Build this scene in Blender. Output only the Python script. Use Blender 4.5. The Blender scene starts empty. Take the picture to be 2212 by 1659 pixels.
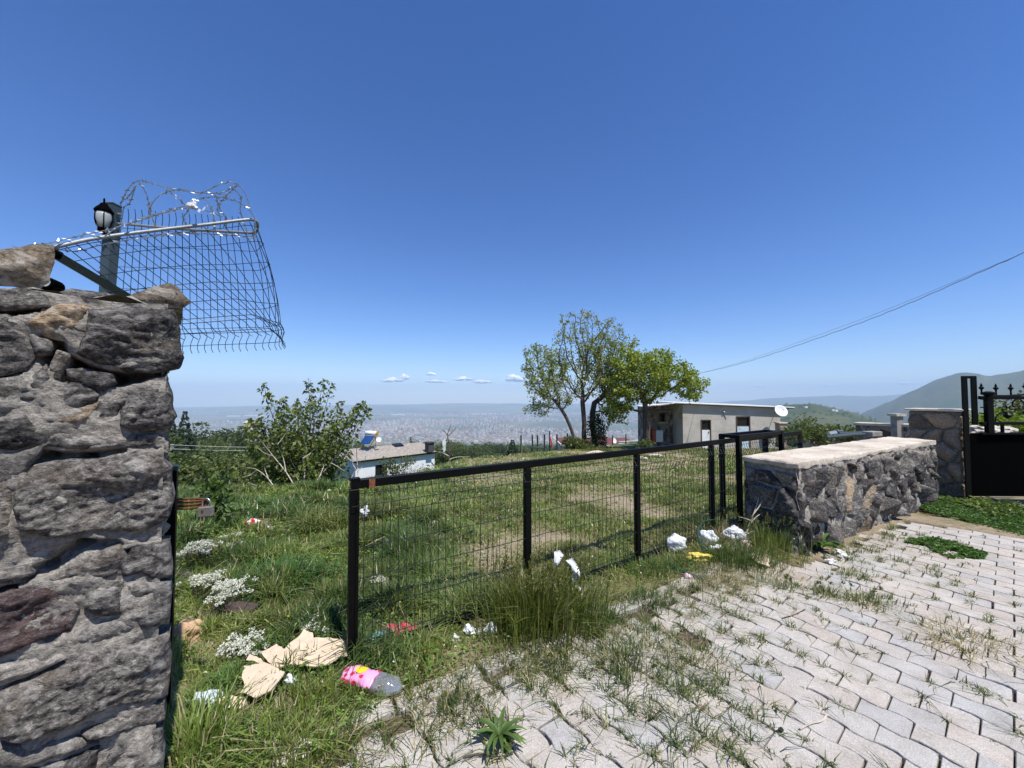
import bpy, math, random
import numpy as np
from mathutils import Vector, Matrix, noise
from mathutils.geometry import delaunay_2d_cdt

random.seed(11)
rng = np.random.default_rng(11)
R = math.radians
SC = bpy.context.scene
COL = SC.collection

# ------------------------------------------------------------------ camera
EYE = 1.6
PITCH = math.atan(27.5 / 831.0)
cam_d = bpy.data.cameras.new('camera')
cam_d.sensor_width = 36.0
cam_d.lens = 36.0 * 831.0 / 2212.0
cam_d.clip_start = 0.05
cam_d.clip_end = 90000.0
cam = bpy.data.objects.new('camera', cam_d)
COL.objects.link(cam)
cam.location = (0, 0, EYE)
cam.rotation_euler = (R(90) + PITCH, 0, 0)
SC.camera = cam

# ------------------------------------------------------------------ sky, sun, exposure
SUN_EL, SUN_AZ = R(63), R(38)          # azimuth from south towards west (behind the camera, to the right)
W = bpy.data.worlds.new('World')
SC.world = W
W.use_nodes = True
wn, wl_ = W.node_tree.nodes, W.node_tree.links
wn.clear()
sky = wn.new('ShaderNodeTexSky')
sky.sky_type = 'NISHITA'
sky.sun_disc = False
sky.sun_elevation = SUN_EL
sky.sun_rotation = math.pi - SUN_AZ
sky.altitude = 1500
sky.air_density = 1.0
sky.dust_density = 0.0
sky.ozone_density = 4.5
bg = wn.new('ShaderNodeBackground')
bg.inputs['Strength'].default_value = 0.118
wo = wn.new('ShaderNodeOutputWorld')
hs_n = wn.new('ShaderNodeHueSaturation')
hs_n.inputs['Hue'].default_value = 0.512
hs_n.inputs['Saturation'].default_value = 1.26
wl_.new(sky.outputs[0], hs_n.inputs['Color'])
wl_.new(hs_n.outputs[0], bg.inputs['Color'])
wl_.new(bg.outputs[0], wo.inputs['Surface'])
sun_d = bpy.data.lights.new('sun', 'SUN')
sun_d.energy = 4.6
sun_d.angle = R(0.53)
sun_d.color = (1.0, 0.955, 0.89)
sun = bpy.data.objects.new('sun', sun_d)
COL.objects.link(sun)
sdir = Vector((math.sin(SUN_AZ) * math.cos(SUN_EL), -math.cos(SUN_AZ) * math.cos(SUN_EL), math.sin(SUN_EL)))
sun.rotation_euler = sdir.to_track_quat('Z', 'Y').to_euler()
sun.location = sdir * 40
SC.view_settings.view_transform = 'Standard'
SC.view_settings.look = 'None'
SC.view_settings.exposure = 0.5
SC.view_settings.gamma = 1.0
SC.view_settings.use_curve_mapping = False
SC.cycles.max_bounces = 6
SC.cycles.diffuse_bounces = 3
SC.cycles.glossy_bounces = 3
SC.cycles.transmission_bounces = 6
SC.cycles.transparent_max_bounces = 8
SC.cycles.volume_bounces = 2
SC.cycles.use_denoising = True
SC.cycles.caustics_reflective = False
SC.cycles.caustics_refractive = False

# ------------------------------------------------------------------ from a place in the view to a place in the world
CP, SP = math.cos(PITCH), math.sin(PITCH)


def ray(px, py):
    u, w = (px - 1106.0) / 831.0, -(py - 829.5) / 831.0
    return Vector((u, CP - w * SP, SP + w * CP))


def at(px, py, Y):
    d = ray(px, py)
    k = Y / d.y
    return Vector((d.x * k, Y, EYE + d.z * k))


def atX(px, Y):
    return at(px, 857, Y).x


def on_plane(px, py, P, n):
    d = ray(px, py)
    o = Vector((0, 0, EYE))
    k = (P - o).dot(n) / d.dot(n)
    return o + d * k


# ------------------------------------------------------------------ value noise for arrays
_perm = rng.random((64, 64))


def vnoise(x, y):
    x, y = np.asarray(x, float), np.asarray(y, float)
    xi, yi = np.floor(x).astype(int), np.floor(y).astype(int)
    fx, fy = x - xi, y - yi
    fx, fy = fx * fx * (3 - 2 * fx), fy * fy * (3 - 2 * fy)
    g = lambda a, b: _perm[a % 64, b % 64]
    return (g(xi, yi) * (1 - fx) + g(xi + 1, yi) * fx) * (1 - fy) + (g(xi, yi + 1) * (1 - fx) + g(xi + 1, yi + 1) * fx) * fy


def fnoise(x, y, o=4):
    s, a, t = 0, 1.0, 0
    for k in range(o):
        s = s + a * vnoise(np.asarray(x) * 2 ** k + 17.3 * k, np.asarray(y) * 2 ** k + 9.1 * k)
        t += a
        a *= 0.5
    return s / t


def sstep(a, b, x):
    t = np.clip((np.asarray(x, float) - a) / (b - a), 0, 1)
    return t * t * (3 - 2 * t)


# ------------------------------------------------------------------ terrain
GP0 = Vector((-0.96, 2.36))            # foot of the sliding gate's first post
GD = Vector((0.8415, 0.5402))          # along the gate
GN = Vector((0.5402, -0.8415))         # from the gate to the drive
KP = Vector((-0.62, 2.10))             # a point on the kerb line
A_, B_ = Vector((2.90, 3.93)), Vector((6.60, 6.02))      # front of the low wall
WD = (B_ - A_).normalized()
WN = Vector((WD.y, -WD.x))
CREST_T = np.array([-1.6, -0.9, -0.42, -0.30, -0.2, -0.13, 0.05, 0.2, 0.33, 0.6, 1.6])
CREST_Y = np.array([5.6, 6.2, 6.8, 7.4, 9.3, 14.2, 17.5, 23.0, 36., 60., 90.])
REG_R = np.array([0, 24, 40, 100, 300, 1000, 2500, 4000, 60000.])
REG_Z = np.array([0, -3.2, -7.5, -17.5, -43, -130, -345, -450, -450.])


def terrain(x, y):
    x, y = np.asarray(x, float), np.asarray(y, float)
    r = np.hypot(x, y)
    lot = -0.084 * np.maximum(0, np.minimum(y, 70) - 5)
    reg = np.interp(r, REG_R, REG_Z)
    reg = reg + (fnoise(x * 0.012, y * 0.012, 3) - 0.5) * np.clip(r * 0.05, 0, 14) * (r < 5000)
    t = x / np.maximum(y, 0.2)
    yc = np.interp(t, CREST_T, CREST_Y)
    bl = np.interp(t, [-0.5, -0.1, 0.1], [6.5, 8.0, 14.0])
    w = sstep(0, 1, (y - yc) / bl)
    w = np.where(y < 0.3, sstep(40, 200, r) * 0.0, w)
    reg = np.where(y < 0.3, lot, reg)
    z = lot * (1 - w) + reg * w
    # far hills beyond the city
    az = np.degrees(np.arctan2(x, y))
    ridge = np.interp(az, [-90, -60, -45, -38, -30, -20, -10, 0, 10, 20, 28, 34, 38, 42, 46, 60, 90],
                      [-380, -380, -375, -345, -330, -335, -285, -280, -300, -300, -200, -60, 10, 40, 60, 150, 150])
    ridge = ridge + (fnoise(az * 0.5 + 50, az * 0 + 3.3, 4) - 0.5) * 70
    m = (sstep(10500, 15500, r) - 0.5 * sstep(16500, 19500, r)) * (0.75 + 0.5 * fnoise(x * 0.0009 + 7, y * 0.0009, 4))
    z = z + np.maximum(0, ridge + 450) * np.clip(m, 0, 1.02)
    # the green hill to the right, about a kilometre and a half away
    hp = np.interp(az, [24, 30, 34.0, 36, 38.0, 39.5, 41.3, 43, 45, 47, 52], [-130, -64, -38, -31, -29, -37, -55, -76, -120, -160, -200])
    reg0 = np.interp(r, REG_R, REG_Z)
    gh = np.maximum(0, hp * (np.hypot(x, y) / 1900.) - reg0) * sstep(700, 1850, r) * (1 - sstep(1950, 2900, r))
    z = z + gh * (0.96 + 0.08 * fnoise(x * 0.01, y * 0.01, 4)) * (az > 22) * (az < 52)
    # the mountain at the right edge
    pk = np.interp(az, [38, 40.5, 42.5, 44, 46, 48, 49.2, 50.0, 51.2, 53, 56, 62, 75], [-450, -330, -170, -80, 45, 170, 225, 222, 185, 235, 330, 420, 430])
    pk = pk + (fnoise(az * 1.3, az * 0, 4) - 0.5) * 30
    mm = np.maximum(0, pk + 450) * np.sqrt(sstep(3300, 5600, r)) * (1 - sstep(6200, 9500, r))
    z = z + mm * (0.97 + 0.06 * fnoise(x * 0.004, y * 0.004, 5)) * (az > 37)
    # small unevenness near the camera
    z = z + (fnoise(x * 1.1 + 3, y * 1.1, 3) - 0.5) * 0.07 * (r < 60) * sstep(2.0, 3.5, r)
    return z


def paved(x, y):
    x, y = np.asarray(x, float), np.asarray(y, float)
    dk = (x - KP.x) * GN.x + (y - KP.y) * GN.y
    left = x - (-0.62 + (y - 2.1) * 0.62)
    clov = (x - 5.2) * 0.77 + (y - 4.95) * 0.636
    dw = (x - A_.x) * WN.x + (y - A_.y) * WN.y
    sw = (x - A_.x) * WD.x + (y - A_.y) * WD.y
    return (dk > 0.0) & (left > 0) & (clov < 0) & ((dw > 0.13) | (sw < -0.25))


def lowered(x, y):
    return np.where(paved(x, y), -0.022, 0.0)


def gz(x, y):
    z = float(terrain(x, y))
    if bool(paved(x, y)):
        return 0.002
    return z


def on_ground(px, py):
    z = 0.0
    for _ in range(12):
        d = ray(px, py)
        k = (z - EYE) / d.z
        p = Vector((0, 0, EYE)) + d * k
        z = gz(p.x, p.y)
    return Vector((p.x, p.y, z))


# ------------------------------------------------------------------ object helpers
WLOC = {}


def tag(o, label=None, cat=None, group=None, kind=None):
    for k, v in (('label', label), ('category', cat), ('group', group), ('kind', kind)):
        if v:
            o[k] = v
    return o


def link(name, data, loc=(0, 0, 0), parent=None):
    o = bpy.data.objects.new(name, data)
    COL.objects.link(o)
    loc = Vector(loc)
    if parent is not None:
        o.parent = parent
        o.location = loc - WLOC[parent.name]
    else:
        o.location = loc
    WLOC[o.name] = loc
    return o


def thing(name, label, cat, loc, group=None):
    o = link(name, None, loc)
    o.empty_display_size = 0.1
    return tag(o, label, cat, group)


def mesh_np(name, V, loops, starts, mats=None, mi=None, smooth=False):
    me = bpy.data.meshes.new(name)
    V = np.asarray(V, np.float32)
    me.vertices.add(len(V))
    me.vertices.foreach_set('co', V.ravel())
    me.loops.add(len(loops))
    me.loops.foreach_set('vertex_index', np.asarray(loops, np.int32))
    me.polygons.add(len(starts))
    me.polygons.foreach_set('loop_start', np.asarray(starts, np.int32))
    for m in (mats or []):
        me.materials.append(m)
    if mi is not None:
        me.polygons.foreach_set('material_index', np.asarray(mi, np.int32))
    me.polygons.foreach_set('use_smooth', np.full(len(starts), smooth, bool))
    me.update(calc_edges=True)
    me.validate()
    return me


def set_tint(me, name, cols):
    a = me.color_attributes.new(name, 'FLOAT_COLOR', 'POINT')
    c = np.ones((len(cols), 4), np.float32)
    c[:, :3] = cols
    a.data.foreach_set('color', c.ravel())


class MB:
    """collects boxes, tubes, quads into one mesh, in world coordinates"""

    def __init__(s):
        s.v, s.f, s.m = [], [], []

    def add(s, vs, fs, mi=0):
        b = len(s.v)
        s.v += [tuple(p) for p in vs]
        s.f += [tuple(i + b for i in f) for f in fs]
        s.m += [mi] * len(fs)

    def box(s, c, size, rz=0, M=None, mi=0, bev=0):
        x, y, z = [k / 2 for k in size]
        M = M or Matrix.Rotation(rz, 3, 'Z')
        c = Vector(c)
        if bev:
            vs, fs = [], []
            b = bev
            ring = lambda zz, i: [(-x + i, -y + i, zz), (x - i, -y + i, zz), (x - i, y - i, zz), (-x + i, y - i, zz)]
            vs = ring(-z, b) + ring(-z + b, 0) + ring(z - b, 0) + ring(z, b)
            fs = [(3, 2, 1, 0), (12, 13, 14, 15)]
            for k in range(3):
                for j in range(4):
                    a, bb = 4 * k + j, 4 * k + (j + 1) % 4
                    fs.append((a, bb, bb + 4, a + 4))
            s.add([c + M @ Vector(p) for p in vs], fs, mi)
            return s
        vs = [c + M @ Vector((i * x, j * y, k * z)) for k in (-1, 1) for j in (-1, 1) for i in (-1, 1)]
        s.add(vs, [(0, 2, 3, 1), (4, 5, 7, 6), (0, 1, 5, 4), (2, 6, 7, 3), (0, 4, 6, 2), (1, 3, 7, 5)], mi)
        return s

    def bar(s, a, b, w, h, up=(0, 0, 1), mi=0):
        a, b = Vector(a), Vector(b)
        d = b - a
        L = d.length
        x = d.normalized()
        u = Vector(up)
        y = u.cross(x)
        if y.length < 1e-4:
            y = Vector((1, 0, 0)).cross(x)
        y.normalize()
        z = x.cross(y)
        M = Matrix((x, y, z)).transposed()
        return s.box((a + b) / 2, (L, w, h), M=M, mi=mi)

    def tube(s, pts, r, n=6, caps=True, mi=0):
        pts = [Vector(p) for p in pts]
        N = len(pts)
        rs = r if isinstance(r, (list, tuple)) else [r] * N
        vs, fs = [], []
        pu = None
        for i, p in enumerate(pts):
            t = (pts[min(i + 1, N - 1)] - pts[max(i - 1, 0)])
            t = t.normalized() if t.length > 1e-9 else Vector((0, 0, 1))
            if pu is None:
                u = t.orthogonal().normalized()
            else:
                u = pu - t * pu.dot(t)
                u = u.normalized() if u.length > 1e-6 else t.orthogonal().normalized()
            pu = u
            w = t.cross(u)
            for k in range(n):
                a = 2 * math.pi * k / n
                vs.append(p + (u * math.cos(a) + w * math.sin(a)) * rs[i])
        for i in range(N - 1):
            for k in range(n):
                k2 = (k + 1) % n
                fs.append((i * n + k, i * n + k2, (i + 1) * n + k2, (i + 1) * n + k))
        if caps:
            fs.append(tuple(range(n - 1, -1, -1)))
            fs.append(tuple((N - 1) * n + k for k in range(n)))
        s.add(vs, fs, mi)
        return s

    def lathe(s, c, prof, n=12, M=None, mi=0):
        M = M or Matrix.Identity(3)
        c = Vector(c)
        vs, fs = [], []
        for (r, z) in prof:
            for k in range(n):
                a = 2 * math.pi * k / n
                vs.append(c + M @ Vector((r * math.cos(a), r * math.sin(a), z)))
        for i in range(len(prof) - 1):
            for k in range(n):
                k2 = (k + 1) % n
                fs.append((i * n + k, i * n + k2, (i + 1) * n + k2, (i + 1) * n + k))
        fs.append(tuple(range(n - 1, -1, -1)))
        fs.append(tuple((len(prof) - 1) * n + k for k in range(n)))
        s.add(vs, fs, mi)
        return s

    def build(s, name, mats, parent=None, loc=None, smooth=False):
        if not isinstance(mats, (list, tuple)):
            mats = [mats]
        if loc is None:
            loc = WLOC[parent.name] if parent is not None else Vector(s.v[0])
        loc = Vector(loc)
        me = bpy.data.meshes.new(name)
        me.from_pydata([(p[0] - loc.x, p[1] - loc.y, p[2] - loc.z) for p in s.v], [], s.f)
        for m in mats:
            me.materials.append(m)
        if len(mats) > 1:
            me.polygons.foreach_set('material_index', s.m)
        if smooth:
            me.polygons.foreach_set('use_smooth', [True] * len(s.f))
        me.update()
        return link(name, me, loc, parent)


def smooth_pts(pts, k=6):
    """Catmull-Rom through points"""
    P = [Vector(p) for p in pts]
    P = [P[0] * 2 - P[1]] + P + [P[-1] * 2 - P[-2]]
    out = []
    for i in range(1, len(P) - 2):
        p0, p1, p2, p3 = P[i - 1:i + 3]
        for j in range(k):
            t = j / k
            out.append(0.5 * ((2 * p1) + (p2 - p0) * t + (2 * p0 - 5 * p1 + 4 * p2 - p3) * t * t + (3 * p1 - p0 - 3 * p2 + p3) * t ** 3))
    out.append(P[-2])
    return out


# ------------------------------------------------------------------ materials
def newmat(name):
    m = bpy.data.materials.new(name)
    m.use_nodes = True
    nt = m.node_tree
    nt.nodes.clear()
    out = nt.nodes.new('ShaderNodeOutputMaterial')
    b = nt.nodes.new('ShaderNodeBsdfPrincipled')
    nt.links.new(b.outputs[0], out.inputs['Surface'])
    return m, nt, b, out


def N(nt, t, **kw):
    n = nt.nodes.new(t)
    for k, v in kw.items():
        if k in n.inputs:
            n.inputs[k].default_value = v
        else:
            setattr(n, k, v)
    return n


def ramp(nt, src, stops, mode='LINEAR'):
    r = nt.nodes.new('ShaderNodeValToRGB')
    e = r.color_ramp.elements
    r.color_ramp.interpolation = mode
    while len(e) < len(stops):
        e.new(0.5)
    for k, (p, c) in enumerate(stops):
        e[k].position = p
        e[k].color = (*c, 1) if len(c) == 3 else c
    nt.links.new(src, r.inputs[0])
    return r.outputs[0]


def mixc(nt, fac, a, b, mode='MIX'):
    n = nt.nodes.new('ShaderNodeMix')
    n.data_type = 'RGBA'
    n.blend_type = mode
    for sock, v in ((n.inputs[0], fac), (n.inputs[6], a), (n.inputs[7], b)):
        if hasattr(v, 'is_output'):
            nt.links.new(v, sock)
        else:
            sock.default_value = v if not isinstance(v, tuple) or len(v) == 4 else (*v, 1)
    return n.outputs[2]


def mth(nt, op, a, b=0.0):
    n = nt.nodes.new('ShaderNodeMath')
    n.operation = op
    for sock, v in ((n.inputs[0], a), (n.inputs[1], b)):
        if hasattr(v, 'is_output'):
            nt.links.new(v, sock)
        else:
            sock.default_value = v
    return n.outputs[0]


def wpos(nt, scale=(1, 1, 1)):
    g = nt.nodes.new('ShaderNodeNewGeometry')
    m = nt.nodes.new('ShaderNodeMapping')
    m.inputs['Scale'].default_value = scale
    nt.links.new(g.outputs['Position'], m.inputs['Vector'])
    return m.outputs[0]


def nz(nt, vec, scale, detail=4, rough=0.55, dist=0.0):
    n = N(nt, 'ShaderNodeTexNoise', Scale=scale, Detail=detail, Roughness=rough, Distortion=dist)
    nt.links.new(vec, n.inputs['Vector'])
    return n.outputs[0]


def bump(nt, b, h, strength, dist, prev=None):
    n = N(nt, 'ShaderNodeBump', Strength=strength, Distance=dist)
    nt.links.new(h, n.inputs['Height'])
    if prev is not None:
        nt.links.new(prev, n.inputs['Normal'])
    nt.links.new(n.outputs[0], b.inputs['Normal'])
    return n.outputs[0]


def simple(name, col, rough=0.6, metal=0.0, var=0.12, scale=20, bmp=0.0, bdist=0.003, spec=None):
    m, nt, b, o = newmat(name)
    p = wpos(nt)
    n = nz(nt, p, scale, 5)
    c = ramp(nt, n, [(0.25, tuple(k * (1 - var) for k in col)), (0.75, tuple(min(1, k * (1 + var)) for k in col))])
    nt.links.new(c, b.inputs['Base Color'])
    b.inputs['Roughness'].default_value = rough
    b.inputs['Metallic'].default_value = metal
    if spec is not None:
        b.inputs['Specular IOR Level'].default_value = spec
    if bmp:
        bump(nt, b, n, bmp, bdist)
    return m


def leafmat(name, trans=0.35, rough=0.55, attr='tint'):
    m, nt, b, o = newmat(name)
    a = N(nt, 'ShaderNodeAttribute', attribute_name=attr)
    nt.links.new(a.outputs['Color'], b.inputs['Base Color'])
    b.inputs['Roughness'].default_value = rough
    b.inputs['Specular IOR Level'].default_value = 0.5
    t = N(nt, 'ShaderNodeBsdfTranslucent')
    h = mixc(nt, 1.0, a.outputs['Color'], (1.0, 1.1, 0.55), 'MULTIPLY')
    nt.links.new(h, t.inputs['Color'])
    mx = N(nt, 'ShaderNodeMixShader')
    mx.inputs[0].default_value = trans
    nt.links.new(b.outputs[0], mx.inputs[1])
    nt.links.new(t.outputs[0], mx.inputs[2])
    nt.links.new(mx.outputs[0], o.inputs['Surface'])
    return m


def rockmat(name, stops, warm=(0.30, 0.22, 0.14), light=(0.55, 0.53, 0.50), sc=1.0, bs=0.8, lightamt=0.5):
    """rough volcanic stone: dark and pale flecks, lime on it, each stone its own tone"""
    m, nt, b, o = newmat(name)
    p = wpos(nt, (sc, sc, sc * 1.35))
    oi = N(nt, 'ShaderNodeObjectInfo')
    n1 = nz(nt, p, 9, 8, 0.68, 0.6)
    n2 = nz(nt, p, 46, 6, 0.7, 0.4)
    n3 = nz(nt, p, 3.0, 4, 0.6, 0.5)
    n4 = nz(nt, p, 150, 3, 0.6)
    base = ramp(nt, n2, stops)
    tone = ramp(nt, oi.outputs['Random'], [(0.0, (0.62, 0.62, 0.635)), (0.25, (0.9, 0.9, 0.9)), (0.5, (1.18, 1.16, 1.13)), (0.72, (1.5, 1.42, 1.32)), (0.88, (0.5, 0.5, 0.515))], 'CONSTANT')
    c = mixc(nt, 1.0, base, tone, 'MULTIPLY')
    w = ramp(nt, n3, [(0.56, (0, 0, 0)), (0.70, (1, 1, 1))])
    c = mixc(nt, mth(nt, 'MULTIPLY', w, 0.45), c, warm)
    l = ramp(nt, n1, [(0.53, (0, 0, 0)), (0.62, (1, 1, 1))])
    c = mixc(nt, mth(nt, 'MULTIPLY', l, lightamt), c, light)
    s = ramp(nt, n4, [(0.62, (0, 0, 0)), (0.70, (1, 1, 1))])
    c = mixc(nt, mth(nt, 'MULTIPLY', s, 0.35), c, light)
    c = mixc(nt, 1.0, c, (1.02, 1.0, 0.95), 'MULTIPLY')
    nt.links.new(c, b.inputs['Base Color'])
    b.inputs['Roughness'].default_value = 0.92
    b.inputs['Specular IOR Level'].default_value = 0.15
    h = mth(nt, 'ADD', mth(nt, 'MULTIPLY', n1, 0.7), mth(nt, 'MULTIPLY', n2, 0.45))
    q = bump(nt, b, h, bs, 0.035 / sc)
    bump(nt, b, n4, 0.6, 0.006 / sc, q)
    return m


BASALT = [(0.36, (0.034, 0.032, 0.032)), (0.47, (0.105, 0.100, 0.097)), (0.58, (0.19, 0.183, 0.178)), (0.70, (0.40, 0.39, 0.38))]
M_rock = rockmat('grey volcanic stone', BASALT, warm=(0.20, 0.155, 0.115), sc=1.0, bs=1.0, lightamt=0.42)
M_rock2 = rockmat('dark wall stone', [(0.34, (0.018, 0.018, 0.020)), (0.48, (0.068, 0.065, 0.066)), (0.60, (0.14, 0.135, 0.132)), (0.76, (0.33, 0.315, 0.30))], warm=(0.15, 0.11, 0.085), sc=1.1, bs=1.0, lightamt=0.28)
M_tanrock = rockmat('tan stone', [(0.32, (0.09, 0.068, 0.048)), (0.48, (0.23, 0.185, 0.135)), (0.62, (0.36, 0.305, 0.24)), (0.8, (0.5, 0.45, 0.38))], sc=1.0, bs=1.0, lightamt=0.55)
M_purple = rockmat('reddish stone', [(0.32, (0.05, 0.036, 0.037)), (0.48, (0.135, 0.10, 0.10)), (0.62, (0.22, 0.17, 0.165)), (0.8, (0.36, 0.31, 0.3))], warm=(0.18, 0.11, 0.10), sc=1.0, bs=1.0, lightamt=0.4)
M_mortar = rockmat('rough mortar', [(0.3, (0.10, 0.095, 0.09)), (0.45, (0.22, 0.21, 0.20)), (0.58, (0.33, 0.315, 0.295)), (0.74, (0.48, 0.46, 0.43))], warm=(0.24, 0.205, 0.165), light=(0.52, 0.50, 0.46), sc=1.2, bs=1.0, lightamt=0.5)
M_cap, nt, b, o = newmat('pale concrete coping')
p = wpos(nt)
n1 = nz(nt, p, 2.2, 7, 0.7, 0.6)
n2 = nz(nt, p, 40, 5, 0.7)
c = ramp(nt, n1, [(0.30, (0.30, 0.25, 0.195)), (0.44, (0.48, 0.42, 0.34)), (0.56, (0.60, 0.54, 0.45)), (0.75, (0.66, 0.61, 0.53))])
c = mixc(nt, 1.0, c, ramp(nt, n2, [(0.3, (0.72, 0.70, 0.68)), (0.6, (1.08, 1.08, 1.08))]), 'MULTIPLY')
nt.links.new(c, b.inputs['Base Color'])
b.inputs['Roughness'].default_value = 0.95
b.inputs['Specular IOR Level'].default_value = 0.1
bump(nt, b, mth(nt, 'ADD', n1, mth(nt, 'MULTIPLY', n2, .4)), 0.6, 0.03)
M_black = simple('black painted steel', (0.0028, 0.003, 0.0032), 0.45, var=0.3, scale=30, spec=0.13)
M_blackmatt = simple('black sheet metal', (0.0012, 0.0012, 0.0013), 0.8, var=0.2, scale=12, spec=0.02)
M_green = simple('dark green fence wire', (0.010, 0.017, 0.016), 0.45, var=0.2, scale=30)
M_slate = simple('slate green painted steel', (0.050, 0.072, 0.078), 0.42, var=0.18, scale=25)
M_rust = simple('rusty iron', (0.16, 0.055, 0.024), 0.85, var=0.6, scale=60, bmp=0.6)
M_galv = simple('galvanised steel', (0.42, 0.44, 0.45), 0.42, 0.9, var=0.2, scale=60)
M_white = simple('white plastic film', (0.62, 0.63, 0.64), 0.4, var=0.06, scale=40)
M_whitepaint = simple('white painted wall', (0.72, 0.74, 0.76), 0.8, var=0.05, scale=2)
M_glass = simple('dark window glass', (0.012, 0.013, 0.016), 0.12, var=0.2, scale=3)
M_darkwood = simple('weathered brown wood', (0.085, 0.06, 0.045), 0.85, var=0.35, scale=18)
M_bark = simple('grey brown bark', (0.075, 0.06, 0.048), 0.95, var=0.45, scale=14, bmp=0.8, bdist=0.03)
M_twig = simple('dry pale twig', (0.46, 0.40, 0.33), 0.9, var=0.3, scale=30)
M_card = simple('tan cardboard', (0.60, 0.47, 0.34), 0.85, var=0.1, scale=16)
M_cardin = simple('brown cardboard edge', (0.30, 0.2, 0.13), 0.9, var=0.2, scale=80)
M_red = simple('red foil', (0.62, 0.03, 0.02), 0.35, var=0.25, scale=30)
M_ink = simple('grey print ink', (0.16, 0.17, 0.18), 0.8, var=0.2, scale=90)
M_leaf = leafmat('leaf', 0.42)
M_grass = leafmat('grass blade', 0.40, 0.36)
M_flower = leafmat('flower petals', 0.25, 0.7)

# ================================================================== setting: ground
def build_ground():
    az = np.concatenate([np.arange(-62, 62.01, 0.34), np.linspace(65, 295, 78)])
    az = np.radians(az)
    rr = np.concatenate([np.arange(0.35, 12, 0.1), 12 * (20000 / 12.) ** np.linspace(0, 1, 165)])
    na, nr = len(az), len(rr)
    X = np.sin(az)[None, :] * rr[:, None]
    Y = np.cos(az)[None, :] * rr[:, None]
    Z = terrain(X, Y) + lowered(X, Y)
    V = np.stack([X, Y, Z], -1).reshape(-1, 3)
    V = np.concatenate([V, [[0, 0, float(terrain(0, 0.3)) - 0.022]]])
    i = np.arange(nr - 1)[:, None]
    j = np.arange(na)[None, :]
    j2 = (j + 1) % na
    q = np.stack([i * na + j, i * na + j2, (i + 1) * na + j2, (i + 1) * na + j], -1).reshape(-1, 4)
    q = q[:, ::-1]
    c = nr * na
    tri = np.stack([np.arange(na), np.full(na, c), (np.arange(na) + 1) % na], -1)[:, ::-1]
    loops = np.concatenate([q.ravel(), tri.ravel()])
    starts = np.concatenate([np.arange(len(q)) * 4, len(q) * 4 + np.arange(na) * 3])
    # real surface colours
    r = np.hypot(V[:, 0], V[:, 1])
    x, y = V[:, 0], V[:, 1]
    soil = np.array([0.34, 0.275, 0.215])
    turf = np.array([0.155, 0.150, 0.065])
    lowgreen = np.array([0.070, 0.105, 0.032])
    plain = np.array([0.17, 0.165, 0.11])
    hill = np.array([0.050, 0.075, 0.040])
    n1 = fnoise(x * 0.55, y * 0.55, 4)[:, None]
    pv_ = (paved(x, y) | (r < 1.2))[:, None]
    kn = np.where(pv_, 1.0, sstep(0.36, 0.56, n1))
    n1b = fnoise(x * 2.6, y * 2.6, 3)[:, None]
    kn = np.where(pv_, 1.0, np.clip(kn * .75 + (n1b - .5) * 1.4, 0, 1))
    near = soil * kn + turf * (1 - kn)
    near = np.where(pv_, np.array([0.13, 0.10, 0.078]), near)
    n2 = fnoise(x * 0.02 + 5, y * 0.02, 5)[:, None]
    mid = lowgreen * (1 - sstep(0.5, 0.68, n2)) + np.array([0.15, 0.15, 0.065]) * sstep(0.5, 0.68, n2)
    n3 = fnoise(x * 0.0016 + 5, y * 0.0016, 5)[:, None]
    far = plain * (1 - sstep(0.42, 0.62, n3)) + np.array([0.085, 0.105, 0.055]) * sstep(0.42, 0.62, n3)
    n4 = fnoise(x * 0.01 + 5, y * 0.01, 5)[:, None]
    hl = hill * (1 - sstep(0.42, 0.6, n4)) + np.array([0.085, 0.098, 0.055]) * sstep(0.42, 0.6, n4)
    azd = np.degrees(np.arctan2(x, y))
    k1 = sstep(18, 34, r)[:, None]
    k2 = sstep(2300, 4200, r)[:, None]
    kh = (sstep(500, 900, r) * (azd > 20) * (azd < 80))[:, None]
    col = near * (1 - k1) + mid * k1
    col = col * (1 - k2) + far * k2
    col = col * (1 - kh) + hl * kh
    me = mesh_np('ground', V, loops, starts, smooth=True)
    set_tint(me, 'soil', col)
    m, nt, b, o = newmat('soil and turf')
    a = N(nt, 'ShaderNodeAttribute', attribute_name='soil')
    p = wpos(nt)
    n = nz(nt, p, 18, 7, 0.8)
    f = ramp(nt, n, [(0.3, (0.45, 0.46, 0.42)), (0.7, (1.5, 1.46, 1.42))])
    c = mixc(nt, 1.0, a.outputs['Color'], f, 'MULTIPLY')
    nf = nz(nt, p, 0.035, 6, 0.7)
    f2 = ramp(nt, nf, [(0.3, (0.66, 0.7, 0.66)), (0.7, (1.3, 1.26, 1.2))])
    c = mixc(nt, 1.0, c, f2, 'MULTIPLY')
    nt.links.new(c, b.inputs['Base Color'])
    b.inputs['Roughness'].default_value = 0.95
    b.inputs['Specular IOR Level'].default_value = 0.1
    bump(nt, b, n, 0.7, 0.02)
    me.materials.append(m)
    return tag(link('ground', me), kind='structure')


build_ground()

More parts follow.
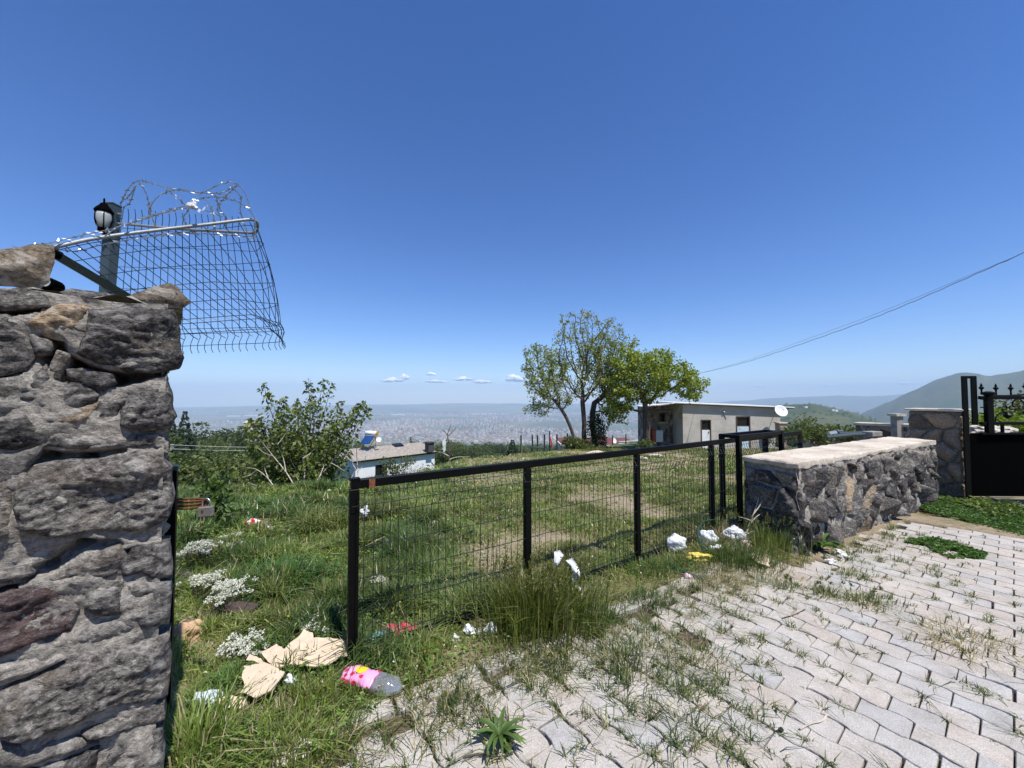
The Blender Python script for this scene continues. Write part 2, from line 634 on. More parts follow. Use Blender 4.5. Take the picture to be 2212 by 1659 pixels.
# ------------------------------------------------------------------ paving
M_paver, nt, b, o = newmat('grey concrete paver')
p = wpos(nt)
oi = N(nt, 'ShaderNodeObjectInfo')
pc = ramp(nt, oi.outputs['Random'], [(0.0, (0.45, 0.42, 0.375)), (0.3, (0.425, 0.405, 0.375)), (0.55, (0.46, 0.42, 0.37)), (0.8, (0.39, 0.385, 0.37)), (1.0, (0.475, 0.445, 0.40))])
n1 = nz(nt, p, 170, 4, 0.7)
n2 = nz(nt, p, 5, 5, 0.65)
n3 = nz(nt, p, 1.3, 4, 0.6)
c = mixc(nt, 1.0, pc, ramp(nt, n1, [(0.3, (0.66, 0.65, 0.64)), (0.5, (0.98, 0.98, 0.98)), (0.66, (1.30, 1.30, 1.30))]), 'MULTIPLY')
c = mixc(nt, 1.0, c, ramp(nt, n2, [(0.28, (0.76, 0.73, 0.70)), (0.7, (1.08, 1.08, 1.08))]), 'MULTIPLY')
dirt = ramp(nt, n3, [(0.54, (0, 0, 0)), (0.72, (1, 1, 1))])
st2 = nz(nt, p, 11, 6, 0.75, 0.8)
c = mixc(nt, mth(nt, 'MULTIPLY', ramp(nt, st2, [(0.55, (0, 0, 0)), (0.70, (1, 1, 1))]), 0.35), c, (0.20, 0.18, 0.16))
c = mixc(nt, mth(nt, 'MULTIPLY', dirt, 0.6), c, (0.36, 0.29, 0.225))
nt.links.new(c, b.inputs['Base Color'])
b.inputs['Roughness'].default_value = 0.9
b.inputs['Specular IOR Level'].default_value = 0.2
bump(nt, b, mth(nt, 'ADD', n1, mth(nt, 'MULTIPLY', n2, 1.5)), 0.35, 0.004)

U = Vector((0.609, -0.793)).normalized()       # along the courses
Vv = Vector((0.793, 0.609)).normalized()       # across them
PL, PW = 0.2, 0.149


def paver_outline(var):
    def wv(s):        # wavy long joint, period one paver
        t = (s / PL) % 1.0
        k = [(0.0, 0.0), (0.16, 0.9), (0.40, 0.75), (0.5, 0.0), (0.60, -0.75), (0.84, -0.9), (1.0, 0.0)]
        for (a, va), (bb, vb) in zip(k, k[1:]):
            if a <= t <= bb:
                return (va + (vb - va) * (t - a) / (bb - a)) * 0.0115
    g = 0.0032
    lo = [(s, wv(s)) for s in (0.0, 0.032, 0.080, 0.1, 0.120, 0.168, PL)]
    up = [(s, PW + wv(s + PL / 2)) for s in (PL, 0.168, 0.120, 0.1, 0.080, 0.032, 0.0)]
    pts = []
    for (s, w) in lo + up:
        s2 = min(max(s, g), PL - g)
        w2 = w + g if w < PW / 2 else w - g
        pts.append((s2 - PL / 2 + random.uniform(-1, 1) * 0.0015 * var, w2 - PW / 2 + random.uniform(-1, 1) * 0.0015 * var))
    return pts


def paver_mesh(var, name='paver'):
    o = paver_outline(var)
    n = len(o)
    vs, fs = [], []
    cx, cy = sum(p[0] for p in o) / n, sum(p[1] for p in o) / n
    for (k, z) in ((1.0, -0.03), (1.0, -0.0045), (0.968, 0.0)):
        for (a, bb) in o:
            q = cx + (a - cx) * k, cy + (bb - cy) * k
            vs.append((*(U * q[0] + Vv * q[1]), z))
    for k in range(2):
        for i in range(n):
            j = (i + 1) % n
            fs.append((k * n + i, k * n + j, (k + 1) * n + j, (k + 1) * n + i))
    fs.append(tuple(2 * n + i for i in range(n)))
    me = bpy.data.meshes.new(name)
    me.from_pydata(vs, [], fs)
    me.materials.append(M_paver)
    me.update()
    return me


drive = tag(link('driveway', None, (1.5, 2.6, 0)), kind='structure')
pmeshes = [paver_mesh(v) for v in (0.3, 1, 2, 3)]
O_ = Vector((1.675, 2.091))                   # a cross joint seen in the photograph
cand = []
for k in range(-40, 40):
    for n_ in range(-50, 50):
        c2 = O_ + U * (n_ * PL + (k % 2) * PL / 2 + PL / 2) + Vv * (k * PW - PW / 2)
        if c2.y < 0.9 or not bool(paved(c2.x, c2.y)):
            continue
        dk = (c2 - KP).dot(GN)
        if dk < 0.13 or c2.x > 8.2:
            continue
        cand.append((c2.length, c2))
cand.sort(key=lambda q: q[0])
inv = [q for q in cand if q[1].y > 1.45 and abs(q[1].x) < q[1].y * 1.42]
keys = set(id(q[1]) for q in inv[:300])
rest = MB()
for (d, c2) in cand:
    dk = (c2 - KP).dot(GN)
    edge = 1 - min(1, max(0, (dk - 0.1) / 0.7))
    rz = random.gauss(0, 0.012 + 0.09 * edge)
    z = random.gauss(0, 0.0022) - 0.012 * edge * random.random()
    tx, ty = random.gauss(0, 0.006 + 0.03 * edge), random.gauss(0, 0.006 + 0.03 * edge)
    if edge > 0.3 and random.random() < 0.06 * edge:
        continue
    me = random.choice(pmeshes[:2] if random.random() < 0.7 else pmeshes)
    off = U * random.gauss(0, 0.0018 + 0.012 * edge) + Vv * random.gauss(0, 0.0012 + 0.01 * edge)
    if id(c2) in keys:
        po = link('paver', me, (c2.x + off.x, c2.y + off.y, z), drive)
        po.rotation_euler = (tx, ty, rz)
    elif c2.x < 8:
        M = Matrix.LocRotScale(Vector((c2.x, c2.y, z)), Matrix.Rotation(rz, 3, 'Z').to_quaternion(), None)
        rest.add([M @ v.co for v in me.vertices], [tuple(f.vertices) for f in me.polygons])
tag(rest.build('paver_field', M_paver, drive), kind='stuff')

kerb = tag(link('kerb', None, (KP.x, KP.y, 0)), kind='structure')
s = -0.52
while s < 3.0:
    L = random.choice([0.42, 0.5, 0.5, 0.33])
    if not (1.05 < s < 1.35):
        mid2 = KP + GD * (s + L / 2) + GN * (0.06 + random.gauss(0, 0.012))
        mb = MB()
        M = Matrix.Rotation(math.atan2(GD.y, GD.x) + random.gauss(0, 0.03), 3, 'Z') @ Matrix.Rotation(random.gauss(0, 0.04), 3, 'X') @ Matrix.Rotation(random.gauss(0, 0.02), 3, 'Y')
        mb.box((mid2.x, mid2.y, -0.034 + random.uniform(-.006, .008)), (L - 0.018, 0.115, 0.09), M=M, bev=0.007)
        mb.build('kerb_stone', M_paver, kerb)
    s += L


# ================================================================== stone walls
def poly_area(P):
    return 0.5 * sum(P[i][0] * P[(i + 1) % len(P)][1] - P[(i + 1) % len(P)][0] * P[i][1] for i in range(len(P)))


def stone_mesh(poly, frame, depth, step, seed, back=0.06, tilt=0.12, rough=0.4, rr=0.03, fq=1.0):
    """an uneven stone face: outline poly in (a, b), frame = (origin, axis_a, axis_b, normal)"""
    O, A, B, Nn = frame
    if poly_area(poly) < 0:
        poly = poly[::-1]
    # densify and roughen the outline
    out = []
    n = len(poly)
    for i in range(n):
        p, q = Vector(poly[i]), Vector(poly[(i + 1) % n])
        k = max(1, int((q - p).length / step))
        for j in range(k):
            t = p.lerp(q, j / k)
            w = noise.noise_vector(Vector((t.x * 13, t.y * 13, seed))) * step * 0.7 + noise.noise_vector(Vector((t.x * 40, t.y * 40, seed))) * step * 0.35
            out.append((t.x + w.x, t.y + w.y))
    n = len(out)
    if n < 4:
        return None
    xs, ys = [p[0] for p in out], [p[1] for p in out]
    inner = []
    E = np.array(out)
    F = np.roll(E, -1, 0)
    D = F - E
    L2 = (D ** 2).sum(1) + 1e-12

    def dist(p):
        w = np.array(p) - E
        t = np.clip((w * D).sum(1) / L2, 0, 1)
        return float(np.sqrt(((w - D * t[:, None]) ** 2).sum(1)).min())

    def inside(p):
        c = ((E[:, 1] > p[1]) != (F[:, 1] > p[1]))
        xi = D[:, 0] * (p[1] - E[:, 1]) / np.where(np.abs(D[:, 1]) < 1e-9, 1e-9, D[:, 1]) + E[:, 0]
        return bool((c & (p[0] < xi)).sum() % 2)
    y = min(ys)
    while y < max(ys):
        x = min(xs)
        while x < max(xs):
            p = (x + random.uniform(-.35, .35) * step, y + random.uniform(-.35, .35) * step)
            if inside(p) and dist(p) > step * 0.45:
                inner.append(p)
            x += step
        y += step * 0.87
    pts = [Vector(p) for p in out + inner]
    r = delaunay_2d_cdt(pts, [(i, (i + 1) % n) for i in range(n)], [], 1, 1e-6)
    pv, pf = r[0], r[2]
    cx, cy = sum(xs) / n, sum(ys) / n
    rs = random.Random(seed)
    ta, tb = rs.gauss(0, tilt), rs.gauss(0, tilt)
    V = []
    bnd = set()
    for k, q in enumerate(pv):
        d = dist((q.x, q.y))
        e = 1 - math.exp(-d / rr)
        c = Vector((q.x * 5 * fq, q.y * 9 * fq, seed * 1.7))
        h = depth * e * (0.75 + 0.25 * noise.noise(c * 0.6)) + ta * (q.x - cx) * e + tb * (q.y - cy) * e
        f = noise.hetero_terrain(c, 0.9, 2.1, 5, 0.4)
        rg = abs(noise.noise(Vector((q.x * 16 * fq + q.y * 5, q.y * 30 * fq, seed))))
        f2 = noise.noise(Vector((q.x * 42 * fq, q.y * 55 * fq, seed + 5))) + 0.6 * noise.noise(Vector((q.x * 95 * fq, q.y * 110 * fq, seed + 9)))
        h += rough * depth * e * ((f - 0.8) * 0.6 - 0.42 * rg + 0.20 * f2)
        if d < step * 0.1:
            h = 0.0
        V.append(O + A * q.x + B * q.y + Nn * h)
    nv = len(V)
    cnt = {}
    for f in pf:
        for i in range(len(f)):
            a, bb = f[i], f[(i + 1) % len(f)]
            cnt[(a, bb)] = cnt.get((a, bb), 0) + 1
    faces = [tuple(f) for f in pf]
    bv = {}
    for (a, bb) in list(cnt):
        if (bb, a) not in cnt:
            for k in (a, bb):
                if k not in bv:
                    bv[k] = len(V)
                    V.append(V[k] - Nn * back)
            faces.append((bb, a, bv[a], bv[bb]))
    return V, faces


def shrink(poly, d):
    """inset a convex-ish polygon by d"""
    n = len(poly)
    s = 1 if poly_area(poly) > 0 else -1
    out = []
    for i in range(n):
        p0, p1, p2 = Vector(poly[i - 1]), Vector(poly[i]), Vector(poly[(i + 1) % n])
        e1, e2 = (p1 - p0), (p2 - p1)
        if e1.length < 1e-6 or e2.length < 1e-6:
            continue
        e1.normalize()
        e2.normalize()
        n1, n2 = Vector((-e1.y, e1.x)) * s, Vector((-e2.y, e2.x)) * s
        m = n1 + n2
        if m.length < 1e-3:
            continue
        m.normalize()
        out.append(p1 + m * min(d / max(0.4, m.dot(n1)), 2.5 * d))
    return [(p.x, p.y) for p in out]


def clip_half(poly, p, nrm):
    out = []
    for i in range(len(poly)):
        a, bb = Vector(poly[i]), Vector(poly[(i + 1) % len(poly)])
        da, db = (a - p).dot(nrm), (bb - p).dot(nrm)
        if da <= 0:
            out.append((a.x, a.y))
        if (da < 0) != (db < 0) and abs(da - db) > 1e-9:
            t = da / (da - db)
            q = a.lerp(bb, t)
            out.append((q.x, q.y))
    return out


def cells(w, h, sx, sy, rnd, lean=0.0, jit=0.42):
    """irregular stones filling a w x h wall face"""
    pts = []
    ny = max(1, round(h / sy))
    for j in range(-1, ny + 1):
        nx = max(1, round(w / sx))
        for i in range(-1, nx + 1):
            pts.append(Vector(((i + 0.5 + (0.5 if j % 2 else 0) + rnd.uniform(-jit, jit)) * w / nx, (j + 0.5 + rnd.uniform(-jit, jit)) * h / ny)))
    res = []
    asp = sx / sy
    tr = lambda p: Vector((p.x / asp + p.y * lean, p.y))
    for a in pts:
        P = [(-0.5, -0.5), (w + .5, -0.5), (w + .5, h + .5), (-0.5, h + .5)]
        ta = tr(a)
        for bb in pts:
            if bb is a or abs(bb.x - a.x) > 3.2 * sx or abs(bb.y - a.y) > 3.2 * sy:
                continue
            tb = tr(bb)
            m = (ta + tb) / 2
            nn = tb - ta
            # back to face coordinates
            n2 = Vector((nn.x / asp, nn.y + nn.x * lean))
            mm = Vector(((m.x - m.y * lean) * asp, m.y))
            if n2.length < 1e-6:
                continue
            P = clip_half(P, mm, n2)
            if len(P) < 3:
                break
        for (p, nn) in ((Vector((0, 0)), Vector((-1, 0))), (Vector((w, h)), Vector((1, 0))), (Vector((0, 0)), Vector((0, -1))), (Vector((w, h)), Vector((0, 1)))):
            if len(P) >= 3:
                P = clip_half(P, p, nn)
        if len(P) >= 3 and abs(poly_area(P)) > 0.12 * sx * sy:
            res.append(P)
    return res


def add_stone(poly, frame, parent, mat, depth, step, seed, name='stone', **kw):
    r = stone_mesh(poly, frame, depth, step, seed, **kw)
    if r is None:
        return None
    mb = MB()
    mb.v = [tuple(v) for v in r[0]]
    mb.f = r[1]
    mb.m = [0] * len(mb.f)
    c = sum((Vector(v) for v in mb.v), Vector()) / len(mb.v)
    ob = mb.build(name, mat, parent, loc=c)
    ob.data.polygons.foreach_set('use_smooth', [True] * len(ob.data.polygons))
    return ob


def rough_sheet(mb, O, A, B, Nn, w, h, step, amp, seed, top_wave=0.0, crev=None):
    na, nb = max(2, int(w / step)), max(2, int(h / step))
    vs, fs = [], []
    for j in range(nb + 1):
        for i in range(na + 1):
            a, bb = w * i / na, h * j / nb
            k = noise.fractal(Vector((a * 9, bb * 9, seed)), 0.8, 2.1, 4) * amp
            k += 0.5 * amp * (abs(noise.noise(Vector((a * 34, bb * 50, seed)))) - 0.25)
            if crev is not None:
                for (pa, pb, cw, cd) in crev:
                    e = pb - pa
                    q = Vector((a, bb)) - pa
                    tt = min(1, max(0, q.dot(e) / e.length_squared))
                    d = (q - e * tt).length
                    if d < cw * 2:
                        k -= cd * max(0, 1 - (d / (cw * 2)) ** 2)
            wv = top_wave * noise.noise(Vector((a * 3, 0, seed + 3))) * j / nb
            vs.append(O + A * a + B * (bb + wv) + Nn * k)
    for j in range(nb):
        for i in range(na):
            q = j * (na + 1) + i
            fs.append((q, q + 1, q + na + 2, q + na + 1))
    mb.add(vs, fs)


# ---- the near wall at the left
WE = Vector((-1.31, 1.52, 0))
WF = Vector((-0.78, -0.62, 0)).normalized()
WNL = Vector((0.62, -0.78, 0)).normalized()
WT = Vector((-0.66, 0.75, 0)).normalized()
ZUP = Vector((0, 0, 1))
wallL = thing('stone_wall', 'tall rough grey stone wall ending beside the rusty black gate post', 'stone wall', (WE.x, WE.y, 0))


def wl2(px, py):
    q = on_plane(px, py, WE, WNL) - WE
    return (q.dot(WF), q.z)


c2p = lambda pts: [wl2(x / 3.361, 603.5 + y / 3.361) for x, y in pts]
c3p = lambda pts: [wl2(x / 2.953, 1097 + y / 2.953) for x, y in pts]
LEFT = [
    (c2p([(640, 225), (900, 195), (1265, 215), (1300, 330), (1310, 480), (1335, 560), (1290, 640), (1100, 680), (900, 662), (700, 610), (545, 540), (565, 460), (625, 370)]), M_rock, .055),
    (c2p([(-260, 80), (-50, 70), (200, 60), (340, 120), (370, 195), (250, 215), (-50, 235), (-260, 240)]), M_rock, .06),
    (c2p([(190, 300), (420, 170), (640, 180), (650, 230), (600, 380), (505, 460), (340, 420), (205, 345)]), M_tanrock, .06),
    (c2p([(-100, 255), (60, 255), (180, 320), (205, 420), (250, 560), (205, 650), (0, 705), (-100, 705)]), M_rock, .05),
    (c2p([(205, 360), (330, 415), (385, 450), (365, 540), (260, 565), (215, 430)]), M_rock, .04),
    (c2p([(420, 510), (510, 545), (490, 620), (440, 735), (390, 755), (360, 680), (375, 600)]), M_rock, .045),
    (c2p([(490, 650), (600, 645), (815, 690), (828, 750), (745, 815), (600, 755), (500, 715)]), M_rock, .035),
    (c2p([(180, 740), (335, 615), (365, 700), (375, 775), (280, 875), (150, 865)]), M_rock, .04),
    (c2p([(-100, 725), (175, 695), (155, 800), (140, 945), (0, 980), (-100, 980)]), M_rock, .045),
    (c2p([(450, 765), (600, 730), (725, 835), (690, 895), (560, 925), (430, 945)]), M_rock, .035),
    (c2p([(400, 985), (560, 935), (715, 885), (660, 1010), (560, 1055), (375, 1060)]), M_tanrock, .04),
    (c2p([(860, 960), (950, 835), (1060, 735), (1200, 705), (1250, 830), (1255, 940), (1280, 1000), (1240, 1085), (1050, 1115), (865, 1065)]), M_rock, .05),
    (c2p([(725, 885), (935, 855), (845, 970), (835, 1065), (705, 1085), (670, 1010)]), M_rock, .03),
    (c2p([(-100, 1005), (150, 965), (345, 1085), (335, 1175), (100, 1245), (-100, 1240)]), M_rock, .045),
    (c2p([(355, 1105), (480, 1115), (780, 1130), (1140, 1125), (1230, 1175), (1210, 1275), (1100, 1200), (900, 1225), (500, 1235), (340, 1210)]), M_rock, .03),
    (c2p([(115, 1500), (240, 1345), (480, 1305), (760, 1295), (990, 1245), (1180, 1290), (1235, 1370), (1245, 1500), (1255, 1620), (1225, 1740), (1050, 1825), (700, 1835), (400, 1875), (125, 1835), (95, 1650)]), M_rock, .055),
    (c2p([(-100, 1485), (60, 1455), (88, 1500), (78, 1650), (108, 1845), (0, 1895), (-100, 1895)]), M_rock, .035),
    (c2p([(-100, 1262), (120, 1265), (330, 1190), (230, 1330), (100, 1470), (-100, 1460)]), M_mortar, .025),
    (c3p([(-90, 430), (0, 400), (180, 362), (218, 420), (150, 478), (0, 508), (-90, 515)]), M_rock, .05),
    (c3p([(-90, 560), (160, 512), (330, 475), (430, 560), (515, 640), (440, 785), (250, 845), (0, 945), (-90, 950)]), M_purple, .055),
    (c3p([(430, 375), (620, 285), (775, 235), (825, 330), (740, 415), (640, 465), (425, 485), (345, 465)]), M_rock, .04),
    (c3p([(845, 255), (990, 222), (1085, 215), (1092, 440), (1000, 455), (900, 408), (785, 445), (765, 380)]), M_rock, .045),
    (c3p([(545, 545), (680, 485), (795, 475), (815, 620), (760, 685), (600, 695), (525, 640)]), M_rock, .03),
    (c3p([(805, 495), (890, 482), (1095, 470), (1085, 740), (900, 775), (825, 640)]), M_rock, .04),
    (c3p([(355, 845), (780, 695), (855, 762), (640, 855), (405, 895)]), M_mortar, .04),
    (c3p([(0, 1175), (200, 1085), (480, 965), (650, 885), (880, 865), (1075, 800), (1085, 1040), (1075, 1200), (900, 1255), (680, 1275), (400, 1415), (150, 1495), (0, 1450)]), M_rock, .055),
    (c3p([(-90, 985), (150, 965), (400, 912), (475, 950), (200, 1065), (0, 1145), (-90, 1150)]), M_mortar, .035),
    (c3p([(505, 1440), (600, 1395), (900, 1292), (1055, 1222), (1045, 1360), (900, 1395), (700, 1465), (560, 1475)]), M_rock, .04),
    (c3p([(-90, 1520), (150, 1512), (480, 1465), (635, 1500), (400, 1585), (150, 1655), (-90, 1659)]), M_mortar, .035),
    (c3p([(610, 1690), (700, 1565), (860, 1455), (1040, 1405), (1035, 1900), (640, 1900)]), M_rock, .045),
    (c3p([(-90, 1690), (150, 1675), (420, 1600), (640, 1530), (600, 1690), (560, 1900), (-90, 1900)]), M_rock, .045),
]
CREV = []
for pts, cw, cd in ((c2p([(515, 470), (518, 590), (640, 625), (830, 700), (960, 710), (1100, 690), (1250, 665)]), .016, .09), (c2p([(600, 720), (740, 820)]), .008, .05), (c2p([(95, 1480), (230, 1330), (480, 1280), (760, 1280), (990, 1230)]), .011, .06), (c2p([(0, 235), (250, 225), (375, 210)]), .010, .06), (c2p([(100, 700), (250, 640)]), .01, .05), (c3p([(0, 525), (160, 490), (230, 430), (420, 370), (640, 210), (830, 215)]), .012, .06), (c3p([(440, 800), (540, 640)]), .01, .05), (c3p([(0, 1165), (200, 1080), (480, 960)]), .009, .05), (c3p([(880, 280), (980, 260)]), .01, .05)):
    for q0, q1 in zip(pts, pts[1:]):
        CREV.append((Vector((q0[0], q0[1] + 0.1)), Vector((q1[0], q1[1] + 0.1)), cw, cd))
frameL = (WE + WNL * 0.0, WF, ZUP, WNL)
for k, (poly, mat, dp) in enumerate(LEFT):
    add_stone(poly, frameL, wallL, mat, dp * 0.85, 0.0095, 100 + k, rough=0.95, rr=0.013, tilt=0.10, back=0.09)
# two courses beyond the frame, coarse
rl = random.Random(3)
for k, P in enumerate(cells(1.0, 2.0, 0.38, 0.32, rl)):
    P = [(p[0] + 0.50, p[1]) for p in P]
    add_stone(shrink(P, 0.012), frameL, wallL, M_rock, 0.05, 0.05, 300 + k, rough=0.5, rr=0.05, back=0.09)
mb = MB()
sm = MB()
rough_sheet(sm, WE + WNL * 0.001 + Vector((0, 0, -0.1)) + WF * 0.043, WF, ZUP, WNL, 1.55, 2.06, 0.011, 0.026, 5, 0.05, CREV)
# the ragged end and top of the wall core
rough_sheet(sm, WE - WNL * 0.022 + Vector((0, 0, -0.1)) + WT * 0.55 + WF * 0.058, -WT, ZUP, -WF, 0.55, 2.06, 0.015, 0.035, 8, 0.05)
rough_sheet(sm, WE + Vector((0, 0, 1.965)) - WNL * 0.03, WF, WT, ZUP, 1.55, 0.55, 0.03, 0.028, 9)
sm.build('mortar', M_mortar, wallL, smooth=True)


def boulder(name, pts_px, Yf, thick, parent, mat, seed, step=0.012, nrm=None, loc=None):
    """a free stone: traced face with a rounded back"""
    n3 = (Vector((0, 0, EYE)) - at(*pts_px[0], Yf)).normalized() if nrm is None else nrm
    n3 = Vector((n3.x, n3.y, n3.z * 0.2)).normalized()
    c = at(sum(p[0] for p in pts_px) / len(pts_px), sum(p[1] for p in pts_px) / len(pts_px), Yf)
    A = ZUP.cross(n3).normalized()
    B = n3.cross(A)
    poly = []
    for (x, y) in pts_px:
        q = on_plane(x, y, c, n3) - c
        poly.append((q.dot(A), q.dot(B)))
    V1, F1 = stone_mesh(poly, (c, A, B, n3), thick * 0.5, step, seed, back=0.0, rough=0.5, rr=thick * 0.45, tilt=0.1)
    F1 = [f for f in F1 if len(f) == 3]
    V2, F2 = stone_mesh(poly, (c, A, B, n3), thick * 0.5, step, seed, back=0.0, rough=0.5, rr=thick * 0.45, tilt=0.1)
    F2 = [f[::-1] for f in F2 if len(f) == 3]
    mbb = MB()
    mbb.add(V1, F1)
    mbb.add([v - n3 * (2 * (v - c).dot(n3) + 0.001) for v in V2], F2)
    return mbb.build(name, mat, parent, loc=WLOC[parent.name] if parent else (loc or c), smooth=True)


bst = [(-60, 545), (0, 540), (40, 532), (85, 527), (113, 528), (119, 545), (118, 575), (105, 608), (88, 622), (40, 622), (0, 618), (-60, 620)]
boulder('coping_stone', bst, 1.44, 0.26, wallL, M_tanrock, 401)
bst = [(262, 652), (290, 632), (330, 618), (372, 612), (388, 622), (402, 642), (412, 655), (398, 664), (382, 670), (340, 668), (300, 664), (272, 660)]
boulder('coping_stone', bst, 1.60, 0.2, wallL, M_tanrock, 402)
bst = [(108, 640), (150, 624), (200, 628), (262, 642), (255, 664), (190, 660), (120, 662)]
boulder('coping_stone', bst, 1.56, 0.16, wallL, M_rock, 403)

# ---- the low wall at the right
CAPZ = 0.925
lowW = thing('stone_wall', 'low dark rubble wall with flat pale coping on top beside the paved drive', 'stone wall', (A_.x, A_.y, 0))
A3, B3 = A_.to_3d(), B_.to_3d()
WD3, WN3 = WD.to_3d(), WN.to_3d()
LW = (B_ - A_).length
TH = Vector((-0.25, 0.48, 0))
END_N = Vector((-0.48, -0.25, 0)).normalized()
rl = random.Random(21)
fr = (A3 + Vector((0, 0, -0.06)), WD3, ZUP, WN3)
for k, P in enumerate(cells(LW, CAPZ - 0.02, 0.235, 0.29, rl, lean=-0.30, jit=0.48)):
    cxm = sum(q[0] for q in P) / len(P)
    mat = M_rock2 if rl.random() < 0.80 else (M_rock if rl.random() < 0.8 else M_tanrock)
    add_stone(shrink(P, rl.uniform(0.004, 0.03)), fr, lowW, mat, rl.uniform(0.03, 0.06), 0.016 + 0.006 * cxm / 3, 500 + k, rough=0.6, rr=0.011, tilt=0.36, back=0.08)
fr = (A3 + TH + Vector((0, 0, -0.06)), -TH.normalized(), ZUP, END_N)
for k, P in enumerate(cells(TH.length, CAPZ - 0.05, 0.24, 0.24, rl, jit=0.4)):
    add_stone(shrink(P, 0.012), fr, lowW, M_rock2 if rl.random() < .8 else M_tanrock, 0.05, 0.02, 700 + k, rough=0.9, rr=0.014, tilt=0.2, back=0.07)
sm = MB()
rough_sheet(sm, A3 - WN3 * 0.006 + Vector((0, 0, -0.12)), WD3, ZUP, WN3, LW, CAPZ + 0.06, 0.025, 0.03, 15)
rough_sheet(sm, A3 + TH - END_N * 0.02 + Vector((0, 0, -0.12)), -TH.normalized(), ZUP, END_N, TH.length, CAPZ + 0.06, 0.035, 0.03, 18)
rough_sheet(sm, B3 + Vector((0, 0, -0.12)), TH.normalized(), ZUP, WD3, TH.length, CAPZ + 0.06, 0.05, 0.03, 19)
rough_sheet(sm, B3 + TH + Vector((0, 0, -0.12)), -WD3, ZUP, -WN3, LW, CAPZ + 0.06, 0.08, 0.03, 20)
sm.build('mortar', M_mortar, lowW, smooth=True)
# coping slab with a worn, wavy edge
n = 60
vs, fs = [], []
ring = []
tn = TH.normalized()
for i in range(n + 1):
    ring.append(A3 + WD3 * (LW * i / n) + WN3 * (0.006 + 0.034 * noise.noise(Vector((i * .55, 0, 1)))))
for i in range(7):
    ring.append(B3 + TH * (i / 6) + WD3 * (0.02 + 0.03 * noise.noise(Vector((i * .6, 4, 1)))))
for i in range(n, -1, -1):
    ring.append(A3 + TH + WD3 * (LW * i / n) + tn * (0.02 + 0.03 * noise.noise(Vector((i * .35, 9, 1)))))
for i in range(5, 0, -1):
    ring.append(A3 + TH * (i / 6) - WD3 * (0.02 + 0.03 * noise.noise(Vector((i * .6, 14, 1)))))
cc = sum(ring, Vector()) / len(ring)
m_ = len(ring)
for (ins, z) in ((0.016, CAPZ - 0.062), (0.002, CAPZ - 0.045), (0, CAPZ - 0.014), (0.012, CAPZ)):
    for k, p in enumerate(ring):
        q = p + (cc - p).normalized() * ins
        vs.append((q.x, q.y, z + (0.030 if z < CAPZ - .03 else 0.010) * noise.noise(Vector((p.x * 6, p.y * 6, z)))))
for k in range(3):
    for i in range(m_):
        j = (i + 1) % m_
        fs.append((k * m_ + i, k * m_ + j, (k + 1) * m_ + j, (k + 1) * m_ + i))
# top as strips between front and back rows
mb = MB()
mb.add(vs, fs)
top0 = 3 * m_
nf = n + 1
for i in range(n):
    a, bb = top0 + i, top0 + i + 1
    c_, d_ = top0 + nf + 7 + (n - i - 1), top0 + nf + 7 + (n - i)
    mb.f.append((a, bb, c_, d_))
    mb.m.append(0)
mb.f.append(tuple([top0 + n] + [top0 + nf + i for i in range(7)] + [top0 + nf + 7]))
mb.m.append(0)
mb.f.append(tuple([top0 + nf + 7 + n] + [top0 + nf + 8 + n + i for i in range(5)] + [top0]))
mb.m.append(0)
mb.build('coping', M_cap, lowW)

# ---- the pillar beside the garden gate
PR, PLft = Vector((7.05, 6.05, 0)), Vector((6.755, 6.565, 0))
PT = 1.385
pil = thing('stone_pillar', 'tall brown stone pillar between low wall and ornate black gate', 'pillar', PR)
pd = (PR - PLft).normalized()
pn = Vector((pd.y, -pd.x, 0))
pw = (PR - PLft).length
rl = random.Random(33)
fr = (PLft + Vector((0, 0, -0.05)), pd, ZUP, pn)
M_pilrock = rockmat('brown pillar stone', [(0.3, (0.09, 0.068, 0.05)), (0.5, (0.21, 0.16, 0.12)), (0.7, (0.34, 0.27, 0.21)), (0.9, (0.48, 0.4, 0.33))], sc=1.0, lightamt=0.25)
for k, P in enumerate(cells(pw, PT + 0.02, 0.3, 0.26, rl, jit=0.36)):
    add_stone(shrink(P, 0.012), fr, pil, M_pilrock, 0.05, 0.03, 800 + k, rough=0.5, rr=0.03, tilt=0.12)
fr = (PLft + pn * -0.45 + Vector((0, 0, -0.05)), pn, ZUP, -pd)
for k, P in enumerate(cells(0.45, PT + 0.02, 0.3, 0.3, rl, jit=0.3)):
    add_stone(shrink(P, 0.012), fr, pil, M_pilrock, 0.04, 0.035, 840 + k, rough=0.5, rr=0.03)
fr = (PR + Vector((0, 0, -0.05)), -pn, ZUP, pd)
for k, P in enumerate(cells(0.45, PT + 0.02, 0.3, 0.3, rl, jit=0.3)):
    add_stone(shrink(P, 0.012), fr, pil, M_pilrock, 0.04, 0.05, 860 + k, rough=0.5, rr=0.03)
mb = MB()
mb.box((PR + PLft) / 2 - pn * 0.235 + Vector((0, 0, PT / 2 - 0.06)), (pw - 0.02, 0.43, PT + 0.06), rz=math.atan2(pd.y, pd.x))
mb.build('mortar', M_mortar, pil)
mb = MB()
mb.box((PR + PLft) / 2 - pn * 0.2 + Vector((0, 0, PT + 0.004)), (pw + 0.07, 0.55, 0.03), rz=math.atan2(pd.y, pd.x), bev=0.008)
mb.build('coping', M_cap, pil)


# ================================================================== sliding mesh gate
def gp(t, off=0.0, z=0.0):
    """point along the gate; off > 0 is away from the drive"""
    p = GP0 + GD * t - GN * off
    return Vector((p.x, p.y, z))


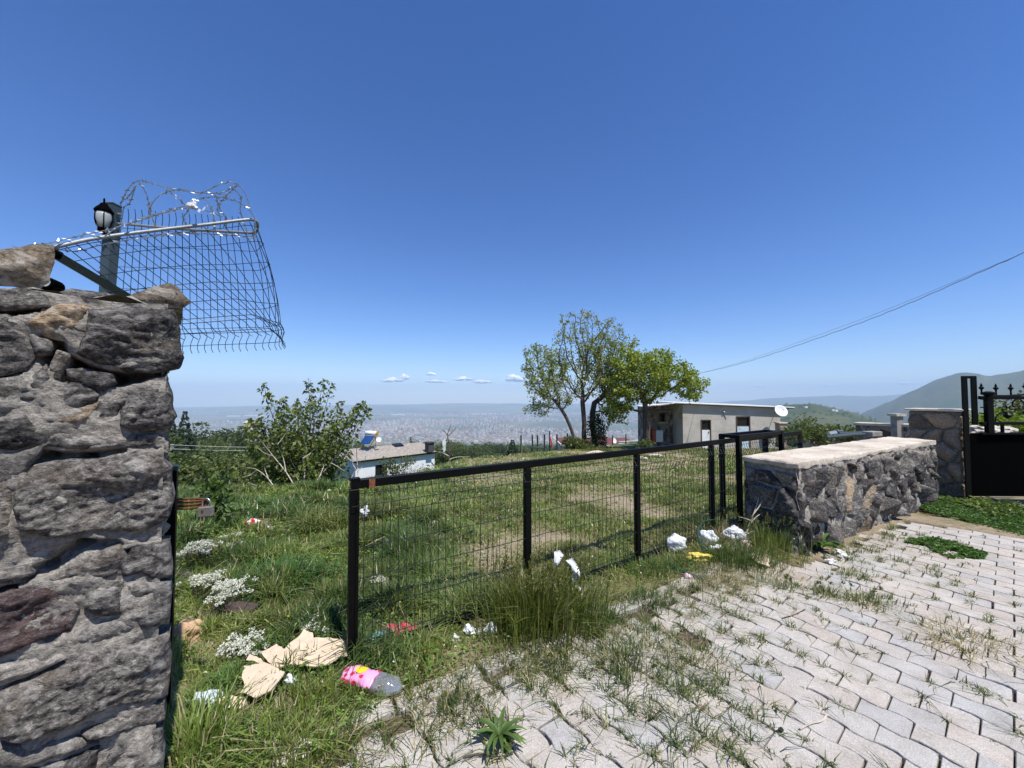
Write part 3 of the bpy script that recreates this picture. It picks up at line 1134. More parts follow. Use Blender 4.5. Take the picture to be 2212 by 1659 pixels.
GA = math.atan2(GD.y, GD.x)
GLEN = 6.2
gate = thing('sliding_gate', 'long black metal gate with green wire mesh standing half open in tall grass', 'gate', gp(0))
mb = MB()
mb.box(gp(GLEN / 2, 0, 1.069), (GLEN + 0.04, 0.042, 0.054), rz=GA, bev=0.004)
mb.build('top_rail', M_black, gate)
mb = MB()
mb.box(gp(0.10, -0.0225, 1.066), (0.036, 0.002, 0.054), rz=GA)
mb.build('rust_patch', M_rust, gate)
mb = MB()
mb.box(gp(GLEN / 2, 0, 0.045), (GLEN, 0.04, 0.05), rz=GA, bev=0.004)
mb.build('bottom_rail', M_black, gate)
for k, t in enumerate((0.0, 1.283, 2.578, 3.862, 5.15, 6.2)):
    mb = MB()
    w = 0.055 if k in (0, 5) else 0.05
    mb.box(gp(t, 0, 0.51), (w, 0.044, 1.06 if k else 1.06), rz=GA, bev=0.004)
    if k == 0:
        mb.box(gp(t + 0.012, -0.026, 0.5), (0.008, 0.01, 0.98), rz=GA)
        mb.box(gp(t, 0, 1.1), (0.06, 0.048, 0.012), rz=GA)
    mb.build('post', M_black, gate)
ZB = [0.075, 0.30, 0.50, 0.69, 0.875, 0.905, 0.945, 0.985, 1.036]
VB = [0.0, 0.0, 0.0, 0.0, 0.0, 0.012, 0.03, 0.006, 0.0]
proto_wire = None
t = 0.058
i = 0
while t < GLEN - 0.03:
    if all(abs(t - q) > 0.032 for q in (1.283, 2.578, 3.862, 5.15)):
        if proto_wire is None:
            mb = MB()
            mb.tube([gp(t, -0.014 - v, z) for z, v in zip(ZB, VB)], 0.0026, 4)
            proto_wire = mb.build('upright_wire', M_green, gate, loc=gp(t))
        else:
            w = proto_wire.copy()
            COL.objects.link(w)
            w.location = gp(t) - WLOC[gate.name]
            w.rotation_euler = (random.gauss(0, .004), random.gauss(0, .004), 0)
    t += 0.0536
for z, v in ((0.118, 0), (0.305, 0), (0.499, 0), (0.686, 0), (0.879, 0), (0.945, 0.03), (1.010, 0)):
    mb = MB()
    pts = [gp(q, -0.017 - v, z + random.gauss(0, 0.002)) for q in np.linspace(-0.02, GLEN, 26)]
    mb.tube(pts, 0.0028, 4)
    mb.build('cross_wire', M_green, gate)

# guide frame the gate runs through
guide = thing('gate_guide', 'black box frame of square tubes that straddles the sliding gate beside the low wall', 'gate frame', gp(4.27, -0.1))
FT = 1.145
for t, o in ((4.27, -0.1), (4.27, 0.1), (5.36, -0.1), (5.36, 0.1)):
    mb = MB()
    mb.box(gp(t, o, FT / 2), (0.05, 0.05, FT), rz=GA, bev=0.004)
    mb.build('post', M_black, guide)
for o in (-0.1, 0.1):
    mb = MB()
    mb.bar(gp(4.295, o, FT - 0.022), gp(5.335, o, FT - 0.022), 0.04, 0.04)
    mb.build('rail', M_black, guide)
for t in (4.27, 5.36):
    mb = MB()
    mb.bar(gp(t, -0.075, FT - 0.022), gp(t, 0.075, FT - 0.022), 0.04, 0.04)
    mb.build('crossbar', M_black, guide)
for t in (4.45, 5.15):
    mb = MB()
    mb.lathe(gp(t, 0.052, FT - 0.06), [(0.018, -0.03), (0.022, -0.02), (0.022, 0.02), (0.018, 0.03)], 10)
    mb.build('roller', M_rust, guide)

# ---- rusty post on the left with its wire and padlock
LP = at(377, 857, 2.0)
LPX, LPY = LP.x, LP.y
post = thing('gate_post', 'black square steel gate post with rust patches beside the tall stone wall', 'post', (LPX, LPY, 0))
mb = MB()
mb.box((LPX, LPY, 0.60), (0.042, 0.042, 1.24), rz=GA, bev=0.003)
mb.build('shaft', M_black, post)
mb = MB()
mb.box((LPX, LPY, 1.232), (0.05, 0.05, 0.022), rz=GA, bev=0.004)
mb.build('cap', M_slate, post)
mb = MB()
q = Vector((LPX, LPY, 0)) + Vector((0.002, -0.0222, 0))
mb.box((LPX + 0.008, LPY - 0.0255, 1.15), (0.026, 0.006, 0.10), rz=GA)
mb.box((LPX + 0.004, LPY - 0.0255, 0.44), (0.03, 0.006, 0.022), rz=GA)
mb.build('rust_patch', M_rust, post)
mb = MB()
mb.box((LPX - 0.003, LPY - 0.027, 0.415), (0.014, 0.006, 0.03), rz=GA)
mb.build('latch_hole', M_blackmatt, post)

wire_end = at(446, 1079, 1.93)
rw = thing('rusty_wire_bundle', 'bundle of rusty twisted wire tied round the black post and holding a padlock', 'wire', at(382, 1085, 1.97))
for k in range(6):
    a0 = at(380, 1079 + k * 4.2, 1.97 - 0.01 * (k % 3))
    m0 = at(414, 1078 + k * 3.6 + (2 if k % 2 else -1), 1.95 - 0.012 * (k % 2))
    e0 = at(443 + (k % 3) * 2, 1078 + k * 2.6, 1.93)
    mb = MB()
    pts = smooth_pts([a0, m0, e0], 8)
    mb.tube(pts, 0.0052, 6)
    mb.build('strand', M_rust, rw)
lk = thing('padlock', 'worn steel padlock hanging from the rusty wire bundle', 'padlock', at(444, 1102, 1.92))
M_lock = simple('worn brushed steel', (0.33, 0.31, 0.29), 0.45, 0.6, var=0.25, scale=70)
cb = at(445, 1105, 1.92)
mb = MB()
mb.box(cb, (0.062, 0.022, 0.050), rz=0.12, M=Matrix.Rotation(0.12, 3, 'Z') @ Matrix.Rotation(-0.06, 3, 'Y'), bev=0.004)
mb.build('body', M_lock, lk)
mb = MB()
arc = [cb + Vector((-0.019, 0, 0.024))] + [cb + Vector((-0.019 * math.cos(a), 0, 0.044 + 0.019 * math.sin(a))) for a in np.linspace(0, math.pi, 10)] + [cb + Vector((0.019, 0, 0.024))]
mb.tube(arc, 0.0048, 7)
mb.build('shackle', M_galv, lk, smooth=True)
mb = MB()
mb.lathe(cb + Vector((-0.008, -0.0125, 0.006)), [(0.006, 0), (0.006, 0.003)], 10, M=Matrix.Rotation(R(90), 3, 'X'))
mb.build('emblem', M_rust, lk)


# ================================================================== bent fence on top of the left wall
def cr(x, y, Y):
    """from the close-up of the bent fence"""
    return at(x / 3.361, 329.1 + y / 3.361, Y)


fen = thing('mesh_fence', 'bent green wire mesh panel curling out over the end of the tall wall', 'fence', cr(820, 1030, 2.8))
KEY = [(0.0, (390, 690, 2.0), (1200, 1345, 2.5)), (0.10, (620, 640, 2.12), (1500, 1330, 2.55)), (0.2, (860, 605, 2.25), (1800, 1310, 2.68)), (0.3, (1080, 580, 2.35), (1985, 1300, 2.76)),
       (0.42, (1450, 545, 2.5), (2040, 1360, 2.9)), (0.5, (1800, 500, 2.68), (2055, 1395, 3.02)), (0.545, (1868, 520, 2.8), (2010, 1405, 3.12)),
       (0.60, (1830, 588, 2.95), (1900, 1410, 3.2)), (0.8, (1380, 560, 3.08), (1390, 1430, 3.3)), (1.0, (880, 520, 3.2), (800, 1460, 3.4))]
KU = [k[0] for k in KEY]


def fs_top(u):
    a = [np.interp(u, KU, [k[1][j] for k in KEY]) for j in range(3)]
    return a


def fs_bot(u):
    return [np.interp(u, KU, [k[2][j] for k in KEY]) for j in range(3)]


FV = [0.0, 0.10, 0.22, 0.36, 0.50, 0.64, 0.76, 0.83, 0.865, 0.90, 0.95, 1.0]
ZIG = [0, 0, 0, 0, 0, 0, 0, 0.0, 16, 22, 4, 0]


def fsp(u, v, zig=0.0, over=0.0):
    a, bb = fs_top(u), fs_bot(u)
    s = math.sin(math.pi * min(1, max(0, v)))
    x = a[0] + (bb[0] - a[0]) * v
    y = a[1] + (bb[1] - a[1]) * v
    Y = a[2] + (bb[2] - a[2]) * v
    bul = 60 * math.exp(-((u - 0.5) / 0.16) ** 2) * s
    return cr(x + bul + zig, y + over, Y)


us = list(np.linspace(0.0, 0.46, 15)) + list(np.linspace(0.485, 0.62, 7)) + list(np.linspace(0.645, 1.0, 19))
for u in us:
    pts = []
    if u > 0.56:
        pts.append(fsp(u, 0, 0, -115 if u > 0.62 else -40))
        pts.append(fsp(u, 0, 6, -70 if u > 0.62 else -20))
    pts += [fsp(u, v, z) for v, z in zip(FV, ZIG)]
    pts.append(fsp(u, 1.035, 12))
    mb = MB()
    mb.tube(pts, 0.0024, 4)
    mb.build('upright_wire', M_green, fen)
for v in (0.03, 0.16, 0.33, 0.50, 0.67, 0.83, 0.87, 0.97):
    pts = [fsp(u, v, 18 if 0.85 < v < 0.9 else 0) for u in np.linspace(0, 1, 60)]
    mb = MB()
    mb.tube(pts, 0.0026, 4)
    mb.build('cross_wire', M_green, fen)
mb = MB()
rail = [cr(380, 692, 1.99), cr(620, 637, 2.11), cr(860, 600, 2.24), cr(1200, 558, 2.4), cr(1500, 524, 2.53), cr(1760, 492, 2.66), cr(1835, 490, 2.71), cr(1868, 512, 2.78), cr(1866, 556, 2.88), cr(1838, 584, 2.95), cr(1700, 578, 2.99), cr(1300, 556, 3.08), cr(880, 518, 3.2)]
mb.tube(smooth_pts(rail, 6), 0.0105, 8)
mb.build('top_rail', simple('weathered galvanised pipe', (0.30, 0.32, 0.32), 0.6, 0.5, var=0.25, scale=50), fen, smooth=True)

fp = thing('fence_post', 'slate green square steel post with a black lantern fixed on its left side', 'post', cr(790, 1030, 2.8))
a, bb = cr(820, 385, 2.8), cr(775, 1090, 2.8)
mb = MB()
mb.bar(bb, a, 0.062, 0.062, up=(0, 1, 0))
mb.build('shaft', M_slate, fp)
mb = MB()
mb.box(a + Vector((0.0, 0, 0.004)), (0.068, 0.068, 0.012), bev=0.003)
mb.build('cap', M_slate, fp)
for (x, y) in ((868, 520), (866, 450), (735, 870)):
    mb = MB()
    c0 = cr(x, y, 2.8)
    mb.box(c0, (0.03, 0.02, 0.018), bev=0.003)
    mb.tube([c0 + Vector((0, -0.01, 0)), c0 + Vector((0, -0.022, 0))], 0.005, 6)
    mb.build('clamp', M_galv, fp)

st = thing('steel_strut', 'slanting slate green steel strut lying behind the wall top with a clamp on it', 'strut', cr(920, 1040, 2.75))
mb = MB()
mb.bar(cr(960, 1075, 2.72), cr(395, 740, 2.12), 0.045, 0.045, up=(0, 1, 0.3))
mb.build('beam', M_slate, st)
mb = MB()
mb.bar(cr(960, 1046, 2.70), cr(400, 715, 2.10), 0.012, 0.014, up=(0, 1, 0.3))
mb.build('ridge', M_slate, st)
for (x, y, Y) in ((600, 858, 2.33), (400, 735, 2.11)):
    mb = MB()
    mb.box(cr(x, y, Y), (0.05, 0.03, 0.045), M=Matrix.Rotation(0.5, 3, 'Y'), bev=0.004)
    mb.build('clamp', M_blackmatt, st)
mb = MB()
mb.tube([cr(590, 866, 2.31), cr(592, 862, 2.28)], 0.007, 8)
mb.build('bolt', M_galv, st)

# lantern
lc = cr(752, 490, 2.74)
lan = thing('lantern', 'old black wall lantern with frosted glass on the slate green post', 'lantern', lc)
M_lglass = simple('frosted lantern glass', (0.34, 0.37, 0.36), 0.25, var=0.4, scale=12)
mb = MB()
mb.lathe(lc, [(0.022, -0.065), (0.038, -0.045), (0.048, 0.0), (0.048, 0.03), (0.042, 0.055)], 12)
mb.build('glass', M_lglass, lan, smooth=True)
mb = MB()
mb.lathe(lc, [(0.048, 0.052), (0.054, 0.062), (0.040, 0.085), (0.026, 0.102), (0.018, 0.118), (0.006, 0.125), (0.006, 0.15), (0.002, 0.16)], 12)
mb.build('hood', M_blackmatt, lan)
mb = MB()
mb.lathe(lc, [(0.012, -0.10), (0.03, -0.085), (0.032, -0.068), (0.022, -0.06)], 12)
mb.build('base', M_blackmatt, lan)
for k in range(6):
    an = k * math.pi / 3 + 0.3
    mb = MB()
    cs = Vector((math.cos(an), math.sin(an), 0))
    mb.tube([lc + cs * 0.024 + Vector((0, 0, -0.065)), lc + cs * 0.042 + Vector((0, 0, -0.04)), lc + cs * 0.052, lc + cs * 0.05 + Vector((0, 0, 0.04)), lc + cs * 0.046 + Vector((0, 0, 0.056))], 0.0035, 5)
    mb.build('rib', M_blackmatt, lan)
mb = MB()
mb.tube(smooth_pts([lc + Vector((0, 0, -0.09)), lc + Vector((0.02, 0.01, -0.105)), lc + Vector((0.05, 0.02, -0.09))], 4), 0.008, 6)
mb.build('bracket', M_blackmatt, lan)

# spotlight lying on the wall
sc_ = cr(385, 968, 1.62)
spot = thing('spotlight', 'small round black spotlight sitting on the wall top beside the boulder', 'spotlight', sc_)
mb = MB()
Mx = Matrix.Rotation(R(82), 3, 'X') @ Matrix.Rotation(R(8), 3, 'Y')
mb.lathe(sc_, [(0.02, -0.03), (0.026, -0.02), (0.027, 0.024), (0.024, 0.028)], 12, M=Mx)
mb.box(sc_ + Vector((0, 0, -0.022)), (0.06, 0.04, 0.025), bev=0.006)
mb.build('housing', M_blackmatt, spot)
mb = MB()
mb.lathe(sc_, [(0.0165, 0.0285), (0.0165, 0.0305)], 12, M=Mx)
mb.build('lens', simple('dusty lens', (0.35, 0.38, 0.36), 0.2, var=0.3, scale=60), spot)

# razor wire
rz_ = thing('razor_wire', 'tangled galvanised razor wire coil looping over the bent mesh fence', 'razor wire', cr(880, 500, 2.9))
STR = [
    [(885, 505, 2.9), (868, 440, 2.86), (900, 320, 2.8), (1000, 207, 2.7), (1200, 252, 2.62), (1420, 288, 2.6), (1600, 296, 2.66), (1715, 243, 2.72), (1775, 290, 2.75), (1818, 415, 2.78)],
    [(1085, 470, 2.55), (1102, 375, 2.5), (1180, 300, 2.5), (1320, 270, 2.5), (1470, 330, 2.52), (1545, 430, 2.55), (1560, 560, 2.58), (1640, 612, 2.6)],
    [(1008, 210, 2.7), (1065, 310, 2.75), (1090, 430, 2.8), (1130, 545, 2.85)],
    [(-60, 730, 1.75), (150, 690, 1.85), (340, 662, 1.95), (600, 602, 2.1), (850, 545, 2.2), (1000, 490, 2.3), (1190, 432, 2.4), (1350, 385, 2.45), (1430, 342, 2.5), (1560, 325, 2.55), (1690, 345, 2.6), (1800, 410, 2.66), (1852, 500, 2.7), (1850, 640, 2.72)],
    [(395, 700, 2.0), (560, 716, 2.1), (780, 662, 2.2), (1100, 612, 2.35), (1350, 592, 2.45), (1700, 600, 2.6), (1850, 634, 2.7)],
    [(1480, 290, 2.6), (1620, 222, 2.65), (1720, 232, 2.72), (1650, 310, 2.8), (1580, 400, 2.85), (1600, 470, 2.9)],
    [(1215, 268, 2.65), (1320, 360, 2.7), (1368, 412, 2.75), (1332, 480, 2.8), (1380, 575, 2.85)],
    [(1570, 330, 2.6), (1600, 420, 2.66), (1640, 480, 2.7), (1622, 545, 2.74)],
    [(905, 345, 2.84), (950, 300, 2.82), (985, 240, 2.78), (940, 370, 2.82), (900, 400, 2.86), (885, 480, 2.9)],
    [(760, 610, 2.16), (860, 540, 2.2), (1000, 498, 2.3), (1300, 410, 2.42), (1480, 420, 2.6), (1620, 470, 2.7)],
    [(1690, 260, 2.72), (1750, 330, 2.76), (1745, 430, 2.8), (1800, 600, 2.84)],
    [(735, 740, 2.84), (728, 800, 2.84), (742, 868, 2.82)],
]
for S in STR:
    pts = smooth_pts([cr(*q) for q in S], 9)
    mb = MB()
    mb.tube(pts, 0.0032, 4)
    acc = 0
    for i in range(len(pts) - 1):
        acc += (pts[i + 1] - pts[i]).length
        if acc > 0.034:
            acc = 0
            d = (pts[i + 1] - pts[i]).normalized()
            o2 = d.orthogonal().normalized()
            o2.rotate(Matrix.Rotation(random.uniform(0, 6.28), 3, d))
            p = pts[i]
            w3 = d.cross(o2)
            for s in (1, -1):
                mb.add([p + d * 0.011, p - d * 0.011, p + o2 * s * 0.014 + d * 0.013 * s, p + w3 * 0.005], [(0, 1, 2), (0, 3, 1), (1, 3, 2), (0, 2, 3)])
    mb.build('strand', M_galv, rz_)


def crumple(name, label, cat, c, size, mat, seed, lumps=0.35, flat=1.0, subdiv=3, group=None, mats=None, parent=None):
    """a crumpled bag or scrap: an uneven, pinched closed skin"""
    import bmesh
    bm = bmesh.new()
    bmesh.ops.create_icosphere(bm, subdivisions=subdiv, radius=1)
    for v in bm.verts:
        q = v.co.copy()
        k = 1 + lumps * noise.noise(q * 1.3 + Vector((seed, 0, 0))) * 1.8 - lumps * 1.1 * (0.22 - min(0.22, abs(noise.noise(Vector((q.x * 2.6, q.y * 2.6, q.z * 1.5)) + Vector((0, seed, 0)))))) / 0.22 * 0.5 + 0.12 * lumps * noise.noise(q * 7 + Vector((seed, 1, 3)))
        v.co = Vector((q.x * size[0] * k, q.y * size[1] * k, q.z * size[2] * k * flat))
    me = bpy.data.meshes.new(name)
    bm.to_mesh(me)
    bm.free()
    for m in (mats or [mat]):
        me.materials.append(m)
    o = link(name, me, c, parent)
    return tag(o, label, cat, group) if label else o


sc1 = crumple('plastic_scrap', 'torn white plastic scrap caught in the razor wire', 'plastic scrap', cr(1400, 385, 2.45), (0.032, 0.015, 0.022), M_white, 3.3, 0.7)
mb = MB()
tl = smooth_pts([cr(1410, 405, 2.45), cr(1440, 425, 2.45), (cr(1475, 415, 2.45)), cr(1512, 385, 2.44)], 6)
for i in range(len(tl) - 1):
    w = 0.007 + 0.006 * math.sin(i * 1.1)
    mb.add([tl[i] + Vector((0, 0, w)), tl[i] - Vector((0, 0.004, w)), tl[i + 1] - Vector((0, 0.004, w)), tl[i + 1] + Vector((0, 0, w))], [(0, 1, 2, 3)])
WLOC[sc1.name] = sc1.location.copy()
mb.build('tail', M_white, sc1)


# ================================================================== ornate garden gate at the right
GY = 6.0
gx = lambda px: (px - 1106) / 831.0 * GY
gzp = lambda py: EYE - (py - 857) / 831.0 * GY
og = thing('ornate_gate', 'black garden gate with solid lower panel and wrought iron scrolls on top', 'gate', (gx(2083), GY, 0))
for (x0, x1, y0) in ((2078, 2089, 812), (2098, 2109, 812)):
    mb = MB()
    zt = gzp(y0)
    z0 = -0.02 if x0 == 2078 else gzp(918)
    mb.box(((gx(x0) + gx(x1)) / 2, GY, (zt + z0) / 2), (gx(x1) - gx(x0), 0.022, zt - z0), bev=0.004)
    mb.build('post', M_black, og)
mb = MB()
mb.box(((gx(2089) + gx(2098)) / 2, GY, gzp(815)), (gx(2098) - gx(2089), 0.02, 0.04))
mb.build('post_bridge', M_black, og)
mb = MB()
mb.box(((gx(2092) + gx(2560)) / 2, GY + 0.02, (gzp(936) + 0.06) / 2), (gx(2560) - gx(2092), 0.035, gzp(936) - 0.06), bev=0.004)
mb.build('panel', M_blackmatt, og)
for (y, h) in ((859, 0.05), (914, 0.045), (936, 0.03)):
    mb = MB()
    mb.box(((gx(2110) + gx(2560)) / 2, GY - 0.03, gzp(y)), (gx(2560) - gx(2110), 0.04, h), bev=0.004)
    mb.build('rail', M_black, og)
mb = MB()
mb.tube(smooth_pts([(gx(2135), GY - 0.03, gzp(855)), (gx(2175), GY - 0.03, gzp(855)), (gx(2215), GY - 0.03, gzp(851)), (gx(2300), GY - 0.03, gzp(838)), (gx(2400), GY - 0.03, gzp(828))], 5), 0.017, 6)
mb.build('arched_bar', M_black, og)
mb = MB()
mb.box((gx(2128), GY - 0.035, (gzp(857) + gzp(935)) / 2), (0.09, 0.06, gzp(857) - gzp(935)), bev=0.006)
mb.build('stile', M_black, og)
mb = MB()
mb.lathe((gx(2128), GY - 0.035, gzp(857)), [(0.03, 0), (0.05, 0.02), (0.078, 0.045), (0.082, 0.06), (0.05, 0.078), (0.02, 0.085)], 12)
mb.build('knob', M_black, og)
for px, py in ((2115, 850), (2146, 851), (2178, 851), (2209, 847), (2242, 842), (2280, 836)):
    mb = MB()
    mb.lathe((gx(px), GY - 0.03, gzp(py) - 0.02), [(0.012, 0), (0.010, 0.06), (0.014, 0.085), (0.030, 0.10), (0.027, 0.118), (0.011, 0.13), (0.016, 0.14), (0.004, 0.18)], 8)
    mb.build('finial', M_black, og)


def scroll(pts_px, r=0.009):
    mb = MB()
    mb.tube(smooth_pts([(gx(x), GY - 0.03, gzp(y)) for x, y in pts_px], 5), r, 6)
    mb.build('scroll', M_black, og)


def spiral(cx, cy, r0, a0, turns, d=1):
    return [(cx + r0 * (1 - 0.75 * k / 12) * math.cos(a0 + d * k / 12 * turns * 2 * math.pi), cy + r0 * (1 - 0.75 * k / 12) * math.sin(a0 + d * k / 12 * turns * 2 * math.pi)) for k in range(13)]


for X0 in (0, 118, 236):
    scroll([(2213 + X0 - 60 + 56, 870)] + [(2206 + X0 - 0, 880 - 9), (2196 + X0, 862), (2184 + X0, 865), (2180 + X0, 873), (2186 + X0, 878), (2192 + X0, 873)])
    scroll([(2208 + X0, 868), (2214 + X0, 862), (2228 + X0, 864), (2233 + X0, 873), (2227 + X0, 879), (2221 + X0, 874)])
    scroll([(2192 + X0, 888), (2204 + X0, 886), (2209 + X0, 872), (2209 + X0, 890)])
    scroll([(2142 + X0, 912), (2144 + X0, 900), (2154 + X0, 892), (2170 + X0, 893), (2180 + X0, 896)])
    scroll([(2160 + X0, 878), (2164 + X0, 876), (2168 + X0, 880), (2164 + X0, 885), (2158 + X0, 883), (2160 + X0, 889), (2170 + X0, 890), (2182 + X0, 889), (2186 + X0, 883), (2179 + X0, 885), (2173 + X0, 881), (2178 + X0, 876), (2183 + X0, 878)])
    mb = MB()
    mb.lathe((gx(2209 + X0), GY - 0.03, gzp(892)), [(0.006, -0.05), (0.03, -0.02), (0.04, 0.01), (0.012, 0.04)], 8)
    mb.lathe((gx(2169 + X0), GY - 0.03, gzp(896)), [(0.006, -0.06), (0.045, -0.03), (0.05, 0.0), (0.012, 0.04)], 8)
    mb.build('bud', M_black, og)
scroll([(2112, 862), (2121, 864), (2124, 872), (2120, 879), (2112, 880)])
scroll([(2112, 892), (2120, 894), (2125, 900), (2126, 910)])
scroll([(2112, 917), (2122, 920), (2126, 927), (2126, 934)], 0.008)
for px in (2160, 2240, 2320):
    mb = MB()
    mb.box((gx(px), GY - 0.01, (gzp(916) + gzp(936)) / 2), (0.03, 0.03, gzp(916) - gzp(936)))
    mb.build('baluster', M_black, og)


# ================================================================== plastered hut
HY = 24.0
HB = -1.62
hx = lambda px: (px - 1106) / 831.0 * HY
hz = lambda py: EYE - (py - 857) / 831.0 * HY
M_plast, nt, b, o = newmat('patchy grey plaster')
p = wpos(nt)
pa = wpos(nt, (0.6, 0.6, 3.2))
n1 = nz(nt, p, 1.4, 6, 0.65)
n2 = nz(nt, pa, 1.6, 5, 0.6, 0.4)
n3 = nz(nt, p, 14, 4, 0.7)
c = ramp(nt, n1, [(0.3, (0.40, 0.37, 0.33)), (0.5, (0.50, 0.465, 0.41)), (0.7, (0.57, 0.535, 0.48))])
c = mixc(nt, mth(nt, 'MULTIPLY', ramp(nt, n2, [(0.5, (0, 0, 0)), (0.62, (1, 1, 1))]), 0.3), c, (0.38, 0.345, 0.30))
c = mixc(nt, 1.0, c, ramp(nt, n3, [(0.3, (0.82, 0.82, 0.82)), (0.7, (1.12, 1.12, 1.12))]), 'MULTIPLY')
nt.links.new(c, b.inputs['Base Color'])
b.inputs['Roughness'].default_value = 0.92
bump(nt, b, mth(nt, 'ADD', n3, n1), 0.5, 0.03)
M_oldstone, nt, b, o = newmat('old rubble with failing plaster')
p = wpos(nt, (1, 1, 0.8))
v = N(nt, 'ShaderNodeTexVoronoi', Scale=3.2)
nt.links.new(p, v.inputs['Vector'])
n1 = nz(nt, p, 2.2, 6, 0.7, 0.4)
c = ramp(nt, v.outputs['Color'], [(0.2, (0.09, 0.07, 0.055)), (0.5, (0.17, 0.14, 0.115)), (0.8, (0.26, 0.22, 0.18))])
c = mixc(nt, ramp(nt, n1, [(0.52, (0, 0, 0)), (0.58, (1, 1, 1))]), c, (0.36, 0.33, 0.28))
nt.links.new(c, b.inputs['Base Color'])
b.inputs['Roughness'].default_value = 0.95
bump(nt, b, mth(nt, 'ADD', n1, v.outputs['Distance']), 0.8, 0.08)
M_sheet = simple('white painted roof sheet', (0.78, 0.79, 0.80), 0.45, var=0.06, scale=3)
M_door1, nt, b, o = newmat('flaking white door')
n1 = nz(nt, wpos(nt), 3.5, 6, 0.7, 0.5)
c = ramp(nt, n1, [(0.34, (0.30, 0.29, 0.27)), (0.40, (0.70, 0.70, 0.69)), (0.6, (0.80, 0.81, 0.81))])
nt.links.new(c, b.inputs['Base Color'])
M_door2, nt, b, o = newmat('flaking pale blue door')
n1 = nz(nt, wpos(nt), 3.0, 6, 0.7, 0.5)
c = ramp(nt, n1, [(0.36, (0.36, 0.36, 0.34)), (0.42, (0.50, 0.62, 0.70)), (0.62, (0.56, 0.70, 0.80))])
nt.links.new(c, b.inputs['Base Color'])

hut = thing('hut', 'small derelict plastered hut with flat white edged roof and two flaking doors', 'hut', (hx(1578), HY, HB))
X0, X1 = hx(1474), hx(1684)
D1 = (hx(1512.5), hx(1534.5), 906.5)
D2 = (hx(1588.5), hx(1619), 899)
DEP = 4.2
ztL, ztR = hz(871.5), hz(879.5)


def ztop(x):
    return ztL + (ztR - ztL) * (x - X0) / (X1 - X0)


mb = MB()
# front wall with openings, built as strips of real thickness
TWALL = 0.25
xs_ = [X0, D1[0], D1[1], D2[0], D2[1], X1]
for i in range(5):
    xa, xb = xs_[i], xs_[i + 1]
    zb = HB - 0.3
    if i == 1:
        zb = hz(D1[2])
    if i == 3:
        zb = hz(D2[2])
    vs = [(xa, HY, zb), (xb, HY, zb), (xb, HY, ztop(xb)), (xa, HY, ztop(xa)), (xa, HY + TWALL, zb), (xb, HY + TWALL, zb), (xb, HY + TWALL, ztop(xb)), (xa, HY + TWALL, ztop(xa))]
    f_ = [(0, 1, 2, 3), (4, 7, 6, 5), (0, 4, 5, 1)]
    if i in (0, 2, 4):
        f_ += [(0, 3, 7, 4), (1, 5, 6, 2)]
    mb.add(vs, f_)
mb.build('front_wall', M_plast, hut)
for nm, xa, wd in (('side_wall', X0 + 0.125, 0.25), ('side_wall', X1 - 0.125, 0.25)):
    mb = MB()
    zz = ztop(xa)
    mb.box((xa, HY + TWALL + DEP / 2 + 0.003, (zz + HB - 0.3) / 2), (wd, DEP, zz - HB + 0.3))
    mb.build(nm, M_plast, hut)
mb = MB()
mb.box(((X0 + X1) / 2, HY + DEP + TWALL + 0.13, (ztR + HB - 0.3) / 2 - 0.02), (X1 - X0, 0.25, ztR - HB + 0.26))
mb.build('rear_wall', M_plast, hut)
# roof
mb = MB()
xl, xr = hx(1450), hx(1709.5)
za, zb_ = hz(870.5), hz(880.8)
th = 0.055
y0, y1 = HY - 0.25, HY + DEP + 0.6
vs = [(xl, y0, za), (xr, y0, zb_), (xr, y1, zb_ + .05), (xl, y1, za + .05), (xl, y0, za + th), (xr, y0, zb_ + th), (xr, y1, zb_ + th + .05), (xl, y1, za + th + .05)]
mb.add(vs, [(3, 2, 1, 0), (4, 5, 6, 7), (0, 1, 5, 4), (1, 2, 6, 5), (2, 3, 7, 6), (3, 0, 4, 7)])
mb.build('roof', M_sheet, hut)
mb = MB()
mb.bar((xl + 0.05, y0 + 0.05, za - 0.03), (xr - 0.05, y0 + 0.05, zb_ - 0.03), 0.05, 0.05)
mb.build('roof_batten', M_darkwood, hut)
for (xa, za_, xb, zb2) in ((hx(1699), hz(881.5), hx(1687), hz(891)), (hx(1470), hz(873), hx(1456), hz(900))):
    mb = MB()
    mb.bar((xa, HY - 0.2, za_), (xb, HY - 0.06, zb2), 0.05, 0.05)
    mb.build('roof_brace', M_darkwood, hut)
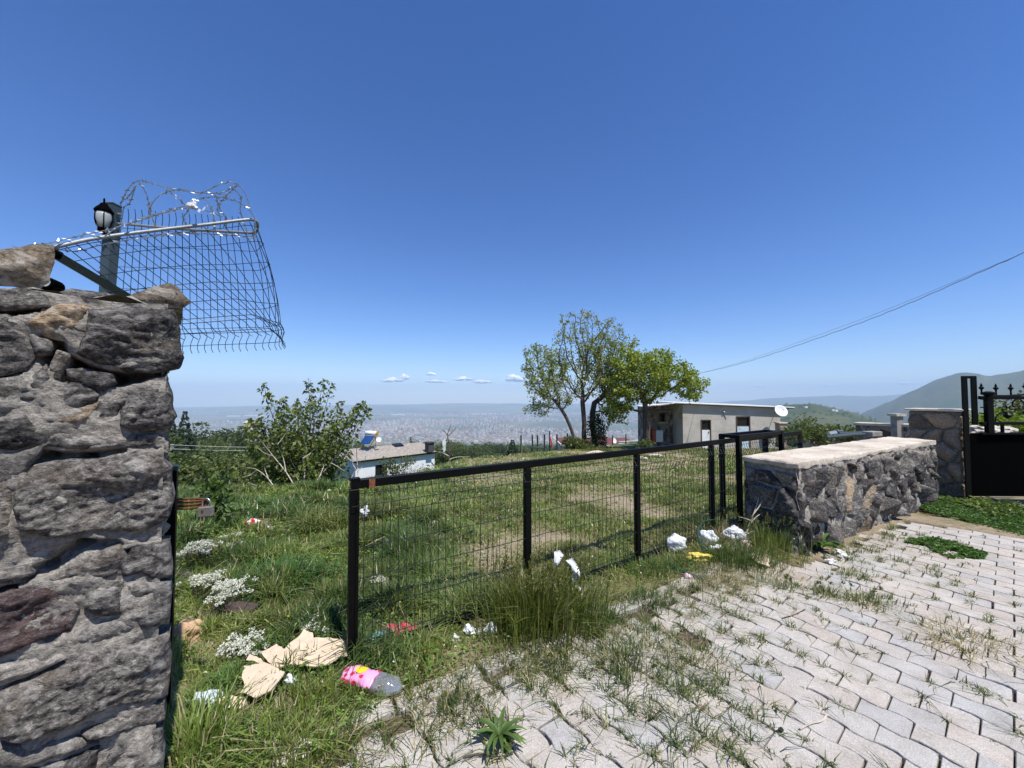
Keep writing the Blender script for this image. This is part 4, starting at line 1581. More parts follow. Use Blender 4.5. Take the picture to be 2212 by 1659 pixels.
# doors
for (xa, xb, yt), mt, nm, tz in ((D1, M_door1, 'white', 928), (D2, M_door2, 'blue', 920.5)):
    fr_ = MB()
    zt = hz(yt)
    wf = 0.06
    fr_.box((xa + wf / 2, HY + 0.03, (zt + HB) / 2), (wf, 0.12, zt - HB))
    fr_.box((xb - wf / 2, HY + 0.03, (zt + HB) / 2), (wf, 0.12, zt - HB))
    fr_.box(((xa + xb) / 2, HY + 0.07, zt - wf / 2), (xb - xa - 2 * wf, 0.12, wf))
    fr_.box(((xa + xb) / 2, HY + 0.07, hz(tz)), (xb - xa - 2 * wf, 0.10, 0.06))
    fo = fr_.build('door_frame', M_darkwood, hut)
    mb = MB()
    mb.box(((xa + xb) / 2, HY + 0.10, (zt - wf + hz(tz)) / 2), (xb - xa - 2 * wf, 0.02, zt - wf - hz(tz) - 0.03))
    mb.build('transom', M_glass, fo)
    mb = MB()
    mb.box(((xa + xb) / 2, HY + 0.03, (hz(tz) - 0.03 + HB) / 2), (xb - xa - 2 * wf, 0.04, hz(tz) - 0.03 - HB), bev=0.01)
    d_ = mb.build('door', mt, hut)
    d_['label'] = 'flaking %s door' % ('white' if nm == 'white' else 'pale blue')
    mb = MB()
    mb.box((xb - 0.16, HY - 0.01, HB + 1.0), (0.03, 0.05, 0.12))
    mb.build('handle', M_rust, d_)
# lintel patch, wall socket, small lamp, pegs
mb = MB()
mb.box((hx(1562), HY - 0.05, hz(890)), (0.10, 0.12, 0.09), bev=0.02)
mb.bar((hx(1562), HY - 0.02, hz(893)), (hx(1571), HY - 0.16, hz(891.5)), 0.04, 0.05)
mb.build('lamp_bracket', M_galv, hut)
# annex at the left, rubble and fallen plaster, under a low porch roof
YA = HY + 1.5
ax = lambda px: (px - 1106) / 831.0 * YA
azp = lambda py: EYE - (py - 857) / 831.0 * YA
XA0, XA1 = ax(1391), X0 - 0.003
mb = MB()
wz0, wz1, wx0, wx1 = azp(911), azp(892), ax(1423), ax(1437)
ztp = azp(877)
for (xa, xb, za_, zb2) in ((XA0, wx0, HB - .4, ztp), (wx1, XA1, HB - .4, ztp), (wx0, wx1, HB - .4, wz0), (wx0, wx1, wz1, ztp)):
    mb.add([(xa, YA, za_), (xb, YA, za_), (xb, YA, zb2), (xa, YA, zb2)], [(0, 1, 2, 3)])
mb.add([(XA0, YA, HB - .4), (XA0, YA + 1.3, HB - .4), (XA0, YA + 1.3, ztp), (XA0, YA, ztp)], [(0, 3, 2, 1)])
mb.add([(wx0, YA, wz0), (wx1, YA, wz0), (wx1, YA + .3, wz0), (wx0, YA + .3, wz0), (wx0, YA, wz1), (wx1, YA, wz1), (wx1, YA + .3, wz1), (wx0, YA + .3, wz1)], [(0, 1, 2, 3), (4, 7, 6, 5), (0, 3, 7, 4), (1, 5, 6, 2)])
mb.build('annex_wall', M_oldstone, hut)
mb = MB()
mb.box(((wx0 + wx1) / 2, YA + 0.28, (wz0 + wz1) / 2), (wx1 - wx0 - 0.004, 0.02, wz1 - wz0 - 0.004))
mb.build('window', M_glass, hut)
mb = MB()
mb.box(((wx0 + wx1) / 2, YA - 0.04, wz0 - 0.06), (wx1 - wx0 + 0.25, 0.1, 0.08))
mb.build('window_sill', M_cap, hut)
mb = MB()
vs = [(hx(1388), HY - 0.2, hz(879.5)), (hx(1452), HY - 0.3, hz(871.5)), (X0 - 0.02, YA + 1.3, hz(873)), (XA0 - 0.1, YA + 1.3, hz(880))]
mb.add([Vector(v) for v in vs] + [Vector(v) + Vector((0, 0, 0.05)) for v in vs], [(3, 2, 1, 0), (4, 5, 6, 7), (0, 1, 5, 4), (1, 2, 6, 5), (2, 3, 7, 6), (3, 0, 4, 7)])
mb.build('porch_roof', M_sheet, hut)
mb = MB()
mb.bar((hx(1388), HY, hz(885)), (hx(1452), HY, hz(885)), 0.05, 0.09)
mb.bar((hx(1389), HY, hz(885)), (hx(1389), HY, HB), 0.07, 0.07)
mb.build('porch_frame', M_darkwood, hut)
# meter box by the annex
bx = thing('meter_box', 'white and red metal meter box standing against the old stone annex', 'box', (ax(1417), YA - 0.3, azp(950)))
mb = MB()
mb.box((ax(1420), YA - 0.16, azp(941)), (0.45, 0.25, 0.75), bev=0.01)
mb.build('cabinet', M_whitepaint, bx)
mb = MB()
mb.box((ax(1409), YA - 0.17, azp(940)), (0.2, 0.23, 0.85), bev=0.01)
mb.build('side_cover', simple('faded red paint', (0.42, 0.07, 0.03), 0.6, var=0.25, scale=6), bx)
# dish
def dish(c, r, aim, name, label, group=None, mat=None, post_to=None):
    t_ = thing(name, label, 'satellite dish', c, group)
    q = Vector(aim).to_track_quat('Z', 'Y').to_matrix()
    mb = MB()
    prof = [(0.001, 0.0), (r * .3, r * .03), (r * .6, r * .11), (r * .85, r * .21), (r, r * .29), (r, r * .27), (r * .6, r * .08), (0.001, -r * 0.03)]
    mb.lathe(c, prof, 20, M=q)
    mb.build('reflector', mat or M_whitepaint, t_, smooth=True)
    mb = MB()
    a = Vector(aim).normalized()
    mb.tube([Vector(c) + q @ Vector((0, -r * .95, r * .25)), Vector(c) + a * r * .8], r * 0.025, 5)
    mb.lathe(Vector(c) + a * r * .78, [(r * .06, -r * .06), (r * .07, r * .02), (r * .04, r * .08)], 8, M=q)
    mb.build('feed_arm', M_galv, t_)
    if post_to is not None:
        mb = MB()
        mb.tube([Vector(c) - a * r * 0.02, Vector(post_to)], r * 0.05, 6)
        mb.build('mount', M_galv, t_)
    return t_


dish((hx(1669.5), HY - 0.62, hz(888)), 0.37, (-0.02, -0.88, 0.45), 'satellite_dish', 'white satellite dish on the right end of the plastered hut front', post_to=(hx(1672), HY, hz(892)))


# ================================================================== houses in the middle distance
def tri(*p):
    return [Vector(q) for q in p]


hs = thing('house', 'white single storey house with grey ribbed tile roof below the meadow', 'house', (-12.1, 41.3, -7.6))
E0, E1 = Vector((-15.5, 38.0, 0)), Vector((-8.7, 44.7, 0))
hd = (E1 - E0).normalized()
hn = Vector((hd.y, -hd.x, 0))           # faces the camera
HL = (E1 - E0).length
ZE, ZR, RUN = -4.8, -3.92, 3.3
W0 = E0 - hn * 0.28 + hd * 0.25
W1 = E1 - hn * 0.28 - hd * 0.1
mb = MB()
wb = -9.2
wl = [W0, W1, W1 - hn * 5.4, W0 - hn * 5.4]
wx = [(2.05, 3.35, -6.9, -5.45)]
# front wall with a window opening
segs = [(0, wx[0][0], wb, ZE + .05), (wx[0][1], (W1 - W0).length, wb, ZE + .05), (wx[0][0], wx[0][1], wb, wx[0][2]), (wx[0][0], wx[0][1], wx[0][3], ZE + .05)]
for (a, bb, z0, z1) in segs:
    mb.add([W0 + hd * a + Vector((0, 0, z0)), W0 + hd * bb + Vector((0, 0, z0)), W0 + hd * bb + Vector((0, 0, z1)), W0 + hd * a + Vector((0, 0, z1))], [(0, 1, 2, 3)])
a, bb, z0, z1 = wx[0]
for q in ((a, a, z0, z1), (bb, bb, z0, z1)):
    mb.add([W0 + hd * q[0] + Vector((0, 0, z0)), W0 + hd * q[0] - hn * .2 + Vector((0, 0, z0)), W0 + hd * q[0] - hn * .2 + Vector((0, 0, z1)), W0 + hd * q[0] + Vector((0, 0, z1))], [(0, 1, 2, 3)])
for i in (1, 2, 3):
    p, q = wl[i], wl[(i + 1) % 4]
    mb.add([p + Vector((0, 0, wb)), q + Vector((0, 0, wb)), q + Vector((0, 0, ZE + .05)), p + Vector((0, 0, ZE + .05))], [(0, 1, 2, 3)])
mb.add([W1 + Vector((0, 0, ZE + .05)), W1 - hn * 5.4 + Vector((0, 0, ZE + .05)), W1 - hn * 2.7 + Vector((0, 0, ZR - .08))], [(0, 1, 2)])
mb.build('wall', M_whitepaint, hs)
fr_ = MB()
c0 = W0 + hd * ((a + bb) / 2) + Vector((0, 0, (z0 + z1) / 2)) - hn * 0.1
hr = math.atan2(hd.y, hd.x)
for dx in (-0.61, 0.0, 0.61):
    fr_.box(c0 + hd * dx, (0.09, 0.1, z1 - z0 - .01), rz=hr)
fr_.box(c0 + Vector((0, 0, (z1 - z0) / 2 - .05)), (1.12, 0.09, 0.09), rz=hr)
wo_ = fr_.build('window', M_blackmatt, hs)
mb = MB()
mb.box(c0 - hn * 0.03, (1.28, 0.03, z1 - z0 - .02), rz=hr)
mb.build('pane', M_glass, wo_)
M_tile = simple('grey brown roof tile', (0.42, 0.385, 0.34), 0.85, var=0.3, scale=3.5)
mb = MB()
rows = 13
rup = -hn * RUN + Vector((0, 0, ZR - ZE))
for k in range(rows):
    f0, f1 = k / rows, (k + 1) / rows
    li = 0.0
    p0 = E0 + hd * (f0 * 0.6) + rup * f0 + Vector((0, 0, ZE + 0.10))
    p1 = E1 - hd * 0.0 + rup * f0 + Vector((0, 0, ZE + 0.10))
    q0 = E0 + hd * (f1 * 0.6) + rup * f1 + Vector((0, 0, ZE))
    q1 = E1 + rup * f1 + Vector((0, 0, ZE))
    dn = Vector((0, 0, -0.10))
    mb.add([p0, p1, q1, q0, p0 + dn, p1 + dn], [(0, 1, 2, 3), (4, 5, 1, 0)])
# back slope, verges
pk0, pk1 = E0 + hd * 0.6 + rup + Vector((0, 0, ZE)), E1 + rup + Vector((0, 0, ZE))
bk0, bk1 = E0 + rup * 1 - hn * RUN + Vector((0, 0, ZE)), E1 - hn * 2 * RUN + Vector((0, 0, ZE))
bk0.z = bk1.z = ZE
mb.add([pk0, pk1, bk1, bk0], [(0, 1, 2, 3)])
mb.add([E0 + Vector((0, 0, ZE)), pk0, bk0], [(0, 2, 1)])
mb.build('roof', M_tile, hs)
mb = MB()
mb.bar(E0 + Vector((0, 0, ZE - 0.03)), E1 + Vector((0, 0, ZE - 0.03)), 0.12, 0.14)
mb.bar(E1 + Vector((0, 0, ZE - 0.02)), E1 + rup + Vector((0, 0, ZE - 0.02)), 0.1, 0.12)
mb.build('gutter', M_blackmatt, hs)
ch = MB()
cc = at(928, 964, 44.0)
ch.box((cc.x, cc.y, cc.z - 0.1), (0.75, 0.75, 1.0), rz=hr)
ch.box((cc.x, cc.y, cc.z + 0.46), (1.0, 1.0, 0.10), rz=hr)
ch.build('chimney', simple('dark chimney brick', (0.06, 0.055, 0.055), 0.9, var=0.2, scale=3), hs)
mb = MB()
sk = E0 + hd * 5.6 + rup * 0.74 + Vector((0, 0, ZE + 0.2))
q0 = rup.normalized()
for_ = [sk, sk + hd * 1.1, sk + hd * 1.1 + q0 * 0.75, sk + q0 * 0.75]
mb.add(for_ + [v - Vector((0, 0, .25)) for v in for_], [(0, 1, 2, 3), (0, 4, 5, 1), (1, 5, 6, 2), (3, 2, 6, 7), (0, 3, 7, 4)])
mb.build('skylight', M_glass, hs)

# solar water heater on that roof
shc = at(801, 945, 41.5)
sh = thing('solar_heater', 'roof solar water heater with white tank and blue panel', 'solar heater', (shc.x, shc.y, shc.z - 0.7))
pL = lambda px, py, Y=41.5: at(px, py, Y)
M_panel = simple('blue solar panel', (0.015, 0.05, 0.16), 0.2, var=0.3, scale=2)
mb = MB()
v4 = [pL(777, 958.5, 40.8), pL(797, 958.5, 40.8), pL(809, 941.5, 41.6), pL(788, 941.5, 41.6)]
mb.add(v4 + [v + Vector((0.02, 0.1, -0.06)) for v in v4], [(0, 1, 2, 3), (7, 6, 5, 4), (0, 4, 5, 1), (1, 5, 6, 2), (2, 6, 7, 3), (3, 7, 4, 0)])
mb.build('panel', M_panel, sh)
mb = MB()
mb.tube([pL(790, 935, 41.7), pL(813, 936, 41.7)], 0.24, 10)
mb.build('tank', M_whitepaint, sh, smooth=True)
mb = MB()
mb.tube([pL(813, 936, 41.7), pL(815.5, 936.2, 41.7)], 0.25, 10)
for a, bb in (((812, 938), (812, 967)), ((791, 938), (783, 970)), ((812, 944), (797, 968))):
    mb.tube([pL(*a, 41.8), pL(*bb, 41.8)], 0.045, 5)
mb.build('stand', simple('yellow orange paint', (0.65, 0.30, 0.02), 0.6, var=0.15, scale=6), sh)
dish(pL(818, 950, 41.6), 0.27, (0.4, -0.85, 0.4), 'satellite_dish', 'small white satellite dish beside the solar heater on the tiled roof', post_to=pL(817, 958, 41.7))

# red roofed house past the trees
rh = thing('house', 'low pink house with wide rust red roof behind the tree trunks', 'house', at(1290, 975, 62))
M_redroof = simple('rust red roof sheet', (0.13, 0.045, 0.036), 0.8, var=0.2, scale=1.5)
mb = MB()
YR = 62
e0, e1, r0, r1 = at(1213, 962, YR - 4), at(1386, 958, YR - 4), at(1196, 945.5, YR + 1), at(1352, 946, YR + 1)
e0.z = e1.z = min(e0.z, e1.z)
r0.z = r1.z = max(r0.z, r1.z)
mb.add([e0, e1, r1, r0], [(0, 1, 2, 3)])
b0, b1 = e0 + Vector((0, 10, 0)), e1 + Vector((0, 10, 0))
mb.add([r0, r1, b1, b0], [(0, 1, 2, 3)])
mb.add([e1, b1, r1], [(0, 1, 2)])
mb.add([e0, r0, b0], [(0, 1, 2)])
mb.build('roof', M_redroof, rh)
mb = MB()
zz = e0.z
mb.box(((e0.x + e1.x) / 2, YR + 1.2, zz - 1.5), (e1.x - e0.x - 1.2, 9.0, 3.0))
mb.build('wall', simple('pale pink render', (0.55, 0.42, 0.38), 0.9, var=0.06, scale=1), rh)
mb = MB()
mb.bar(e0 + Vector((0, -0.05, -0.06)), e1 + Vector((0, -0.05, -0.06)), 0.1, 0.18)
mb.bar(e0 + Vector((-.05, 0, 0.05)), r0 + Vector((-.05, 0, 0.05)), 0.12, 0.16)
mb.build('fascia', M_whitepaint, rh)
dish(at(1326, 952.5, 57.2), 0.40, (0.45, -0.8, 0.35), 'satellite_dish', 'round white satellite dish on the rust red roof', post_to=at(1326, 959, 57.6))
lw_ = thing('garden_wall', 'long low white wall running right of the red roofed house', 'wall', at(1350, 966, 50))
mb = MB()
g0, g1 = at(1336, 961, 52), at(1398, 957.5, 52)
mb.bar(g0, g1, 0.3, 0.7)
mb.build('wall_body', M_whitepaint, lw_)
mb = MB()
mb.bar(g0 + Vector((0, 0, .4)), g1 + Vector((0, 0, .4)), 0.4, 0.1)
mb.build('coping', M_cap, lw_)

# green posts of the field fence and a goal frame, a flag
M_gpost = simple('green painted post', (0.012, 0.03, 0.022), 0.6, var=0.3, scale=12)
for k, (px, y0, y1, Y) in enumerate(((1125.5, 940, 986, 21.5), (1150, 940, 985, 22), (1161, 940, 984, 22.3), (1176, 938, 984, 22.6), (1203, 938, 981, 22.9), (1225.5, 936, 968, 25.5), (1323.5, 941, 961, 30), (1352, 938, 959, 30))):
    mb = MB()
    t_, b_ = at(px, y0, Y), at(px, y1, Y)
    b_.z -= 0.3
    mb.tube([b_, t_], 0.045, 6)
    o = mb.build('fence_post', M_gpost, loc=b_)
    tag(o, 'thin dark green fence post on the meadow edge near the trees', 'post', 'thin green posts beyond the meadow')
mb = MB()
o = None
q = thing('goal_frame', 'low dark green pipe goal frame between the thin green posts', 'goal frame', at(1160, 986, 21))
mb = MB()
mb.tube([at(1148.5, 990, 21), at(1148.5, 966.5, 21)], 0.04, 6)
mb.build('upright', M_gpost, q)
mb = MB()
mb.tube([at(1175, 994, 21), at(1175, 967, 21)], 0.045, 6)
mb.build('upright', M_gpost, q)
mb = MB()
mb.tube([at(1148.5, 966.5, 21), at(1175, 967, 21)], 0.04, 6)
mb.build('crossbar', M_gpost, q)
fl = thing('flag', 'furled red flag hanging from a dark pole on the meadow edge', 'flag', at(1187, 985, 22))
mb = MB()
b_ = at(1188, 986, 22)
mb.tube([b_ - Vector((0, 0, .3)), at(1187, 931, 22)], 0.035, 6)
mb.build('pole', M_gpost, fl)
mb = MB()
fx = [at(1187.5, 941, 21.95), at(1190, 950, 21.92), at(1192, 958, 21.9), at(1192, 965, 21.92), at(1189.5, 968, 21.94)]
mb.tube(fx, [0.02, 0.035, 0.055, 0.045, 0.015], 7)
mb.build('cloth', simple('red flag cloth', (0.55, 0.03, 0.04), 0.8, var=0.35, scale=9), fl)

# utility pole far right of the saplings
o = tag(MB().tube([at(1127, 986, 30), at(1126.5, 925, 30)], 0.04, 5).build('utility_pole', M_twig, loc=at(1127, 986, 30)), 'thin pale pole rising above the green posts', 'pole')

# ---- walls beyond the low wall at the right
M_cement = simple('grey cement block', (0.26, 0.245, 0.225), 0.9, var=0.3, scale=9, bmp=0.5)


def far_wall(p0, p1, p2, p3, Y0, Y1, th, mat, label, name='stone_wall', cap=True):
    """front face given by two bottom and two top points"""
    a, bb = at(*p0, Y0), at(*p1, Y1)
    zt0, zt1 = at(*p3, Y0).z, at(*p2, Y1).z
    t_ = thing(name, label, 'wall', a)
    d = Vector((bb.x - a.x, bb.y - a.y, 0))
    L = d.length
    d.normalize()
    nn = Vector((d.y, -d.x, 0))
    mb = MB()
    vs = []
    for z0, z1 in ((a.z - .3, zt0), (bb.z - .3, zt1)):
        pass
    P = [a, bb, bb - nn * th, a - nn * th]
    lo = [Vector((q.x, q.y, min(a.z, bb.z) - .4)) for q in P]
    hi = [Vector((P[0].x, P[0].y, zt0)), Vector((P[1].x, P[1].y, zt1)), Vector((P[2].x, P[2].y, zt1)), Vector((P[3].x, P[3].y, zt0))]
    mb.add(lo + hi, [(0, 1, 5, 4), (1, 2, 6, 5), (2, 3, 7, 6), (3, 0, 4, 7)])
    mb.build('wall_body', mat, t_)
    if cap:
        mb = MB()
        e = 0.05
        hi2 = [hi[0] + nn * e - d * e, hi[1] + nn * e + d * e, hi[2] - nn * e + d * e, hi[3] - nn * e - d * e]
        mb.add(hi2 + [v + Vector((0, 0, 0.07)) for v in hi2], [(3, 2, 1, 0), (4, 5, 6, 7), (0, 1, 5, 4), (1, 2, 6, 5), (2, 3, 7, 6), (3, 0, 4, 7)])
        mb.build('coping', M_cap, t_)
    return t_


far_wall((1849, 950), (1965, 952), (1965, 922), (1849, 918), 12.5, 11.5, 0.5, M_oldstone, 'dark stone boundary wall with pale coping just left of the pillar')
far_wall((1700, 945), (1850, 952), (1850, 934), (1700, 926), 19, 17, 0.45, M_oldstone, 'long far boundary wall half hidden by tall green weeds')
far_wall((1685, 952), (1702, 952), (1702, 915), (1685, 915), 22.5, 22.5, 0.4, simple('pink brick masonry', (0.34, 0.25, 0.2), 0.9, var=0.35, scale=6, bmp=0.5), 'short brick pier at the right corner of the hut', 'brick_pier')
t_ = far_wall((1938, 925), (1952, 925), (1952, 899), (1938, 899), 11.6, 11.6, 0.2, M_cement, 'small grey block pillar behind the boundary wall left of the tall pillar', 'block_pillar')
o = tag(MB().tube([at(1929, 930, 12), at(1928.5, 893, 12)], 0.018, 6).build('iron_rod', M_rust, loc=at(1929, 930, 12)), 'thin rusty rod upright beside the small block pillar', 'rod')
# pipes stacked behind the low wall
pp = [((1790, 938), (1805, 935), 9.2), ((1800, 941), (1868, 938), 8.6), ((1812, 936), (1872, 935), 9.0), ((1786, 945), (1838, 940), 8.2)]
for k, (a, bb, Y) in enumerate(pp):
    o = MB().tube([at(*a, Y), at(*bb, Y)], 0.035 if k else 0.06, 8).build('steel_pipe', M_slate if k else M_galv, loc=at(*a, Y))
    tag(o, 'grey steel pipe heaped behind the coping of the low wall' if k else 'short thick galvanised pipe end on the pipe heap', 'pipe', 'grey pipes heaped behind the low wall' if k else None)
o = tag(MB().box(at(1884, 937, 8.6), (0.32, 0.2, 0.11), rz=0.3, bev=0.01).build('concrete_block', M_cement, loc=at(1884, 938, 8.6)), 'pale concrete block lying behind the low wall coping', 'block')
tag(MB().box(at(1812, 932, 9.4), (0.16, 0.12, 0.07), bev=0.02).build('tarpaulin_bundle', M_slate, loc=at(1812, 934, 9.4)), 'small grey bundle on top of the pipe heap', 'bundle')

# ---- overhead cables
CAB = [(2700, 300, 6.2), (2400, 458, 7.6), (2212, 546, 9.5), (2090, 600, 11), (1960, 657, 12.6), (1860, 697, 14.2), (1751, 736, 16.4), (1648, 771, 19.5), (1570, 793, 22), (1500, 809, 25)]
for nm, lab, dy, r in (('power_cable', 'twisted overhead cable falling from upper right to the tree by the hut', 0, 0.010), ('power_cable', 'thinner pale wire hanging just above the twisted overhead cable', 1, 0.005)):
    pts = []
    for i, (x_, y_, Y_) in enumerate(CAB):
        q = at(x_, y_ - dy * 7.0 * math.sin(math.pi * min(1, max(0, (2212 - x_) / 712))), Y_)
        pts.append(q)
    pts = smooth_pts(pts, 7)
    pts = [q + Vector((0, 0, (0.012 if dy == 0 else 0.004) * math.sin(i * 2.3))) for i, q in enumerate(pts)]
    o = MB().tube(pts, r, 5).build(nm, simple('grey cable', (0.22, 0.23, 0.25), 0.6, var=0.1, scale=3), loc=pts[-1])
    tag(o, lab, 'cable')
for k, (y0, y1, yy) in enumerate(((959, 966, 967), (968, 973, 974))):
    pts = [at(330 + 320 * i / 20, y0 + (yy - y0) * i / 20 + 2.2 * math.sin(math.pi * i / 20), 26 + i * 0.3) for i in range(21)]
    o = MB().tube(pts, 0.018, 5).build('power_line', simple('pale aluminium wire', (0.38, 0.4, 0.36), 0.6, var=0.1, scale=3), loc=pts[0])
    tag(o, ('upper' if k == 0 else 'lower') + ' pale wire strung across the wooded slope left of the young tree', 'wire')


# ================================================================== vegetation
def leaves_np(P, D, size, rs, tints, droop=0.0, aspect=0.62):
    """one folded rhombic leaf per row; returns V, loops, starts, colours"""
    n = len(P)
    D = D / np.maximum(1e-6, np.linalg.norm(D, axis=1))[:, None]
    rnd = rs.normal(size=(n, 3))
    S = np.cross(D, rnd)
    S /= np.maximum(1e-6, np.linalg.norm(S, axis=1))[:, None]
    Nn = np.cross(D, S)
    L = size[:, None]
    v0 = P
    v1 = P + D * L * 0.5 + S * L * aspect * 0.5 + Nn * L * 0.10
    v2 = P + D * L - np.array([0, 0, 1]) * droop * L
    v3 = P + D * L * 0.5 - S * L * aspect * 0.5 + Nn * L * 0.10
    V = np.stack([v0, v1, v2, v3], 1).reshape(-1, 3)
    i = np.arange(n)[:, None] * 4
    loops = (i + np.array([[0, 1, 2, 0, 2, 3]])).ravel()
    starts = np.arange(2 * n) * 3
    return V, loops, starts, np.repeat(tints, 4, 0)


def mk_leaves(name, P, D, size, rs, tints, mat, parent, loc, droop=0.15, aspect=0.62):
    V, lo, st_, c = leaves_np(np.asarray(P, float), np.asarray(D, float), np.asarray(size, float), rs, tints, droop, aspect)
    me = mesh_np(name, V - np.array(loc)[None, :], lo, st_, [mat])
    set_tint(me, 'tint', c)
    o = link(name, me, loc, parent)
    if name not in ('crown', 'leaf'):
        o['kind'] = 'stuff'
    return o


def leaf_tints(n, rs, base, var=0.25, warm=0.15):
    base = np.array(base)
    k = 1 + var * rs.normal(size=(n, 1))
    t = base * np.clip(k, 0.45, 1.7)
    y = rs.random((n, 1)) < warm
    t = np.where(y, t * np.array([1.45, 1.25, 0.85]), t)
    return np.clip(t, 0.004, 0.7)


def grow(root, ells, natt, step, infl, kill, rs, start=None, maxit=170, trunk_dir=(0, 0, 1), core=0.0):
    """branches reaching into the given ellipsoids; returns nodes, parents"""
    att = []
    vol = np.array([e[1][0] * e[1][1] * e[1][2] for e in ells])
    vol = vol / vol.sum()
    for e, w in zip(ells, vol):
        k = int(natt * w) + 1
        d = rs.normal(size=(k, 3))
        d /= np.linalg.norm(d, axis=1)[:, None]
        rad = rs.random((k, 1)) ** (1 / 3.0)
        rad = core + (1 - core) * rad
        att.append(np.array(e[0]) + d * rad * np.array(e[1]))
    att = np.concatenate(att)
    nodes = [np.array(p, float) for p in (start or [root])]
    par = [-1] + list(range(len(nodes) - 1))
    # climb until within reach
    while np.min(np.linalg.norm(att - nodes[-1], axis=1)) > infl:
        d = att.mean(0) - nodes[-1]
        d = d / np.linalg.norm(d) * 0.6 + np.array(trunk_dir) + rs.normal(size=3) * 0.15
        nodes.append(nodes[-1] + d / np.linalg.norm(d) * step)
        par.append(len(nodes) - 2)
        if len(nodes) > 400:
            break
    for it in range(maxit):
        if len(att) == 0:
            break
        Nn = np.array(nodes)
        dd = np.linalg.norm(att[:, None, :] - Nn[None, :, :], axis=2)
        j = dd.argmin(1)
        m = dd[np.arange(len(att)), j]
        ok = m < infl
        if not ok.any():
            break
        new = 0
        for k in np.unique(j[ok]):
            s = att[ok & (j == k)] - Nn[k]
            s = (s / np.linalg.norm(s, axis=1)[:, None]).sum(0)
            nrm = np.linalg.norm(s)
            if nrm < 1e-3:
                continue
            s = s / nrm + rs.normal(size=3) * 0.12 + np.array([0, 0, 0.05])
            s = s / np.linalg.norm(s)
            q = Nn[k] + s * step
            nodes.append(q)
            par.append(int(k))
            new += 1
        Nn = np.array(nodes[-new:]) if new else None
        if Nn is None:
            break
        dd = np.linalg.norm(att[:, None, :] - Nn[None, :, :], axis=2).min(1)
        att = att[dd > kill]
    return np.array(nodes), par


def skeleton(nodes, par, tip, trunk_r, expo=2.3):
    n = len(nodes)
    ch = [[] for _ in range(n)]
    for i, p in enumerate(par):
        if p >= 0:
            ch[p].append(i)
    rad = np.zeros(n)
    for i in range(n - 1, -1, -1):
        rad[i] = tip if not ch[i] else sum(rad[c] ** expo for c in ch[i]) ** (1 / expo)
    k = trunk_r / max(rad[0], 1e-6)
    rad2 = tip + (rad - tip) * (trunk_r - tip) / max(rad[0] - tip, 1e-6)
    return ch, rad2


def branch_mesh(nodes, par, ch, rad, mb, n0=7, rmin=0.0):
    """chains of nodes as tapered tubes, thickest child continues the chain"""
    starts = [0]
    while starts:
        s = starts.pop()
        chain = [par[s], s] if par[s] >= 0 else [s]
        c = s
        while ch[c]:
            nx = max(ch[c], key=lambda q: rad[q])
            for q in ch[c]:
                if q != nx:
                    starts.append(q)
            chain.append(nx)
            c = nx
        if len(chain) < 2:
            continue
        rs_ = [float(rad[q]) for q in chain]
        if par[s] >= 0:
            rs_[0] = rs_[1]
        if max(rs_) < rmin:
            continue
        k = n0 if rs_[0] > 0.08 else (5 if rs_[0] > 0.025 else 3)
        mb.tube([nodes[q] for q in chain], rs_, k, caps=False)


def E(px, py, rx, ry, Y, dy):
    """ellipsoid from its place in the view"""
    c = at(px, py, Y)
    s = Y / 831.0
    return ((c.x, c.y, c.z), (rx * s, dy, ry * s))


def tree(name, label, cat, root, ells, seed, natt, step, infl, kill, trunk_r, tip, leaf_n, leaf_s, base, start=None, group=None, core=0.0, warm=0.15, bare=0.0, mat=None):
    rs = np.random.default_rng(seed)
    nodes, par = grow(root, ells, natt, step, infl, kill, rs, start, core=core)
    ch, rad = skeleton(nodes, par, tip, trunk_r)
    t_ = thing(name, label, cat, root, group)
    mb = MB()
    branch_mesh(nodes, par, ch, rad, mb)
    mb.build('trunk', mat or M_bark, t_, smooth=True)
    thin = np.where(rad < tip * 2.6)[0]
    tips = np.array([i for i in thin if i > 6])
    w = 1.0 / (rad[tips] / tip) ** 2
    if bare > 0:
        w = w * (rs.random(len(tips)) > bare)
    w = w / w.sum()
    idx = rs.choice(tips, leaf_n, p=w)
    pr = np.array([max(0, par[i]) for i in idx])
    f = rs.random((leaf_n, 1))
    P = nodes[idx] * f + nodes[pr] * (1 - f) + rs.normal(size=(leaf_n, 3)) * leaf_s * 0.8
    D = (nodes[idx] - nodes[pr]) / step + rs.normal(size=(leaf_n, 3)) * 0.9 + np.array([0, 0, -0.1])
    sz = leaf_s * (0.6 + 0.8 * rs.random(leaf_n))
    mk_leaves('crown', P, D, sz, rs, leaf_tints(leaf_n, rs, base, 0.28, warm), M_leaf, t_, WLOC[t_.name])
    return t_


LG = (0.15, 0.18, 0.04)
# the tall group left of the hut
Yt = 23.0
r_ = at(1262, 962, Yt)
r_.z = gz(r_.x, r_.y) - 0.1
tree('tree', 'tallest airy tree with bare twigs showing in its upper crown', 'tree', r_,
     [E(1262, 735, 72, 68, Yt, 1.6), E(1232, 800, 60, 55, Yt, 1.5), E(1320, 730, 42, 42, Yt, 1.2), E(1300, 800, 50, 50, Yt + .3, 1.6), E(1225, 690, 26, 20, Yt, .7), E(1275, 830, 60, 40, Yt, 1.5), E(1268, 683, 16, 18, Yt, .7), E(1330, 700, 22, 24, Yt, .7)], 5, 1450, 0.17, 1.5, 0.30, 0.14, 0.011, 5600, 0.12, (0.27, 0.30, 0.11),
     start=[tuple(r_), tuple(at(1261, 940, Yt)), tuple(at(1262, 915, Yt)), tuple(at(1260, 890, Yt)), tuple(at(1258, 868, Yt))], warm=0.25)
r2 = at(1237, 962, Yt - .3)
